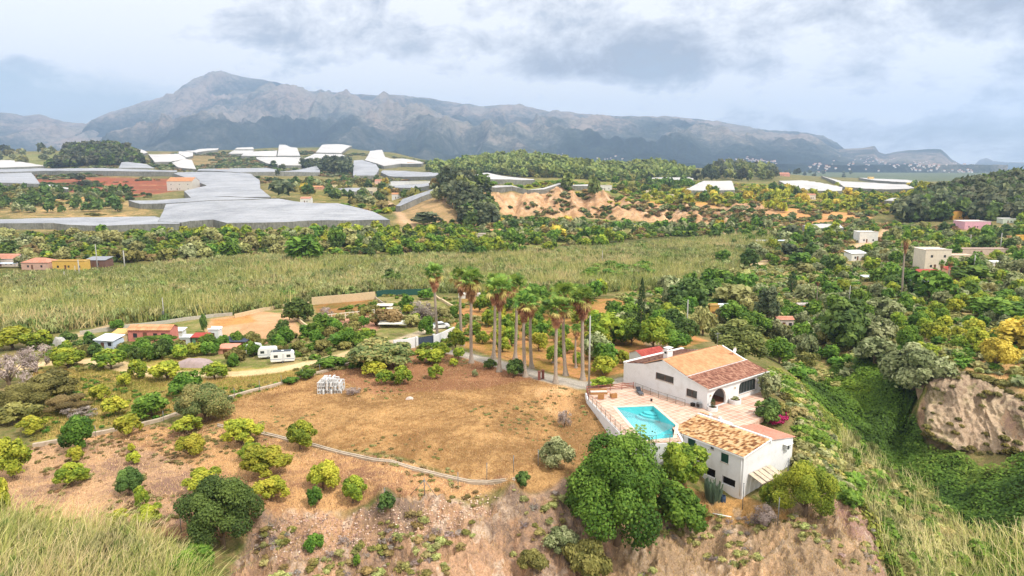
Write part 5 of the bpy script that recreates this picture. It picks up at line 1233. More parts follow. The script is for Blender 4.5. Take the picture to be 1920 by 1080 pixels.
def blades(name, pts, hgt, wid, cols, seed, lean=.25, bend=.5, z0=None, label=None, hn=None, wind=(0, 0), mat=None, seg=2):
    """standing grass or cane blades: one tapering ribbon per point; hgt (lo, hi)"""
    rng = np.random.RandomState(seed); n = len(pts); pts = np.asarray(pts); z = zraw(pts[:, 0], pts[:, 1]) if z0 is None else z0
    h = rng.uniform(hgt[0], hgt[1], n)
    if hn: h *= .62 + .76 * fbm(pts[:, 0] * hn, pts[:, 1] * hn, 3, seed)
    a = rng.rand(n) * 6.28; ln = np.abs(rng.normal(0, lean, n)); dx = np.cos(a) * ln + wind[0]; dy = np.sin(a) * ln + wind[1]; fa = rng.uniform(-.9, .9, n)
    ux, uy = np.cos(fa), np.sin(fa); w = rng.uniform(.6, 1.3, n) * wid
    rows = []
    for k in range(seg + 1):
        t = k / seg; sx = pts[:, 0] + dx * h * (t * (1 - bend) + bend * t * t); sy = pts[:, 1] + dy * h * (t * (1 - bend) + bend * t * t); sz = z - .1 + h * (t - .18 * bend * t * t * np.minimum(1, np.hypot(dx, dy) * 2))
        ww = w * (1 - t * .82) * (.75 if k == 0 else 1)
        rows.append(np.stack([sx - ux * ww / 2, sy - uy * ww / 2, sz], -1)); rows.append(np.stack([sx + ux * ww / 2, sy + uy * ww / 2, sz], -1))
    V = np.stack(rows, 1); m = (seg + 1) * 2
    F = np.concatenate([np.stack([np.arange(n) * m + 2 * k, np.arange(n) * m + 2 * k + 1, np.arange(n) * m + 2 * k + 3, np.arange(n) * m + 2 * k + 2], -1) for k in range(seg)])
    c = np.array([lin(q) for q in cols]); pn = np.clip(fbm(pts[:, 0] * .06, pts[:, 1] * .06, 3, seed + 3) * 1.7 - .35 + rng.uniform(-.3, .3, n), 0, .999) * (len(c) - 1); i = pn.astype(int); f = (pn - i)[:, None]
    col = (c[i] * (1 - f) + c[np.minimum(i + 1, len(c) - 1)] * f) * rng.uniform(.8, 1.2, (n, 1))
    o = link(name, np_mesh(name, V.reshape(-1, 3), F, False, {'lc': np.repeat(col, m, axis=0)}), mat or DRYL)
    return tag(o, label, None, None, 'stuff')

# ---- tall fan palms
PALMC = [lin(c) for c in ((138, 166, 70), (96, 132, 54), (58, 92, 42))]; DEADC = [lin(c) for c in ((196, 158, 114), (160, 118, 80), (118, 84, 60))]
def frond(V, F, Cc, base, d, length, colr, rng, droop=.5, fan=True, rad=.75):
    """one fan frond: stalk and a pleated fan of narrow blades"""
    d = d / np.linalg.norm(d); side = np.cross(d, [0, 0, 1.0]); nl = np.linalg.norm(side); side = side / nl if nl > 1e-3 else np.array([1.0, 0, 0]); up = np.cross(side, d)
    tip = base + d * length + np.array([0, 0, -droop * length * .3])
    b0 = len(V); w = .03
    V += [base - side * w, base + side * w, tip + side * w, tip - side * w]; F.append((b0, b0 + 1, b0 + 2, b0 + 3)); Cc += [colr * .8] * 4
    nb = 13
    for k in range(nb):
        a = (k / (nb - 1) - .5) * 3.9; dirb = d * math.cos(a) + side * math.sin(a); r = rad * (.75 + .25 * math.cos(a)) * (.9 + rng.rand() * .2)
        e = tip + dirb * r + np.array([0, 0, -droop * r * .55]) - up * .1 * rng.rand(); mid = tip + dirb * r * .55; pw = np.cross(dirb, up); pw = pw / max(np.linalg.norm(pw), 1e-3) * r * .15
        b0 = len(V); V += [tip, mid - pw, e, mid + pw]; F.append((b0, b0 + 1, b0 + 2, b0 + 3)); cc = colr * (.8 + rng.rand() * .45); Cc += [cc] * 4
_palm = {}
def palm_meshes(var):
    if var in _palm: return _palm[var]
    rng = np.random.RandomState(40 + var); Hh = 14.3
    mb = MB(); pts, rad = [], []
    bx_, by_ = (rng.rand() - .5) * 1.1, (rng.rand() - .5) * 1.1
    for k in range(33):
        t = k / 32; pts.append((bx_ * math.sin(t * 2.6), by_ * math.sin(t * 2.2), -.3 + t * (Hh - .3))); rad.append((.31 + .34 * max(0, 1 - t * 8) ** 1.5 - .11 * t) * (1 + .06 * (k % 2)))
    mb.tube(pts, rad, 9); tm = mb.mesh('palm_trunk')
    V, F, Cc = [], [], []; top = np.array([pts[-1][0], pts[-1][1], Hh])
    def mixc(C3, t): return np.array(C3[0]) * max(0, 1 - t * 2) + np.array(C3[1]) * (1 - abs(t * 2 - 1)) + np.array(C3[2]) * max(0, t * 2 - 1)
    for k in range(52):
        a = k * 2.39996 + rng.uniform(-.2, .2); u = k / 52; el = 1.3 - u * 1.7 + rng.uniform(-.2, .2); d = np.array([math.cos(a) * math.cos(el), math.sin(a) * math.cos(el), math.sin(el)])
        t = min(1, rng.rand() * .9); colr = mixc(PALMC, t)
        if u > .82: colr = np.array(lin((176, 166, 92)))
        fan(V, F, Cc, top + np.array([0, 0, -.1 - u * .6]), d, .35 + 1.15 * rng.rand(), colr, rng, rng.uniform(-1.1, 1.1), .2 + .7 * u, .8 + .25 * rng.rand())
    cm = np_mesh('palm_crown', V, F, False, {'lc': np.array(Cc)})
    V, F, Cc = [], [], []
    for k in range(84):
        a = k * 2.39996 + rng.uniform(-.3, .3); u = k / 84; el = -.15 - u ** .5 * 1.2 + rng.uniform(-.22, .22); d = np.array([math.cos(a) * math.cos(el), math.sin(a) * math.cos(el), math.sin(el)])
        fan(V, F, Cc, top + np.array([0, 0, -.5 - u * 2.9]), d, (.95 - .5 * u) * (.7 + .6 * rng.rand()), mixc(DEADC, rng.rand()), rng, rng.uniform(-1.2, 1.2), 1.0, .62 - .18 * u)
    sm_ = np_mesh('palm_dead_skirt', V, F, False, {'lc': np.array(Cc)})
    tm.materials.append(paint('palm_bark', (168, 152, 136), .2, 5, .95)); cm.materials.append(LEAF); sm_.materials.append(DRYL)
    _palm[var] = (tm, cm, sm_, Hh + 1.9); return _palm[var]
def fan(V, F, Cc, base, d, length, colr, rng, roll, droop, rad):
    """stalk with a rolled, drooping fan of separate narrow blades"""
    d = d / np.linalg.norm(d); side = np.cross(d, [0, 0, 1.0]); side = side / max(np.linalg.norm(side), 1e-3); up = np.cross(side, d)
    s2 = side * math.cos(roll) + up * math.sin(roll); tip = base + d * length + np.array([0, 0, -droop * length * .25]); w = .035
    b0 = len(V); V += [base - s2 * w, base + s2 * w, tip + s2 * w, tip - s2 * w]; F.append((b0, b0 + 1, b0 + 2, b0 + 3)); Cc += [colr * .8] * 4
    for k in range(11):
        a = (k / 10 - .5) * 3.7 + rng.uniform(-.1, .1); dirb = d * math.cos(a) + s2 * math.sin(a); r = rad * (.7 + .3 * math.cos(a * .7)) * rng.uniform(.8, 1.15); nrm = np.cross(dirb, np.cross(d, s2)); nrm = nrm / max(np.linalg.norm(nrm), 1e-3)
        mid = tip + dirb * r * .5; e = tip + dirb * r + np.array([0, 0, -droop * r * .6 - .1 * rng.rand()]); pw = nrm * r * .10
        b0 = len(V); V += [tip, mid - pw, e, mid + pw]; F.append((b0, b0 + 1, b0 + 2, b0 + 3)); Cc += [colr * rng.uniform(.75, 1.3)] * 4
def palm(px, py, top_py, label, var, wide=1.0, group='tall fan palms in a row along the drive', D=None):
    p = hit(px, py); a_ = CAMZ + slope(top_py) * p.y; Ht = a_ - p.z
    tm, cm, sm_, H0 = palm_meshes(var); s_ = Ht / H0
    e = empty('fan_palm', (p.x, p.y, p.z), _rt.random() * 6.28, label, 'palm tree', group)
    for n_, me_ in (('trunk', tm), ('crown', cm), ('dead_skirt', sm_)):
        c = bpy.data.objects.new(n_, me_); C.objects.link(c); c.parent = e; c.scale = (wide if n_ != 'trunk' else 1.0, wide if n_ != 'trunk' else 1.0, 1)
    e.rotation_euler = (R(_rt.uniform(-1.6, 1.6)), R(_rt.uniform(-1.6, 1.6)), e.rotation_euler.z)
    e.scale = (max(s_, .62) if s_ < .8 else 1, max(s_, .62) if s_ < .8 else 1, s_); return e
PALMS = [(821,640,489,'leftmost tall fan palm, standing alone at the drive gate'),(867,648,494,'slim fan palm second from the left behind a thicker one'),(884,681,497,'third fan palm from the left with broad shaggy crown'),
 (925,672,509,'fourth fan palm from the left, half behind the fifth'),(936,697,511,'fifth fan palm from the left with overlapping brown skirt'),(966,674,508,'sixth fan palm from the left, set back from the row'),
 (985,706,541,'seventh fan palm from the left beside a dark bush'),(997,690,536,'eighth fan palm from the left, close behind the seventh'),(1042,718,551,'ninth fan palm, nearest the camera with long brown skirt'),
 (1061,704,521,'tenth fan palm from the left with small high crown'),(1093,712,531,'rightmost tall fan palm beside the tall utility pole')]
for i, (px, py, tp_, lb) in enumerate(PALMS): palm(px, py, tp_, lb, i % 4, 1.3 if i in (2, 4, 8, 10) else 1.15)
for px, py, tp_, lb in ((1080,690,603,'short fan palm between the two rightmost tall palms'),(1037,680,618,'short green fan palm behind the ninth tall palm')):
    palm(px, py, tp_, lb, 1, .9, group=None)
for px, py, tp_, lb in ((1532,562,520,'fan palm with brown skirt in the scrub of the side valley'),(1775,545,478,'taller of two thin palms beside the red roofed house'),(1763,540,486,'shorter of two thin palms beside the red roofed house'),(1691,557,425,'tall ragged palm left of the beige two storey house'),(1690,470,440,'small dark palm beside the dirt track, near a second one'),(1722,472,446,'small palm right of the other one on the dry terrace'),(1540,520,497,'')):
    if lb: palm(px, py, tp_, lb, 2, .8, group='palms on the right hand slope')
# ================================================================ PLANTING
NEAR = [
 (25,902,70,80,'citrus_yellow','bright lemon tree cut by the left edge above the reeds'),(2,985,45,85,'citrus_yellow','yellow green lemon tree at the very left edge beside the reeds'),
 (148,850,66,68,'green','bright green tree at the field corner by the grey scrub'),(142,868,30,30,'citrus_yellow','thin yellowing sapling under the bright green corner tree'),
 (136,917,62,46,'citrus','low spreading citrus tree in the middle of the left orchard'),(243,821,50,44,'citrus_yellow','lemon tree against the low edge wall of the orchard'),
 (247,850,15,18,'citrus_yellow','tiny sapling alone in the dry orchard'),(250,872,26,24,'citrus_yellow','sparse small sapling above the dark shrub'),(243,931,50,52,'deep','dark green shrub tree in the centre of the left orchard'),
 (266,955,28,42,'citrus','slim citrus tree right below the dark shrub tree'),(222,985,40,27,'citrus_yellow','low yellowish citrus half behind the pale reeds'),(280,993,54,44,'citrus_yellow','lemon tree rising out of the right end of the reeds'),
 (352,818,54,36,'citrus_yellow','upper lemon tree of a touching pair near the big shrub'),(357,858,54,42,'citrus_yellow','lower lemon tree of a touching pair near the big shrub'),(382,938,72,56,'citrus_yellow','yellow green lemon tree just above the big dark tree'),
 (420,1048,142,150,'deep','big dark evergreen at the lower left foreground'),(365,1088,95,62,'green','bright green bush at the foot of the big dark evergreen'),
 (455,840,72,54,'citrus_yellow','broad lemon tree at the left end of the field pipe line'),(470,864,42,34,'citrus','small citrus above the broad orchard lemon tree'),(497,902,88,64,'citrus_yellow','widest lemon tree right of the orchard centre'),(510,947,65,50,'citrus_yellow','yellowest lemon tree above the stony bank'),
 (563,848,62,56,'citrus','round green citrus tree in front of the pipe line'),(607,926,60,58,'citrus_yellow','lemon tree with a dark shrub at its foot'),(592,956,32,42,'green','small dark green shrub below the lemon tree'),(662,950,52,55,'citrus','citrus tree nearest the stone bank edge'),
 (724,957,34,33,'deep','small dark shrub on the edge of the stone bank'),(980,915,30,32,'deep','dark shrub where the pipe line meets the bank'),(588,1035,36,32,'green','green bush growing on the stony bank'),(670,1066,16,26,'green','small sprig on the lower stony bank'),
 (1045,882,64,60,'olive','grey green bush left of the giant green tree'),(1158,1018,204,184,'green','giant dense green tree in front of the pool terrace'),(1278,927,86,92,'citrus','olive green tree against the outbuilding wall'),
 (1274,1024,98,112,'green','weeping green tree beside the giant green tree'),(1508,974,112,104,'citrus','large round yellow green tree right of the outbuilding'),(1440,957,34,52,'citrus','slender bright shrub in front of the lean-to'),(1430,988,46,44,'greydead','dry grey shrub by the corner of the outbuilding garden'),
 (1055,1036,66,44,'olive','low grey green bush on the bank left of the giant tree'),(1098,1000,78,84,'green','lower left lobe tree leaning beside the giant green tree'),(1100,1088,90,74,'scrub','mixed scrub bush at the bottom edge under the giant tree'),(1000,1075,60,40,'scrub','low scrub bush at the bottom centre of the bank'),
 (1438,800,54,52,'deep','dark rounded bush at the edge of the front terrace'),(1440,748,40,46,'olive','grey green shrub right of the arched window terrace'),(1462,790,34,34,'scrub','olive coloured shrub behind the red flowers'),
 (130,694,64,40,'citrus','broad citrus tree by the dirt track, left of two'),(210,694,58,38,'citrus','broad citrus tree by the dirt track, right of two'),(261,712,38,37,'citrus','round citrus tree below the dirt track'),(313,715,58,37,'citrus_yellow','yellowish wide tree beside the dirt track'),
 (235,726,26,26,'citrus_yellow','small round tree in the grassy field'),(348,746,60,45,'green','deep green round tree in the grassy field'),(403,713,50,31,'citrus','flat topped tree on bare ground by the track'),(189,753,36,32,'citrus_yellow','small lemon tree in the middle of the grassy field'),
 (216,783,50,37,'citrus_yellow','yellow green tree in the lower grassy field'),(286,786,64,48,'green','bright green wide tree by the edge wall'),(385,797,100,74,'medlar','large rusty green medlar shrub at the field corner'),
 (25,657,72,42,'citrus_yellow','bright bush at the left edge below the giant canes'),(72,657,52,36,'citrus','green bush between the canes and the grey scrub'),(67,702,54,52,'greydead','grey leafless shrub at the left, upper one'),(20,727,66,62,'greydead','grey leafless shrub cut by the left edge'),
 (95,744,92,44,'scrub','dark olive scrub left of the grassy field'),(45,768,92,44,'scrub','olive scrub below the grey leafless shrubs'),(125,778,78,36,'rusty','rust tinged scrub beside the grassy field'),(35,794,78,36,'scrub','low olive scrub near the left edge'),(62,816,54,34,'citrus_yellow','yellow green bush above the left lemon tree'),(150,784,60,20,'greydead','low dead brushwood in the grassy field'),
 (712,694,118,54,'medlar','wide rusty green medlar shrub beside the white gate'),(700,706,46,28,'citrus_yellow','bright lemon tree in front of the medlar shrub, left one'),(723,723,38,28,'citrus','bright lemon tree in front of the medlar shrub, middle one'),(755,723,36,36,'citrus','bright lemon tree in front of the medlar shrub, right one'),
 (808,684,52,30,'citrus','spreading citrus tree at the top of the dry field'),(815,711,31,28,'citrus','round citrus tree alone in the dry field top'),(860,673,21,21,'citrus','small citrus tree by the drive'),(852,687,17,15,'citrus_yellow','tiny citrus plant beside the drive'),(890,707,12,14,'olive','tiny grey green plant in the dry field'),
 (855,656,35,38,'citrus','citrus tree right of the grey gate'),(827,668,32,24,'citrus','low citrus in front of the grey gate'),(618,695,54,25,'green','green shrub on the bend of the edge wall'),(577,711,38,18,'green','low green shrub along the edge wall'),(545,722,30,14,'green','lowest green shrub along the edge wall'),
 (920,692,24,19,'deep','small dark bush between the fourth and fifth palms'),(965,707,38,34,'deep','dark bush at the foot of the seventh palm'),(1130,704,46,34,'citrus_yellow','bright lemon tree right of the utility pole'),(1130,727,42,20,'citrus','low bright bush behind the timber railing'),(1168,682,25,25,'citrus_yellow','small lemon tree behind the white annex wall'),(1150,690,22,24,'citrus','small citrus left of the annex'),
 (1105,672,30,30,'citrus_yellow','lemon tree right of the rightmost palm'),(1083,688,20,28,'citrus','slim green bush behind the tenth palm'),
 (1130,652,74,64,'citrus','tall yellow green tree right of the palm row'),(1172,642,42,52,'deep','dark green tree left of the slim cypress'),(1187,622,32,36,'deep','small dark tree behind the cypress'),(1225,656,62,60,'citrus','yellow green tree behind the annex'),(1267,657,60,36,'green','green tree behind the villa chimney'),
 (1385,684,104,80,'pine','broad light green pine right behind the villa roof'),(1425,632,48,36,'green','green tree behind the villa, beside the pine'),(1372,614,54,44,'green','bright green tree beside the ochre hut'),(1316,630,46,52,'pale','pale feathery bush by the utility pole behind the villa'),(1372,577,72,42,'pale','wide pale brown bush in the side valley'),
 (1438,614,48,74,'darkpine','tall dark conical tree in the side valley'),(1290,590,74,66,'deep','dark tree mass right of the bare bank'),(1262,575,44,52,'olive','grey green tree at the head of the bare bank'),(1483,485,38,27,'darkpine','rounded blue green tree beyond the side valley'),(1481,448,28,24,'darkpine','dark round tree by the long grey shed'),(1500,505,42,30,'green','green tree below the rounded blue green tree'),
 (1345,540,50,34,'green','bright green trees at the edge of the river canes'),(1310,556,46,30,'green','green bush among the river canes'),
 (1715,732,112,84,'olive','big silvery olive tree on top of the right hand cliff'),(1640,690,70,56,'olive','silvery olive left of the big one'),(1578,660,96,96,'deep','tall dark tree left of the silvery olives'),(1655,606,62,48,'olive','grey green tree below the ragged palm'),(1865,696,64,60,'golden','golden yellow tree at the right, lower one'),(1905,660,84,58,'golden','golden yellow tree cut by the right edge'),
 (1870,608,110,48,'green','wide bright green canopy near the right edge'),(1840,668,26,30,'citrus_yellow','small lemon tree on bare ground beside the cliff'),(1750,566,66,56,'green','green tree in front of the carport'),(1820,530,70,30,'green','wide green tree right of the red roofed house'),
 (575,497,64,54,'green','large bright green tree alone above the river canes'),(735,540,36,34,'deep','dark green bush at the corner of the cane field'),(540,568,40,22,'green','green bush at the edge of the cane field'),(560,604,50,44,'deep','dark green tree above the sand paddock'),(578,603,26,36,'deep','narrow dark tree beside the sand paddock'),(605,625,40,36,'green','bright green tree at the paddock corner'),
 (640,650,60,28,'green','green shrub at the near side of the riding arena'),(690,642,40,26,'citrus','shrub below the riding arena carport'),(730,612,58,32,'rusty','rusty olive tree beside the white carport'),(790,605,50,38,'greydead','grey bare tree left of the white car'),(765,590,20,18,'citrus_yellow','small bright bush near the grey bare tree'),(800,562,30,20,'green','green bush along the green net fence'),
 (222,620,26,20,'green','dark green tree between the white shed and the salmon house'),(128,645,32,22,'deep','dark round tree beside the grey yard'),(168,646,20,24,'green','small tree beside the pale blue shed'),(383,624,12,34,'deep','narrow dark cypress beside the white cabin'),(455,665,22,18,'citrus','small round bush right of the salmon sheds'),
 (800,425,50,26,'darkpine','dark tree below the eroded slope'),(527,375,40,38,'darkpine','irregular tree between the netted fields'),(145,342,22,16,'darkpine','small dark tree on the red earth field'),(160,350,22,12,'darkpine','low dark bush on the red earth field'),
 (1065,360,22,34,'pine','light green pine at the top of the eroded cliff'),(1113,375,20,40,'pine','taller of the pines at the cliff edge'),(520,332,8,14,'darkpine','small dark tree at the net edge'),
]
for t in NEAR: T(*t)
# a slim cypress by the bare bank, and others
def cypress(px, py, wpx, hpx, label):
    k = 'cyp'
    if k not in _pm:
        rng = np.random.RandomState(3); n = 1500; z = rng.rand(n); r = .5 * np.sin(np.pi * np.clip(z * .93 + .07, 0, 1)) ** .6 * (.75 + .25 * rng.rand(n)); a = rng.rand(n) * 6.28
        P = np.stack([r * np.cos(a), r * np.sin(a), z], 1); Nn = np.stack([np.cos(a), np.sin(a), .2 + 0 * a], 1) + rdir(rng, n) * .5
        V, F = leaf_quads(P, Nn, .1 * (.6 + rng.rand(n)), rng); V[:, 2] = P.repeat(4, 0)[:, 2] + (V[:, 2] - P.repeat(4, 0)[:, 2]) * .35
        c = np.array([lin((62, 88, 42)), lin((38, 60, 32))]); t = rng.rand(n)[:, None]; col = c[0] * t + c[1] * (1 - t)
        cm = np_mesh('cypress_crown', V, F, False, {'lc': np.repeat(col, 4, 0)}); cm.materials.append(LEAF)
        tm = MB().tube([(0, 0, -.02), (0, 0, .5)], [.12, .05], 6).mesh('cypress_trunk'); tm.materials.append(BARK); _pm[k] = (cm, tm)
    p = hit(px, py); m = p.y / CP / FPX; e = empty('cypress_tree', p, 0, label, 'cypress'); e.scale = (wpx * m * 1.2, wpx * m * 1.2, hpx * m * 1.05)
    for n_, me_ in zip(('crown', 'trunk'), _pm[k]):
        c = bpy.data.objects.new(n_, me_); C.objects.link(c); c.parent = e
cypress(1201, 628, 13, 104, 'slim tall dark cypress beside the bare bank'); cypress(1484, 550, 15, 40, 'dark cypress in the side valley'); cypress(947, 452, 7, 26, 'small dark cypress by the orange roofed hut'); cypress(1873, 455, 9, 22, 'small cypress on the terraced field at right')
# papaya plants by the pool wall
for (px, py, tp_, lb) in ((1184, 836, 802, 'papaya plant by the pool wall, left one'), (1200, 834, 794, 'taller papaya plant by the pool wall, right one')):
    p = hit(px, py + 20); p = Vector((azim(px, py) * 78.6, 78.6, 0)); p.z = gz(p.x, p.y); topz = CAMZ + slope(tp_) * p.y; hh = topz - p.z
    e = empty('papaya_plant', p, _rt.random() * 6, lb, 'plant'); V, F, Cc = [], [], []; rng = np.random.RandomState(px)
    for k in range(12):
        a = k * 2.4; el = .6 - .1 * k * .9; frond(V, F, Cc, np.array([0, 0, hh - .5]), np.array([math.cos(a) * math.cos(el), math.sin(a) * math.cos(el), math.sin(el)]), .5, np.array(lin((120, 150, 60))), rng, .5, rad=.38)
    link('crown', np_mesh('papaya_crown', V, F, False, {'lc': np.array(Cc)}), LEAF, e); MB().tube([(0, 0, -.2), (0, 0, hh - .45)], [.07, .04], 6).build('trunk', POLEW, e)
# planting in the two white planters
p0 = world_of(.35, -.72, .45)
e = empty('small_conifer', p0, 0, 'small dark conifer growing in the round planter at the porch', 'plant'); cc = bpy.data.objects.new('crown', _pm['cyp'][0]); C.objects.link(cc); cc.parent = e; tt = bpy.data.objects.new('trunk', _pm['cyp'][1]); C.objects.link(tt); tt.parent = e; e.scale = (.75, .75, 1.3)
p0 = world_of(5.5, -.78, .48); plant('olive', p0, 1.0, .5, 'low succulents filling the wide round planter', lod=1)
# agave-like grey cactus thicket by the barrel
p = hit(1337, 938); rng = np.random.RandomState(8); V, F, Cc = [], [], []
for k in range(90):
    a = rng.rand() * 6.28; r = rng.rand() ** .5 * .75; h = 1.1 + rng.rand() * 1.5; lx, ly = math.cos(a) * r, math.sin(a) * r; tx, ty = lx * 1.5, ly * 1.5; w = .10
    b0 = len(V); V += [np.array([lx - w, ly, -.1]), np.array([lx + w, ly, -.1]), np.array([tx + w * .6, ty, h]), np.array([tx - w * .6, ty, h])]; F.append((b0, b0 + 1, b0 + 2, b0 + 3)); c = np.array(lin((104, 128, 104))) * (.6 + rng.rand() * .7); Cc += [c] * 4
    b0 = len(V); V += [np.array([lx, ly - w, -.1]), np.array([lx, ly + w, -.1]), np.array([tx, ty + w * .6, h]), np.array([tx, ty - w * .6, h])]; F.append((b0, b0 + 1, b0 + 2, b0 + 3)); Cc += [c] * 4
tag(link('cactus', np_mesh('cactus', V, F, False, {'lc': np.array(Cc)}), LEAF, None, p), 'grey green columnar cactus clump next to the blue barrel', 'cactus')
# bougainvillea
SPEC['flower'] = dict(c=[(214, 52, 96), (178, 34, 72), (110, 60, 48)], lobes=12, hr=.8, clear=.0, open=.3); KIND['flower'] = ('bougainvillea', 'flowering shrub')
T(1452, 800, 40, 26, 'flower', 'crimson bougainvillea in flower behind the pink roof', lod=1); T(1468, 790, 22, 22, 'flower', 'small red flowering sprig right of the crimson bougainvillea', lod=1)

# ---- scattered trees
def hull(px0, py0, px1, py1): return [(px0, py1), (px1, py1), (px1, py0), (px0, py0)]
KEEPOUT += [DECKP, zone([(1160,790),(1260,870),(1390,960),(1500,880),(1500,800),(1430,700),(1360,645),(1160,650)])]
for pts_, w_, a, b_ in ROADS[:3] + ROADS[4:7]: KEEPOUT.append(strip(pts_, w_ + 1))
KEEPOUT += [clear_zone(*q) for q in CLEAR]
KEEPOUT += [net_zone(q[0], q[1]) for q in NETS]
KEEPOUT_BASE = list(KEEPOUT)
S_ = scatter
S_([(900,565),(1100,565),(1165,650),(1160,690),(1080,700),(1000,672),(880,645)], 62, {'citrus': 5, 'citrus_yellow': 3, 'green': 2}, (2.6, 4.0), 'low citrus tree in the orchard on reddish soil behind the palm row', 'orchard trees behind the palms', 2, 2.9)
S_([(905,556),(1150,556),(1100,585),(910,590)], 26, {'green': 3, 'citrus': 2}, (3.5, 5.0), 'fuller green tree along the far edge of the palm orchard', 'far edge trees of the orchard', 3, 3.2)
S_([(1090,600),(1280,600),(1300,650),(1180,655),(1110,690)], 26, {'green': 3, 'citrus': 3, 'deep': 2, 'olive': 1}, (3.5, 5.5), 'leafy tree in the dense belt between the palms and the villa', 'tree belt behind the villa', 4, 3)
S_([(1100,512),(1225,510),(1230,532),(1100,532)], 18, {'green': 1}, (6, 8), 'bright green flat topped tree in the strip behind the palm crowns', 'strip of flat topped trees', 5, 4, hmul=.6)
S_([(1235,545),(1400,520),(1480,600),(1420,640),(1300,640),(1250,600)], 46, {'deep': 1, 'green': 3, 'olive': 3, 'pale': 2, 'scrub': 1}, (3.5, 6.5), 'tree or bush filling the side valley behind the villa', 'side valley trees', 6, 3)
S_([(1440,620),(1560,560),(1640,600),(1660,660),(1560,690),(1500,700),(1450,680)], 40, {'deep': 2, 'olive': 4, 'scrub': 2, 'green': 3}, (3.5, 6.5), 'dense tree on the far rim of the ravine', 'ravine rim trees', 7, 3)
S_([(1660,560),(1930,560),(2000,620),(1860,660),(1760,690),(1680,660)], 62, {'citrus_yellow': 4, 'citrus': 3, 'green': 2, 'olive': 2}, (3.2, 5.2), 'yellow green tree in the orchard above the right hand cliff', 'right hand orchard trees', 8, 3.2)
S_([(1500,500),(1930,480),(2000,560),(1660,560),(1500,580)], 80, {'green': 3, 'citrus': 3, 'olive': 4, 'deep': 1, 'pale': 2}, (3.5, 6.5), 'tree on the wooded slope around the beige house', 'slope trees around the beige house', 9, 4)
S_([(1560,425),(1930,415),(2100,480),(1480,500),(1440,470)], 105, {'green': 2, 'citrus': 4, 'olive': 4, 'deep': 1, 'pale': 2}, (3.5, 7), 'tree on the terraced slope at the right middle distance', 'terraced slope trees', 10, 5)
S_([(1340,440),(1560,440),(1540,500),(1400,505),(1300,500)], 50, {'green': 3, 'deep': 3, 'olive': 2, 'scrub': 2}, (4, 8), 'tree near the farm buildings by the dirt yard', 'farmyard trees', 11, 5)
S_([(560,600),(1000,560),(860,600),(780,640),(620,650)], 34, {'scrub': 4, 'green': 2, 'citrus': 2, 'pale': 2, 'greydead': 1}, (2.5, 4.5), 'bush in the rough garden between the arena and the drive', 'rough garden bushes', 12, 2.5)
S_([(420,650),(620,620),(700,650),(560,670),(420,690)], 30, {'green': 3, 'scrub': 3, 'deep': 1}, (2.2, 3.8), 'bush in the hedge between the caravans and the dirt track', 'hedge bushes by the track', 13, 2)
S_([(110,655),(420,650),(430,672),(110,684)], 30, {'green': 3, 'deep': 2, 'scrub': 3, 'citrus': 2}, (2.2, 3.6), 'bush in the hedge below the salmon house', 'hedge bushes below the salmon house', 14, 2)
S_([(-60,505),(200,505),(560,482),(740,470),(740,440),(300,445),(-60,440)], 95, {'deep': 1, 'pale': 5, 'scrub': 3, 'green': 2, 'olive': 3, 'rusty': 1}, (6, 10), 'rounded tree or thicket in the wooded belt beyond the canes', 'wooded belt beyond the canes', 15, 6.5)
S_([(260,440),(740,430),(900,445),(900,462),(740,468),(300,450)], 90, {'green': 3, 'citrus': 5, 'citrus_yellow': 2, 'scrub': 1}, (4.5, 7), 'low orchard tree in the green strip below the great net', 'orchard strip below the net', 16, 5)
S_([(620,462),(900,452),(1180,440),(1180,465),(900,488),(640,486)], 90, {'green': 3, 'citrus': 4, 'deep': 1, 'rusty': 1, 'pale': 2}, (4.5, 8), 'tree in the patchwork orchard of the valley floor', 'valley floor orchard', 17, 5)
S_([(940,410),(1440,420),(1440,432),(1180,446),(900,450),(900,430)], 110, {'deep': 1, 'green': 2, 'olive': 4, 'rusty': 2, 'golden': 1}, (5, 8), 'tree in the long rows at the foot of the eroded cliff', 'rows at the foot of the cliff', 18, 6, rows=14)
S_([(-60,402),(240,402),(240,360),(-60,350)], 90, {'deep': 4, 'scrub': 2, 'olive': 2}, (6, 10), 'dark tree in the terrace rows at the left distance', 'terrace rows at the left', 19, 7, rows=22)
S_([(505,345),(700,340),(840,348),(820,378),(735,396),(590,372)], 90, {'scrub': 3, 'rusty': 2, 'deep': 3, 'golden': 1, 'olive': 2}, (7, 12), 'tree between the netted fields in the far middle', 'far trees between the nets', 20, 8)
S_([(1210,396),(1470,400),(1640,392),(1800,384),(1720,352),(1480,350),(1210,366)], 120, {'citrus_yellow': 5, 'golden': 2, 'scrub': 1, 'deep': 2}, (6, 10), 'orchard tree on the plateau above the far cliff', 'plateau orchard above the far cliff', 21, 8)
S_([(1150,345),(1300,340),(1300,362),(1160,362)], 40, {'scrub': 2, 'green': 3, 'deep': 2}, (8, 12), 'tree on the plateau below the pine hills', 'trees below the pine hills', 22, 9)
S_([(822,350),(905,350),(918,400),(930,432),(880,430),(835,380)], 46, {'darkpine': 5, 'deep': 2, 'pine': 1}, (10, 16), 'dark pine in the grove on the steep slope beside the cliff', 'pine grove beside the cliff', 23, 7)
S_([(597,329),(663,329),(663,318),(597,318)], 20, {'darkpine': 1}, (14, 20), 'dark tree in the compact grove among the nets', 'compact grove among the nets', 24, 8, hmul=1.1)
S_([(-60,308),(120,308),(120,287),(-60,287)], 36, {'darkpine': 2, 'scrub': 3, 'olive': 1}, (10, 18), 'scattered tree on the pale hill at the far left', 'scattered trees on the far left hill', 25, 14)
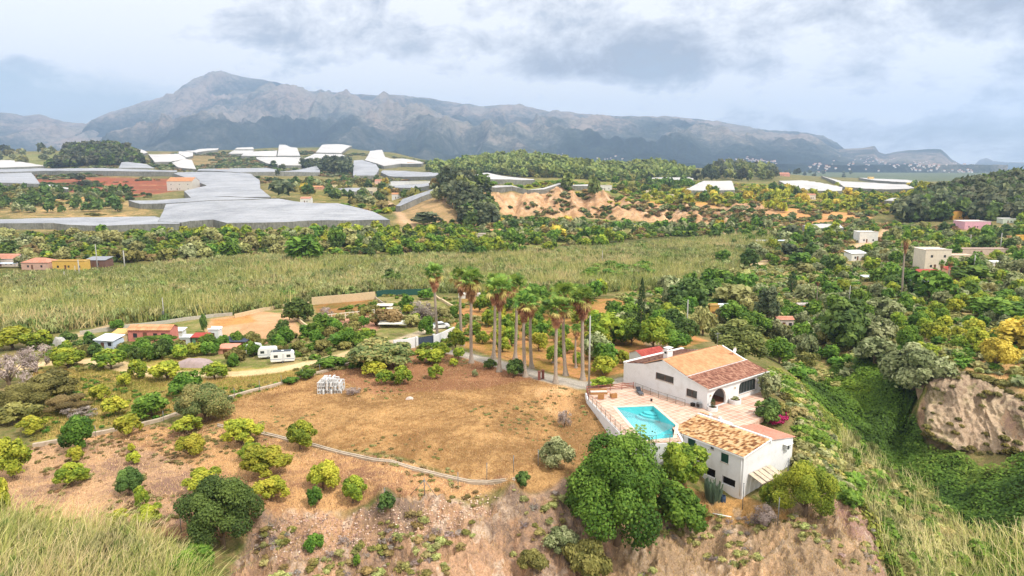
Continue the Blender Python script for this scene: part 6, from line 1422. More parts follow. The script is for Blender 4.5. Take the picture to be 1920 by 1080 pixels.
S_([(1460,330),(1600,333),(1600,327),(1460,324)], 16, {'darkpine': 1}, (12, 18), 'dark tree on the skyline right of the wooded knoll', 'skyline trees right of the knoll', 26, 14, hmul=1.2)
# ---- woods and ground cover that read as one mass
def W_(name, poly, n, sp, lod, wr, hm, seed, label, clump=0, mat=None): return mass(name, rand_in(poly, n, seed, clump=clump), sp, lod, wr, hm, mat or LEAF, seed, label)
KEEPOUT[:] = KEEPOUT_BASE
W_('dark_wood', [(95,316),(270,316),(262,300),(235,286),(200,280),(150,282),(120,296)], 420, ['darkpine', 'deep'], 3, (12, 20), .95, 31, 'dark wood covering the rounded hill at the far left')
W_('pine_wood', [(800,322),(850,312),(960,297),(1060,308),(1130,318),(1230,312),(1300,328),(1290,338),(1120,340),(960,332),(820,330)], 1500, ['pine', 'pine', 'scrub'], 3, (9, 16), 1.0, 32, 'pine wood over the low hills under the mountain')
W_('knoll_wood', [(1300,340),(1330,322),(1380,316),(1440,322),(1458,340)], 260, ['darkpine', 'pine'], 3, (12, 20), 1.0, 33, 'pine wood on the knoll behind the plateau nets')
W_('hill_wood', [(1680,418),(1720,385),(1760,370),(1830,359),(1930,349),(2250,346),(2250,412),(1930,412),(1800,414)], 1700, ['darkpine', 'darkpine', 'deep'], 3, (8, 14), 1.05, 34, 'dark pine wood covering the hill at the right')
W_('rear_wood', [(470,318),(595,318),(660,305),(640,300),(560,312)], 60, ['darkpine'], 3, (10, 16), .9, 35, 'dark thicket behind the grove among the nets')
# low scrub over the rough ground
W_('undergrowth', [(1150,560),(1400,500),(1600,500),(1930,480),(2150,620),(1930,740),(1780,700),(1660,660),(1480,700),(1440,640),(1300,620)], 3400, ['scrub', 'olive', 'green', 'pale', 'pale'], 3, (1.4, 3.2), .7, 41, 'low scrub covering the slopes right of the villa')
W_('distant_undergrowth', [(1440,500),(2150,480),(2150,420),(1440,425)], 1500, ['scrub', 'green', 'deep', 'rusty'], 3, (2.5, 5.5), .7, 42, 'low scrub between the trees of the right hand terraces')
W_('valley_undergrowth', [(560,484),(1440,432),(1440,416),(960,406),(740,440),(-60,440),(-60,500)], 2600, ['scrub', 'green', 'deep', 'rusty', 'citrus'], 3, (3, 6.5), .6, 43, 'low scrub and crops filling the valley floor')
W_('plateau_undergrowth', [(505,400),(840,348),(1300,342),(1800,350),(1800,400),(1200,395),(1000,352),(860,350),(735,400)], 1600, ['scrub', 'rusty', 'green', 'citrus_yellow'], 3, (4, 9), .45, 44, 'patchy low growth across the distant plateau')
W_('terrace_undergrowth', [(-60,402),(240,402),(300,380),(240,340),(-60,345)], 500, ['scrub', 'deep'], 3, (4, 8), .4, 45, 'patchy low growth on the left terraces', clump=.02)
W_('garden_weeds', [(60,700),(450,700),(700,690),(860,650),(1000,560),(720,555),(560,600),(500,650),(100,640)], 900, ['scrub', 'green', 'pale'], 3, (.8, 1.9), .6, 46, 'rough weeds in the gardens left of the palms', clump=.08)
W_('slope_scrub', [(1440,700),(1500,740),(1560,840),(1600,950),(1500,900),(1500,800),(1440,760)], 520, ['scrub', 'pale', 'pale', 'green', 'olive'], 2, (1.0, 2.6), .7, 47, 'tangled scrub falling from the villa garden into the ravine')
W_('bank_scrub', [(470,990),(700,955),(960,918),(1060,905),(1130,960),(1140,1090),(1100,1180),(420,1180),(440,1070)], 420, ['scrub', 'greydead', 'pale', 'rusty'], 2, (.4, 1.3), .6, 48, 'sparse dry scrub on the stony bank', clump=.25)
W_('bluff_scrub', [(1200,960),(1330,945),(1480,975),(1600,960),(1660,1060),(1600,1180),(1150,1180)], 200, ['scrub', 'pale', 'greydead'], 2, (.4, 1.2), .6, 49, 'sparse dry scrub on the eroded bluff', clump=.25)
W_('hillside_growth', [(-60,345),(-60,284),(120,287),(300,287),(500,283),(790,300),(840,330),(700,342),(505,345),(330,340)], 1500, ['scrub', 'deep', 'rusty', 'olive'], 3, (6, 14), .4, 50, 'patchy growth over the left hills', clump=.006)
W_('cliff_scrub', [(905,362),(1060,356),(1140,366),(1230,384),(1340,390),(1640,400),(1600,426),(1330,421),(1230,416),(1100,408),(1000,405),(940,400)], 420, ['scrub', 'deep', 'olive', 'rusty'], 3, (2.5, 7), .6, 56, 'shrubs clinging to the eroded far cliff', clump=.04)
W_('orchard_weeds', [(-60,850),(80,835),(300,795),(425,800),(520,820),(640,850),(820,885),(960,905),(800,930),(640,960),(500,985),(330,1010),(-60,1010)], 520, ['scrub', 'pale', 'rusty'], 3, (.25, .75), .5, 57, 'low weeds dotted through the dry orchard', clump=.12)
W_('field_weeds', [(440,790),(560,712),(650,690),(860,668),(1060,722),(1150,830),(1140,900),(960,905),(640,845)], 380, ['scrub', 'pale', 'rusty'], 3, (.2, .6), .4, 58, 'low weeds dotted over the dry field', clump=.1)
W_('meadow_weeds', [(60,700),(200,690),(440,705),(640,692),(560,712),(420,760),(200,805),(60,830)], 420, ['green', 'scrub', 'citrus'], 3, (.3, 1.0), .5, 59, 'green weeds in the field beside the track', clump=.1)
# ivy on the ravine sides: leaf sprays lying on the slope
def project_arr(pts, z):
    f = pts[:, 1] * CP - (z - CAMZ) * SP
    return 960 + FPX * pts[:, 0] / f, 540 - FPX * (pts[:, 1] * SP + (z - CAMZ) * CP) / f
def ivy(name, poly, n, seed, label, cols):
    pts = rand_in(poly, n, seed); rng = np.random.RandomState(seed); z = zraw(pts[:, 0], pts[:, 1]); e_ = .6
    gx = (zraw(pts[:, 0] + e_, pts[:, 1]) - z) / e_; gy = (zraw(pts[:, 0], pts[:, 1] + e_) - z) / e_
    nn = np.stack([-gx, -gy, np.ones_like(gx)], 1); nn /= np.linalg.norm(nn, axis=1, keepdims=True)
    k_ = ~inpoly(*project_arr(pts, z), CLIFF_R); pts, z, nn = pts[k_], z[k_], nn[k_]; n = len(pts); rng = np.random.RandomState(seed)
    hh = fbm(pts[:, 0] * .35, pts[:, 1] * .35, 4, seed) ; P = np.stack([pts[:, 0], pts[:, 1], z], 1) + nn * (rng.rand(n)[:, None] * .5 + np.clip(hh - .4, 0, 1)[:, None] * 2.4)
    V, F = leaf_quads(P, nn + rdir(rng, n) * .55 + np.array([0, -.1, .2]), .42 * (.6 + rng.rand(n) * .9), rng, .7)
    c = np.array([lin(q) for q in cols]); t = np.clip(fbm(pts[:, 0] * .12, pts[:, 1] * .12, 3, seed + 4) * 1.5 - .3 + rng.uniform(-.25, .25, n), 0, .999) * (len(c) - 1); i = t.astype(int); f = (t - i)[:, None]
    col = (c[i] * (1 - f) + c[np.minimum(i + 1, len(c) - 1)] * f) * rng.uniform(.75, 1.25, (n, 1))
    return tag(link(name, np_mesh(name, V, F, False, {'lc': np.repeat(col, 4, 0)}), LEAF), label, None, None, 'stuff')
IV = [(58, 88, 26), (84, 122, 32), (122, 152, 40)]
ivy('ivy', [(1490,700),(1560,690),(1655,655),(1745,672),(1725,740),(1702,790),(1740,842),(1700,880),(1590,830),(1530,760)], 42000, 51, 'glossy green creeper draped over the upper ravine side', IV)
ivy('creeper', [(1700,842),(1760,845),(1800,850),(1880,884),(1925,850),(2100,830),(2100,1250),(1720,1250),(1660,1050),(1600,900)], 46000, 52, 'green creeper covering the lower ravine side under the cliff', [(56, 84, 26), (92, 124, 36), (138, 158, 60)])
ivy('slope_creeper', [(1440,690),(1500,730),(1590,830),(1640,960),(1690,1080),(1640,1040),(1590,930),(1520,860),(1500,800),(1440,760)], 16000, 53, 'yellow green grass and creeper on the villa side of the ravine', [(104, 124, 44), (150, 156, 60), (190, 170, 84)])
# giant canes of the river bed
KEEPOUT[:] = []
CANE = [(104, 120, 62), (142, 150, 80), (172, 170, 102), (182, 168, 116)]
CANEP = [(-80,622),(-80,528),(200,516),(330,500),(560,484),(700,492),(900,480),(1160,466),(1440,440),(1460,470),(1290,545),(1130,548),(940,552),(800,548),(720,548),(600,560),(480,584),(240,606),(60,628)]
blades('giant_canes', rand_in(CANEP, 110000, 61), (1.6, 5.0), .26, CANE, 61, .42, .6, label='bed of giant canes filling the river bed', hn=.022)
W_('cane_thicket', CANEP, 4600, ['cane', 'cane', 'canegreen'], 4, (3.5, 8), .6, 66, 'feathery tops of the giant cane thicket in the river bed', mat=DRYL)
blades('cane_tangle', rand_in([(-80,545),(-80,526),(200,520),(560,484),(560,500),(300,530)], 12000, 62), (2, 4), .3, [(96, 112, 60), (130, 142, 82), (150, 150, 96)], 62, .25, .4, label='greyer canes along the far side of the river bed', hn=.05)
REED = [(92, 112, 52), (140, 154, 78), (186, 186, 112), (214, 200, 150), (150, 140, 92)]
p_ = [(-9.5, 0)]
W_('foreground_thicket', [(-140,1020),(60,1000),(200,1008),(330,1050),(390,1110),(-140,1300)], 260, ['cane', 'canegreen'], 1, (1.2, 2.6), 1.1, 67, 'tufted reeds among the foreground reed bed', mat=DRYL)
fr = rand_in([(-140,1012),(60,992),(200,1003),(260,1012),(330,1045),(390,1100),(420,1180),(-140,1300)], 11000, 63)
blades('foreground_reeds', fr, (1.4, 4.2), .09, REED, 63, .4, .85, label='pale feathery reeds in the lower left corner', hn=.2, wind=(.22, 0), seg=4)
W_('ravine_thicket', [(1590,820),(1640,860),(1720,900),(1800,1000),(1860,1090),(1900,1200),(1700,1200),(1660,1060),(1620,960),(1570,880)], 420, ['cane', 'canegreen', 'green', 'pale'], 2, (1.5, 3.4), .8, 68, 'mixed reeds and greenery in the ravine bottom')
fr = rand_in([(1580,820),(1640,860),(1720,900),(1800,1000),(1860,1090),(1900,1200),(1700,1200),(1660,1060),(1620,960),(1570,880)], 3600, 64)
blades('ravine_reeds', fr, (1.6, 4.4), .10, [(132, 142, 72), (176, 174, 108), (208, 196, 142), (150, 150, 90)], 64, .38, .85, label='pale tall reeds standing in the ravine bottom', hn=.2, wind=(-.2, 0), seg=4)
fr = rand_in([(1700,1010),(1800,1000),(1930,1000),(2100,1100),(1950,1250),(1740,1250)], 3500, 65)
blades('corner_reeds', fr, (2, 4), .13, REED, 65, .38, .85, label='pale reeds in the lower right corner', hn=.2, wind=(-.2, 0), seg=4)
# dry grass over the field, orchard and banks
KEEPOUT[:] = KEEPOUT_BASE
STRAW = [(126, 96, 60), (176, 138, 90), (212, 182, 130), (150, 138, 80), (196, 156, 102)]
blades('dry_grass', rand_in([(425,800),(340,785),(440,745),(560,712),(650,690),(770,665),(860,668),(1060,722),(1105,745),(1150,830),(1140,900),(960,905),(820,880),(640,845),(520,815)], 46000, 71), (.12, .32), .09, STRAW, 71, .5, .5, label='dry mown grass over the orange field', hn=.5)
blades('orchard_grass', rand_in([(-60,850),(80,835),(300,795),(425,800),(520,820),(640,850),(820,885),(970,905),(800,930),(640,960),(500,985),(330,1010),(-60,1010)], 32000, 72), (.12, .38), .09, [(128, 106, 82), (184, 154, 110), (216, 190, 144), (140, 128, 84), (150, 124, 98)], 72, .5, .5, label='dry grass between the lemon trees', hn=.4)
blades('meadow_grass', rand_in([(60,700),(200,680),(440,700),(640,690),(560,715),(420,760),(200,800),(60,830)], 26000, 73), (.2, .5), .14, [(120, 128, 56), (164, 152, 80), (206, 178, 110)], 73, .4, .5, label='half green grass of the field beside the track', hn=.3)
blades('bank_grass', rand_in([(470,975),(700,945),(960,908),(1180,940),(1330,925),(1480,955),(1600,930),(1680,1090),(1640,1250),(300,1250),(440,1060)], 26000, 74), (.15, .6), .07, [(166, 138, 104), (212, 180, 126), (140, 130, 80)], 74, .5, .5, label='dry tufts on the eroded banks', hn=.6)
blades('rim_grass', rand_in([(1780,640),(1930,600),(2100,640),(2100,745),(1925,740),(1860,705),(1790,690)], 14000, 75), (.15, .5), .1, STRAW, 75, .5, .5, label='dry grass on top of the right hand cliff', hn=.4)
# rubble of the dry stone bank
def stones(name, pts, size, cols, seed, label, mat):
    rng = np.random.RandomState(seed); n = len(pts); z = zraw(pts[:, 0], pts[:, 1])
    base = np.array([(1, 0, 0), (-1, 0, 0), (0, 1, 0), (0, -1, 0), (0, 0, 1), (0, 0, -1)], float); Fb = np.array([(0, 2, 4), (2, 1, 4), (1, 3, 4), (3, 0, 4), (2, 0, 5), (1, 2, 5), (3, 1, 5), (0, 3, 5)])
    s = rng.uniform(*size, n); V = base[None] * s[:, None, None] * rng.uniform(.6, 1.2, (n, 6, 1)) * np.array([1.2, 1, .7]); a = rng.rand(n) * 6.28
    x = V[..., 0] * np.cos(a)[:, None] - V[..., 1] * np.sin(a)[:, None]; y = V[..., 0] * np.sin(a)[:, None] + V[..., 1] * np.cos(a)[:, None]
    V = np.stack([x + pts[:, 0, None], y + pts[:, 1, None], V[..., 2] + z[:, None] + s[:, None] * .25], -1).reshape(-1, 3); F = (Fb[None] + (np.arange(n) * 6)[:, None, None]).reshape(-1, 3)
    c = np.array([lin(q) for q in cols]); col = c[rng.randint(0, len(c), n)] * rng.uniform(.8, 1.15, (n, 1))
    return tag(link(name, np_mesh(name, V, F, False, {'lc': np.repeat(col, 6, 0)}), mat), label, None, None, 'stuff')
STONE = leafmat('stone', .95, 0, .1)
SC = [(190, 166, 140), (170, 142, 120), (206, 188, 164), (142, 122, 106)]
stones('rubble', rand_in([(500,990),(560,965),(700,948),(760,950),(740,1010),(650,1040),(520,1060)], 900, 81), (.05, .17), SC, 81, 'tumbled dry stone rubble on the bank', STONE)
stones('rubble', rand_in([(730,955),(900,925),(940,930),(860,990),(760,1020)], 500, 82), (.05, .17), SC, 82, 'tumbled dry stones below the pipe line', STONE)
stones('rubble', rand_in([(760,432),(830,436),(880,440),(890,432),(830,425)], 160, 83), (.5, 1.3), SC, 83, 'pale boulders in the valley below the eroded slope', STONE)

cv_ = np.empty(len(bpy.data.objects['cliff'].data.vertices) * 3, np.float32); bpy.data.objects['cliff'].data.vertices.foreach_get('co', cv_); cv_ = cv_.reshape(240, 90, 3); rg = np.random.RandomState(5)
q_ = cv_[rg.randint(8, 200, 150), np.minimum(88, (rg.rand(150) ** 1.3 * 88).astype(int) * (rg.rand(150) < .55) + (88 - (rg.rand(150) ** 3 * 40)).astype(int) * (rg.rand(150) >= .55)).clip(4, 88)]
V, F, c = crown_arrays('scrub', 2, 1); Vs = []; Fs = []; Cs = []
for i_, q in enumerate(q_):
    w_ = rg.uniform(.5, 1.8); Vs.append(V * np.array([w_, w_, w_ * .8]) + q - np.array([0, 0, .2 * w_])); Fs.append(F + i_ * len(V)); Cs.append(c * rg.uniform(.7, 1.2) * (np.array([1.05, .95, .8]) if rg.rand() < .4 else 1))
tag(link('cliff_face_scrub', np_mesh('cliff_face_scrub', np.concatenate(Vs), np.concatenate(Fs), False, {'lc': np.concatenate(Cs)}), LEAF), 'dry scrub rooted on the eroded cliff face', None, None, 'stuff')
# ================================================================ NETTED FIELDS
from mathutils.geometry import delaunay_2d_cdt
def netmat(name, rgb, rgb2, sc_=(.02, .25, .1)):
    m, nt, b = nmat(name); v = objvec(nt, sc_); n1 = noise(nt, 3, 5, .65, v); n2 = noise(nt, .03, 3, .55, objvec(nt)); n3 = noise(nt, .6, 3, .6, objvec(nt))
    s = mathn(nt, 'ADD', mathn(nt, 'MULTIPLY', n1, .5), mathn(nt, 'ADD', mathn(nt, 'MULTIPLY', n2, .3), mathn(nt, 'MULTIPLY', n3, .2)))
    r = ramp(nt, [(.40, lin(rgb2)), (.56, lin(rgb))]); L(nt, s, r.inputs[0])
    bt = N(nt, 'ShaderNodeTexBrick'); L(nt, objvec(nt, (1, 1, 0), (0, 0, .12)), bt.inputs['Vector']); bt.inputs['Scale'].default_value = 1; bt.inputs['Brick Width'].default_value = 26; bt.inputs['Row Height'].default_value = 8; bt.inputs['Mortar Size'].default_value = .35; bt.inputs['Mortar Smooth'].default_value = .6
    bt.inputs['Color1'].default_value = (1, 1, 1, 1); bt.inputs['Color2'].default_value = (.92, .92, .93, 1); bt.inputs['Mortar'].default_value = (.80, .80, .81, 1)
    L(nt, mixrgb(nt, 1, r.outputs[0], bt.outputs[0], 'MULTIPLY'), b.inputs['Base Color']); b.inputs['Roughness'].default_value = .75; b.inputs['Specular IOR Level'].default_value = .2
    return m
NET_G = netmat('grey_net', (178, 178, 180), (132, 134, 138)); NET_W = netmat('white_net', (212, 206, 198), (176, 174, 172)); NET_S = netmat('net_side', (150, 148, 138), (108, 108, 98), (.3, .3, .1))
def net(poly, dz, label, white=False, step=14, grp=None):
    P = [hit(px, py, dz, G=H0) for px, py in poly]; B = []
    for i in range(len(P)):
        a, c = P[i], P[(i + 1) % len(P)]; n = max(1, int((c - a).xy.length / step))
        if n > 24: n = 24
        for k in range(n):
            q = a.lerp(c, k / n); B.append((q.x, q.y))
    xs = [p[0] for p in B]; ys = [p[1] for p in B]; pp = [Vector(p) for p in B]; nb = len(pp)
    sx = max(step, (max(xs) - min(xs)) / 40); sy = max(step, (max(ys) - min(ys)) / 40)
    gx, gy = np.meshgrid(np.arange(min(xs) + sx / 2, max(xs), sx), np.arange(min(ys) + sy / 2, max(ys), sy)); k = inpoly(gx, gy, B)
    pp += [Vector((a, b_)) for a, b_ in zip(gx[k], gy[k])]
    V, E, F, *_ = delaunay_2d_cdt(pp, [(i, (i + 1) % nb) for i in range(nb)], [list(range(nb))], 1, .01)
    if not F: return
    cx, cy = sum(xs) / nb, sum(ys) / nb; arr = np.array([(v.x, v.y) for v in V]); z = zraw(arr[:, 0], arr[:, 1], H0) + dz
    z = z + .35 * np.sin(arr[:, 0] * .35) * np.sin(arr[:, 1] * .22)
    cz = float(np.min(z)) - dz
    e = empty('netting_tent', (cx, cy, cz), 0, label, 'crop netting', grp); e['kind'] = 'thing'
    mb = MB()
    for f in F: mb.poly([(arr[i, 0] - cx, arr[i, 1] - cy, z[i] - cz) for i in f], 0, True)
    o = mb.build('net_roof', NET_W if white else NET_G, e, fix=False)
    bz = zraw(np.array(xs), np.array(ys), H0); sd = MB(); ps = MB()
    for i in range(nb):
        j = (i + 1) % nb; t0 = bz[i] + dz - cz + .0; t1 = bz[j] + dz - cz
        sd.poly([(xs[i] - cx, ys[i] - cy, t0 - .05), (xs[j] - cx, ys[j] - cy, t1 - .05), (xs[j] - cx, ys[j] - cy, t1 - dz - 2), (xs[i] - cx, ys[i] - cy, t0 - dz - 2)])
        if i % 2 == 0: ps.tube([(xs[i] - cx, ys[i] - cy, t0 - dz - 1), (xs[i] - cx, ys[i] - cy, t0 + .1)], .12, 4)
    sd.build('net_side', NET_S, e, fix=False); ps.build('post_row', POLEW, e)
    return e
for pl_, dz, lb, wh in NETS: net(pl_, dz, lb, wh)

# ================================================================ HOUSES AND SHEDS
WIN = paint('window_dark', (58, 60, 64), .1, 4, .3)
def house(px, py, wpx, hpx, wall, roof, kind, label, name='house', cat='house', rot=0, depth=.7, nwin=2, over=.25, door=True, rt=None, storey=1, wallmat=None):
    p = hit(px, py); m = p.y / CP / FPX; w_ = wpx * m; h = hpx * m; d = max(2.0, w_ * depth)
    wm = wallmat or paint('wall_%d_%d_%d' % wall, wall, .08, 1.5, .9, dirt=tuple(int(v * .82) for v in wall)); rm = T_ORANGE if roof == 'o' else T_RED if roof == 'r' else T_PINK if roof == 'p' else paint('roof_%d_%d_%d' % roof, roof, .12, 2, .8)
    y = p.y + d / 2; x = azim(px, py) * y; z = min(gz(x, y), p.z + .3)
    e = empty(name, (x, y, z), R(rot), label, cat); a, b_ = w_ / 2, d / 2
    rh = {'gable': w_ * .0 + min(d * .22, h * .42), 'hip': min(d * .2, h * .4), 'mono': h * .22, 'flat': .25}[kind]; eh = h - rh
    mb = MB(); th = .2
    nw = nwin; ops = []; 
    if door: ops.append((-.10 * w_ - .45, 0, -.10 * w_ + .45, min(2.05, eh * .8), 'd'))
    for s_ in range(storey):
        zb = .9 + s_ * eh / storey
        for k in range(nw):
            xc = -a + w_ * (k + .5) / nw
            if door and s_ == 0 and abs(xc + .10 * w_) < 1.1: xc += 1.3
            if abs(xc) > a - .7: continue
            ops.append((xc - .45, zb, xc + .45, min(zb + 1.0, eh * (s_ + 1) / storey - .25), 'w'))
    ops = [o_ for o_ in ops if o_[3] - o_[1] > .3 and o_[3] < eh - .1]
    wall_panel(mb, (-a, -b_, 0), (1, 0, 0), rect(0, -2, w_, eh), [rect(o_[0] + a, max(.02, o_[1]), o_[2] + a, o_[3]) for o_ in ops], (0, -1, 0), th)
    side = [(0, -2), (d - 2 * th, -2), (d - 2 * th, eh)] + ([(b_ - th, eh + rh)] if kind == 'gable' else []) + [(0, eh)]
    wall_panel(mb, (-a, -b_ + th, 0), (0, 1, 0), side, [], (-1, 0, 0), th); wall_panel(mb, (a, -b_ + th, 0), (0, 1, 0), side, [], (1, 0, 0), th); wall_panel(mb, (-a, b_, 0), (1, 0, 0), rect(0, -2, w_, eh), [], (0, 1, 0), th)
    mb.build('wall', wm, e)
    for o_ in ops:
        if o_[4] == 'w':
            f = MB().box((o_[0], -b_ + .06, o_[1]), (o_[2], -b_ + .12, o_[3])).build('window', WIN, e)
        else: MB().box((o_[0], -b_ + .06, 0), (o_[2], -b_ + .12, o_[3])).build('door', BROWNW, e)
    ov_ = over; tiled = roof in ('o', 'r', 'p')
    def plane(nm, q0, q1, q2, q3):
        if tiled: tiled_roof(nm, q0, q1, q2, q3, rm, e, wave=.5, row=.8, amp=.06, seed=int(px))
        else: MB().prism([q0, q1, q2, q3], (0, 0, .12)).build(nm, rm, e)
    if kind in ('gable',):
        plane('roof', (-a - ov_, -b_ - ov_, eh - .05), (a + ov_, -b_ - ov_, eh - .05), (a + ov_, 0, eh + rh), (-a - ov_, 0, eh + rh)); plane('roof', (a + ov_, b_ + ov_, eh - .05), (-a - ov_, b_ + ov_, eh - .05), (-a - ov_, 0, eh + rh), (a + ov_, 0, eh + rh))
    elif kind == 'hip':
        i = min(b_, a * .6)
        plane('roof', (-a - ov_, -b_ - ov_, eh), (a + ov_, -b_ - ov_, eh), (a - i, 0, eh + rh), (-a + i, 0, eh + rh)); plane('roof', (a + ov_, b_ + ov_, eh), (-a - ov_, b_ + ov_, eh), (-a + i, 0, eh + rh), (a - i, 0, eh + rh))
        rb = MB(); rb.poly([(a + ov_, -b_ - ov_, eh), (a + ov_, b_ + ov_, eh), (a - i, 0, eh + rh)]); rb.poly([(-a - ov_, b_ + ov_, eh), (-a - ov_, -b_ - ov_, eh), (-a + i, 0, eh + rh)]); rb.build('roof_end', rm, e)
    elif kind == 'mono': plane('roof', (-a - ov_, -b_ - ov_, eh), (a + ov_, -b_ - ov_, eh), (a + ov_, b_ + ov_, eh + rh), (-a - ov_, b_ + ov_, eh + rh))
    else:
        MB().box((-a - .1, -b_ - .1, eh + .003), (a + .1, b_ + .1, eh + .12)).box((-a - .1, -b_ - .1, eh + .12), (a + .1, -b_ + .1, eh + .4)).box((-a - .1, b_ - .1, eh + .12), (a + .1, b_ + .1, eh + .4)).build('roof', rm, e)
    return e
def canopy(px, py, wpx, hpx, roofc, label, depth=.6, rot=0, name='carport', cat='shelter', posts=4):
    p = hit(px, py); m = p.y / CP / FPX; w_ = wpx * m; h = hpx * m; d = w_ * depth; e = empty(name, (azim(px, py) * (p.y + d / 2), p.y + d / 2, gz(azim(px, py) * (p.y + d / 2), p.y + d / 2)), R(rot), label, cat)
    MB().prism([(-w_ / 2, -d / 2, h), (w_ / 2, -d / 2, h), (w_ / 2, d / 2, h + .25), (-w_ / 2, d / 2, h + .25)], (0, 0, .1)).build('roof_sheet', paint('sheet_%d_%d_%d' % roofc, roofc, .12, 2, .75, dirt=tuple(int(v * .8) for v in roofc)), e)
    for sx_ in range(posts // 2):
        for sy_ in (-1, 1):
            x = -w_ / 2 + .2 + (w_ - .4) * sx_ / max(1, posts // 2 - 1); MB().tube([(x, sy_ * (d / 2 - .15), -.5), (x, sy_ * (d / 2 - .15), h + (.0 if sy_ < 0 else .22))], .07, 6).build('post', POLEW, e)
    return e
WH = (230, 228, 222); CRM = (226, 206, 176)
for a in HOUSES:
    kw = a[8] if len(a) > 8 else {}
    house(*a[:8], **kw)
canopy(738,616,54,8,(226,222,206),'cream flat roofed carport below the rusty olive tree',depth=.45)
canopy(722,580,30,6,(222,216,202),'cream sheet shelter by the upper paddock, upper one',depth=.5); canopy(735,586,22,5,(226,220,204),'cream sheet shelter by the upper paddock, lower one',depth=.5)
canopy(1446,460,58,8,(206,212,222),'long open shed with a pale metal roof by the dirt yard',depth=.2,name='open_shed',posts=8)
canopy(1428,474,18,4,(214,216,214),'small pale shelter below the long open shed')
canopy(1628,530,26,10,(206,214,220),'pale carport roof among green trees on the slope',depth=.7)
canopy(1728,541,46,13,(96,104,112),'dark carport sheltering cars under the red roofs',depth=.5)
canopy(12,503,44,8,(206,214,226),'pale blue sheet canopy in front of the pink roofed house',depth=.3)
# vine arbour of the salmon house
p = hit(293, 652); e = empty('vine_arbour', p, 0, 'leafy vine arbour along the front of the salmon house', 'arbour'); V, F, c = crown_arrays('green', 1, 1); vv = V * np.array([8.2, 2.4, 1.0]) + np.array([0, 0, 1.5]); link('vine', np_mesh('vine', vv, F, False, {'lc': c}), LEAF, e)
for x in (-3.6, -1.2, 1.2, 3.6): MB().tube([(x, -.8, -.3), (x, -.8, 2.2)], .06, 5).build('post', POLEW, e)
# grey mound of sheeting
p = hit(363, 684); V, F, c = crown_arrays('greydead', 0, 0)
def tarp(px, py, wpx, hpx, label, mat, nm='tarpaulin'):
    p = hit(px, py); m = p.y / CP / FPX; w_, h = wpx * m, hpx * m; n = 14; vs = []; fs = []
    for i in range(n + 1):
        for j in range(n + 1):
            x = (i / n - .5); y = (j / n - .5); r = max(0, 1 - (2 * x) ** 4) * max(0, 1 - (2 * y) ** 4); vs.append((x * w_, y * w_ * .5, r * h * (.6 + .5 * float(vnoise(x * 6, y * 6, int(px)))) - .05))
    for i in range(n):
        for j in range(n): a = i * (n + 1) + j; fs.append((a, a + n + 1, a + n + 2, a + 1))
    tag(link(nm, np_mesh(nm, vs, fs, True), mat, None, p), label, nm.replace('_', ' '))
tarp(363, 685, 74, 14, 'low mauve grey heap of covered material by the dirt track', paint('tarp_mauve', (170, 150, 146), .15, 2, .9)); tarp(150, 652, 34, 12, 'grey brown covered heap in the left yard', paint('tarp_grey', (142, 132, 126), .15, 2, .9)); tarp(112, 648, 26, 18, 'pale grey rubble heap at the left end of the yard', paint('tarp_pale', (196, 192, 186), .2, 2, .9), 'rubble_heap')
# ---- caravans and car
CARW = paint('caravan_white', (232, 232, 230), .04, 3, .35)
def wheel(e, x, y, r=.32, w_=.18):
    t = MB().tube([(x, y - w_ / 2, r), (x, y + w_ / 2, r)], r, 14).build('wheel', paint('tyre', (34, 34, 36), .1, 8), e); MB().tube([(x, y - w_ / 2 - .01, r), (x, y + w_ / 2 + .01, r)], r * .58, 10).build('rim', GREYM, t)
def caravan(px, py, rz, ln, label, roofc=None, wins=2):
    p = hit(px, py); p.z = gz(p.x, p.y); e = empty('caravan', p, R(rz), label, 'caravan', 'caravans parked by the track'); a = ln / 2; prof = [(-a, .55), (-a + .15, .42), (a - .15, .42), (a, .6), (a, 1.5), (a - .25, 2.35), (a - .7, 2.6), (-a + .5, 2.6), (-a + .12, 2.3), (-a - .05, 1.4)]
    MB().prism([(x, -1.08, z) for x, z in prof], (0, 2.16, 0)).build('body', CARW, e, bevel=.05)
    for k in range(wins):
        x = -a * .55 + k * a * 1.05; MB().box((x - .45, -1.10, 1.35), (x + .45, -1.075, 1.95)).build('window', GLASS, e)
    MB().box((a - .08, -.7, 1.4), (a + .04, .7, 2.0)).build('window', GLASS, e); MB().box((-.12, -1.1, .55), (.42, -1.075, 2.2)).build('door', paint('caravan_door', (206, 208, 210), .05, 4, .4), e)
    MB().box((-a - .02, -1.095, .95), (a * .97, -1.083, 1.06)).build('stripe', paint('stripe_blue', (120, 140, 170), .05, 4, .4), e)
    MB().tube([(a - .1, 0, .5), (a + 1.0, 0, .45)], .05, 5).build('drawbar', GREYM, e); wheel(e, 0, -1.0); wheel(e, 0, 1.0)
    if roofc: MB().box((-a + .5, -.9, 2.61), (a - .8, .9, 2.68)).build('roof_panel', paint('dark_panel', (72, 78, 84), .1, 4, .5), e)
    MB().box((-.3, -.35, 2.61), (.3, .3, 2.74)).build('roof_hatch', CARW, e); e.scale = (.78, .78, .82)
caravan(477, 664, 70, 3.6, 'small white caravan half hidden at the left of three', wins=1); caravan(504, 671, 12, 4.6, 'white caravan in the middle of the three'); caravan(531, 679, 14, 5.4, 'white caravan with a dark roof panel, nearest the track', True)
p = hit(826, 616); p.z = gz(p.x, p.y); car = empty('parked_car', p, R(200), 'white hatchback parked on the drive behind the gate', 'car')
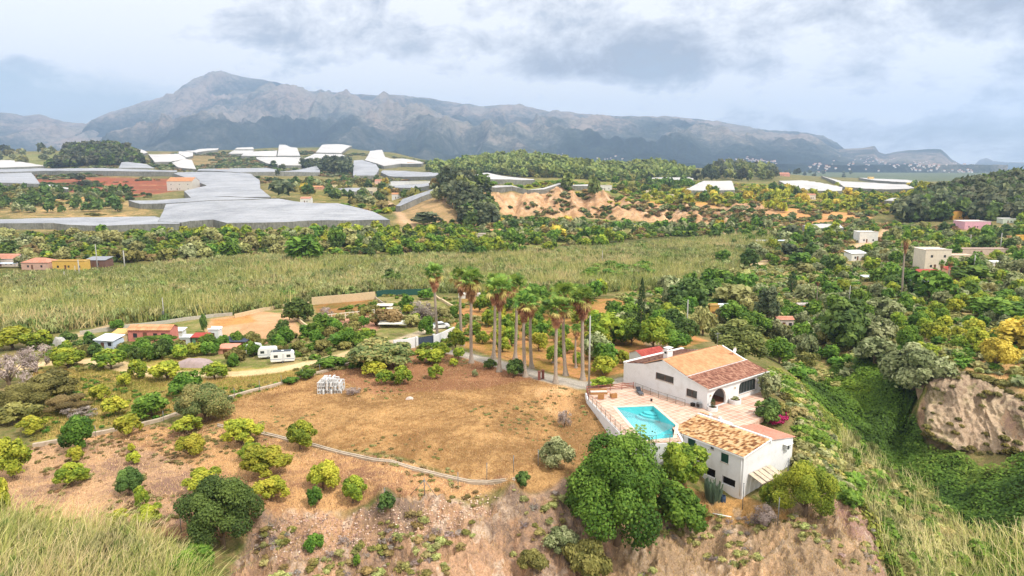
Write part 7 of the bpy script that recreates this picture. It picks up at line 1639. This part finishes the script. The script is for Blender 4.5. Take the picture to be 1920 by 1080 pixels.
cb_ = [(-1.95, .35), (-2.0, .75), (-1.85, 1.0), (-1.1, 1.08), (-.55, 1.48), (.9, 1.5), (1.55, 1.12), (1.95, 1.0), (2.0, .5), (1.9, .3), (1.5, .28), (-1.5, .28)]
MB().prism([(x, -.85, z) for x, z in cb_], (0, 1.7, 0)).build('body', paint('car_white', (230, 232, 234), .02, 3, .25), car, bevel=.06)
for s_ in (-1, 1):
    MB().prism([(-.95, s_ * .86, 1.06), (1.35, s_ * .86, 1.08), (.85, s_ * .86, 1.42), (-.5, s_ * .86, 1.41)], (0, s_ * .01, 0)).build('side_window', GLASS, car)
    for x in (-1.25, 1.25): wheel(car, x, s_ * .78)
    MB().box((-1.99, s_ * .62 - .16, .68), (-1.9, s_ * .62 + .16, .82)).build('headlight', paint('lamp_glass', (220, 224, 226), .02, 3, .2), car)
MB().prism([(-1.12, -.7, 1.1), (-1.12, .7, 1.1), (-.58, .66, 1.48), (-.58, -.66, 1.48)], (-.02, 0, .02)).build('windscreen', GLASS, car); MB().prism([(1.56, -.7, 1.14), (1.56, .7, 1.14), (.95, .66, 1.49), (.95, -.66, 1.49)], (.02, 0, .02)).build('rear_window', GLASS, car)
# ---- walls and fences following the ground
def wall_line(pts, h, th, mat, label, name='wall', cat='wall', step=3, coping=None, tops=None, group=None):
    P = [hit(*q) for q in pts]; Q = []
    for i in range(len(P) - 1):
        n = max(1, int((P[i + 1] - P[i]).length / step))
        for k in range(n): Q.append(P[i].lerp(P[i + 1], k / n))
    Q.append(P[-1]); o = Q[0]; mb = MB(); Q = [Vector((q.x, q.y, gz(q.x, q.y))) for q in Q]
    Lf, Rt = [], []
    for i, q in enumerate(Q):
        t = Q[min(i + 1, len(Q) - 1)] - Q[max(i - 1, 0)]; t.z = 0; t.normalize(); n_ = Vector((-t.y, t.x, 0)) * th / 2; Lf.append(q + n_ - o); Rt.append(q - n_ - o)
    for i in range(len(Q) - 1):
        z0, z1 = Vector((0, 0, -.6)), Vector((0, 0, h)); a, b_, c, d = Lf[i], Lf[i + 1], Rt[i + 1], Rt[i]
        mb.poly([a + z1, b_ + z1, c + z1, d + z1]); mb.poly([a + z0, b_ + z0, b_ + z1, a + z1]); mb.poly([d + z0, c + z0, c + z1, d + z1])
    for i in (0, -1): mb.poly([Lf[i] + Vector((0, 0, -.6)), Rt[i] + Vector((0, 0, -.6)), Rt[i] + Vector((0, 0, h)), Lf[i] + Vector((0, 0, h))])
    return tag(mb.build(name, mat, None, o), label, cat, group)
KERB = paint('old_concrete', (190, 172, 150), .15, 2, .95, dirt=(150, 130, 106)); TANW = paint('tan_wall', (214, 190, 152), .1, 2, .9)
wall_line([(62,838),(120,828),(200,812),(300,790),(360,768),(440,745),(500,729),(560,712),(610,698),(655,684)], .45, .5, KERB, 'long low edge wall curving between dry field and grass', step=2)
for k, off_ in enumerate((0, 3.2)):
    wall_line([(408,797+off_),(490,812+off_),(590,835+off_),(700,862+off_),(770,877+off_),(830,892+off_),(880,903+off_),(915,904+off_),(965,899+off_)], .22, .22, KERB, ['far kerb of the pale irrigation channel across the dry field', 'near kerb of the pale irrigation channel across the dry field'][k], 'kerb', 'kerb', step=2)
wall_line([(585,572),(640,567),(704,561)], 2.3, .3, TANW, 'tall sand coloured wall behind the brown paddock')
wall_line([(440,596),(480,587),(520,578),(580,572)], 1.0, .3, TANW, 'low sand coloured wall left of the tall one')
wall_line([(150,628),(230,617),(330,604),(400,595),(436,592)], .9, .3, paint('grey_wall', (186, 178, 164), .12, 2), 'low grey wall between the salmon house and the canes')
wall_line([(704,561),(725,576),(750,590),(770,612)], .8, .25, KERB, 'low wall running down beside the rough garden')
wall_line([(530,585),(560,602),(590,625),(610,640)], .7, .4, TANW, 'low tan wall between bare yard and sand paddock')
wall_line([(808,549),(820,560),(850,577)], .7, .5, TANW, 'pale diagonal wall below the cane edge')
wall_line([(706,557),(760,554),(812,552)], 1.9, .12, paint('green_net_fence', (44, 84, 74), .15, 4), 'dark green screened fence at the edge of the canes', 'screen_fence', 'fence')
wall_line([(738,657),(760,655),(783,650)], 2.0, .25, WHITE, 'white wall left of the grey sliding gate')
wall_line([(813,648),(832,640),(852,630)], 2.0, .25, WHITE, 'white wall right of the grey sliding gate')
a, c = hit(784, 651), hit(812, 648); rz_ = math.atan2(c.y - a.y, c.x - a.x); ln = (c - a).length; ge = empty('sliding_gate', (a.x, a.y, min(a.z, c.z)), rz_, 'dark blue grey sliding gate between white walls', 'gate')
GATE = paint('gate_grey', (72, 82, 100), .08, 4, .5); mb = MB()
for k in range(9): mb.box((.1, -.03, .12 + k * .21), (ln - .1, .03, .31 + k * .21))
mb.build('panel', GATE, ge); MB().box((0, -.05, .05), (.1, .05, 2.1)).box((ln - .1, -.05, .05), (ln, .05, 2.1)).box((.1, -.05, 2.02), (ln - .1, .05, 2.1)).build('gate_frame', paint('gate_dark', (52, 60, 74), .08, 4, .5), ge)
for x in (-.25, ln + .25): MB().box((x - .22, -.22, -.3), (x + .22, .22, 2.3)).build('pillar', WHITE, ge)
# white paddock fence
P = [hit(*q) for q in ((604,601),(640,597),(670,594),(702,590))]; e = empty('paddock_fence', P[0], 0, 'white post and rail fence of the sand riding arena', 'fence'); rm = MB(); FW = paint('fence_white', (226, 220, 200), .08, 4)
for i in range(3):
    a, c = P[i] - P[0], P[i + 1] - P[0]
    for k in range(4 if i < 2 else 5): q = a.lerp(c, k / 4); MB().box((q.x - .09, q.y - .09, q.z - .3), (q.x + .09, q.y + .09, q.z + 1.45)).build('post', FW, e)
    for z in (.6, 1.25): rm.prism([a + Vector((0, -.04, z)), c + Vector((0, -.04, z)), c + Vector((0, .04, z)), a + Vector((0, .04, z))], (0, 0, .16))
rm.build('rail', FW, e)
# ---- poles
def pole(px, py, tp_, label, r=.13, mat=None, cross=False, name='utility_pole', box=False):
    p = hit(px, py); h = CAMZ + slope(tp_) * p.y - p.z; e = empty(name, p, R(_rt.uniform(-20, 20)), label, 'utility pole' if 'pole' in name else 'post')
    MB().tube([(0, 0, -.5), (0, 0, h)], [r * 1.25, r * .8], 8).build('mast', mat or POLE, e)
    if cross:
        MB().box((-1.1, -.06, h - .5), (1.1, .06, h - .36)).box((-.8, -.06, h - 1.2), (.8, .06, h - 1.08)).build('crossarm', POLEW, e)
        for x in (-1, -.4, .4, 1): MB().tube([(x, 0, h - .36), (x, 0, h - .16)], .05, 6).build('insulator', GLASS, e)
    else: MB().tube([(0, 0, h), (0, 0, h + .12)], .05, 6).build('pole_cap', GREYM, e)
    if box: MB().box((-.2, -.4, h * .3), (.2, -.12, h * .3 + .8)).build('junction_box', GREYM, e)
    return e
for a in [(1104,729,592,'tall grey utility pole at the terrace corner beside the last palm'),(1287,634,562,'grey utility pole behind the villa'),(308,602,558,'slim pole rising behind the salmon house',.11,None,False,'utility_pole',True),(489,572,551,'short pole by the tan wall and the canes'),
 (1591,577,535,'grey pole in front of the scrub slope at right'),(184,512,458,'pole with two crossarms behind the yellow building',.2,None,True),(150,524,487,'thick pole in front of the yellow building',.25),(235,512,470,'lattice grey pole right of the brown shed',.25),(122,530,509,'short pole left of the thick pole',.15),(142,517,498,'thin short pole between two others at the yellow building',.12),
 (1875,470,437,'pale pole behind the long stone building, right one',.22),(1818,466,440,'pale pole behind the long stone building, left one',.2),(1826,504,478,'pole below the long stone building',.2),(1208,520,497,'thin pole among the canes, right of the palm crowns',.12),(1129,500,470,'thin pole in the canes beyond the palm crowns',.12)]: pole(*a)
# wire fence posts along the bank and the edge wall
def fposts(pts, h, label, group, r=.045, mat=GREYM):
    for px, py in pts:
        p = hit(px, py); o = MB().tube([(0, 0, -.3), (0, 0, h)], r, 6); o.tube([(0, 0, h), (0, 0, h + .05)], r * 1.6, 6); tag(o.build('fence_post', mat, None, p), label, 'fence post', group)
fposts([(859,918),(913,900),(963,886),(1009,874)], 2.0, 'grey metal fence post at the near edge of the dry field', 'fence posts at the near edge of the dry field')
fposts([(122,838),(180,820),(245,805),(307,792),(372,765),(440,747),(487,733),(528,722),(568,711),(600,701)], 1.6, 'thin fence post standing on the long low edge wall', 'fence posts on the low edge wall', .035)
fposts([(722,945),(340,1000),(400,985)], 1.8, 'thin post on the crest above the stone bank', 'posts above the stone bank', .04)
fposts([(1392,955),(1458,985)], 3.2, 'tall thin post in the dry grass below the outbuilding', 'tall posts below the outbuilding', .05)
p = hit(796, 930); mb = MB().tube([(0, 0, -.3), (0, 0, 2.1)], .05, 6); mb.tube([(-1.6, .2, 0), (0, 0, 1.9)], .03, 5); mb.tube([(1.4, -.3, 0), (0, 0, 1.9)], .03, 5); tag(mb.build('braced_post', GREYM, None, p), 'corner fence post with two slanting braces above the bank', 'fence post')
for i, (px, py) in enumerate(((1011, 712), (1018, 710))):
    p = hit(px, py); tag(MB().box((-.22, -.22, -.1), (.22, .22, 1.35)).box((-.26, -.26, 1.35), (.26, .26, 1.45)).build('brick_pillar', paint('brick_red', (132, 84, 74), .2, 8), None, p), ['brown brick gate pillar by the drive, left one', 'brown brick gate pillar by the drive, right one'][i], 'pillar')
# wires of the mesh fence on the bank
# ---- stack of perforated white blocks
BLK = paint('white_block', (222, 222, 220), .08, 6)
blk = MB()
def ring_block(mb):
    s_, d_, t = .29, .24, .055
    for q in ((-s_, -s_, -s_ + t, s_), (s_ - t, -s_, s_, s_), (-s_ + t, -s_, s_ - t, -s_ + t), (-s_ + t, s_ - t, s_ - t, s_), (-t / 2, -s_ + t, t / 2, s_ - t)): mb.box((q[0], -d_ / 2, q[1] + s_), (q[2], d_ / 2, q[3] + s_))
ring_block(blk); bme = blk.mesh('breeze_block'); bme.materials.append(BLK); rb = random.Random(4)
c0_ = hit(618, 738); c0_.y += 1.0; c0_.z = gz(c0_.x, c0_.y)
for lev in range(4):
    for ix in range(6 - (lev == 3) * 2):
        for iy in range(4):
            if lev == 3 and rb.random() < .35 or (0 < ix < 5 and 0 < iy < 3 and lev < 2): continue
            o = bpy.data.objects.new('breeze_block', bme); C.objects.link(o); o.location = (c0_.x - 1.55 + ix * .62 + (lev == 3) * .6 + rb.uniform(-.03, .03), c0_.y - .9 + iy * .6 + rb.uniform(-.05, .05), c0_.z + lev * .585); o.rotation_euler = (0, 0, R(rb.choice((0, 0, 90)) + rb.uniform(-7, 7)))
            tag(o, 'perforated white block in the big stack on the dry field', 'block', 'perforated white blocks stacked on the field')
T(662, 742, 30, 16, 'greydead', 'pile of dry cuttings right of the block stack', lod=1); T(1058, 803, 28, 34, 'greydead', 'dead bare shrub on the dry field near the pool wall', lod=1)
tarp(768, 748, 16, 5, 'small pale heap of sand on the dry field', paint('sand_heap', (206, 188, 176), .1, 3), 'sand_heap')
# ---- white houses on the mountain foot
vm = MB().box((-8, -5, -6), (8, 5, 5)); vm.prism([(-9, -6, 5), (9, -6, 5), (9, 0, 7.6), (-9, 0, 7.6)], (0, 0, .3), 1); vm.prism([(-9, 6, 5), (9, 6, 5), (9, 0, 7.6), (-9, 0, 7.6)], (0, 0, .3), 1)
for x in (-5, 0, 5): vm.box((x - 1, -5.1, .5), (x + 1, -5.02, 2.6), 2)
vme = vm.mesh('mountain_house'); 
for m_ in (WHITE2, T_PINK, WIN): vme.materials.append(m_)
deps = bpy.context.evaluated_depsgraph_get(); bpy.context.view_layer.update(); deps.update()
from mathutils.bvhtree import BVHTree
bv = [BVHTree.FromObject(bpy.data.objects[n_], deps) for n_ in ('mountain', 'hills_right')]
rv = random.Random(9); spots = []
for cx_, cy_, sx_, sy_, n_ in ((1420, 302, 50, 6, 46), (1530, 312, 26, 8, 18), (1640, 306, 60, 14, 40), (1740, 308, 50, 12, 46), (1130, 298, 30, 3, 8), (1050, 290, 10, 3, 4), (1800, 322, 26, 6, 14)):
    for _ in range(n_): spots.append((rv.gauss(cx_, sx_ * .55), rv.gauss(cy_, sy_ * .55)))
o_ = Vector((0, 0, CAMZ))
for px, py in spots:
    d_ = Vector((azim(px, py), 1, slope(py))).normalized(); best = None
    for t_ in bv:
        h_ = t_.ray_cast(o_, d_)
        if h_[0] is not None and (best is None or h_[3] < best[1]): best = (h_[0], h_[3])
    g_ = hit(px, py) if slope(py) < .0 else None
    if best is None or (g_ is not None and g_.y < 4000): continue
    o = bpy.data.objects.new('mountain_house', vme); C.objects.link(o); o.location = best[0]; o.rotation_euler = (0, 0, rv.uniform(-.7, .7)); s_ = rv.uniform(.45, .95); o.scale = (s_, s_, s_)
    tag(o, 'tiny white house on the far mountain foot', 'house', 'white houses scattered over the mountain foot')
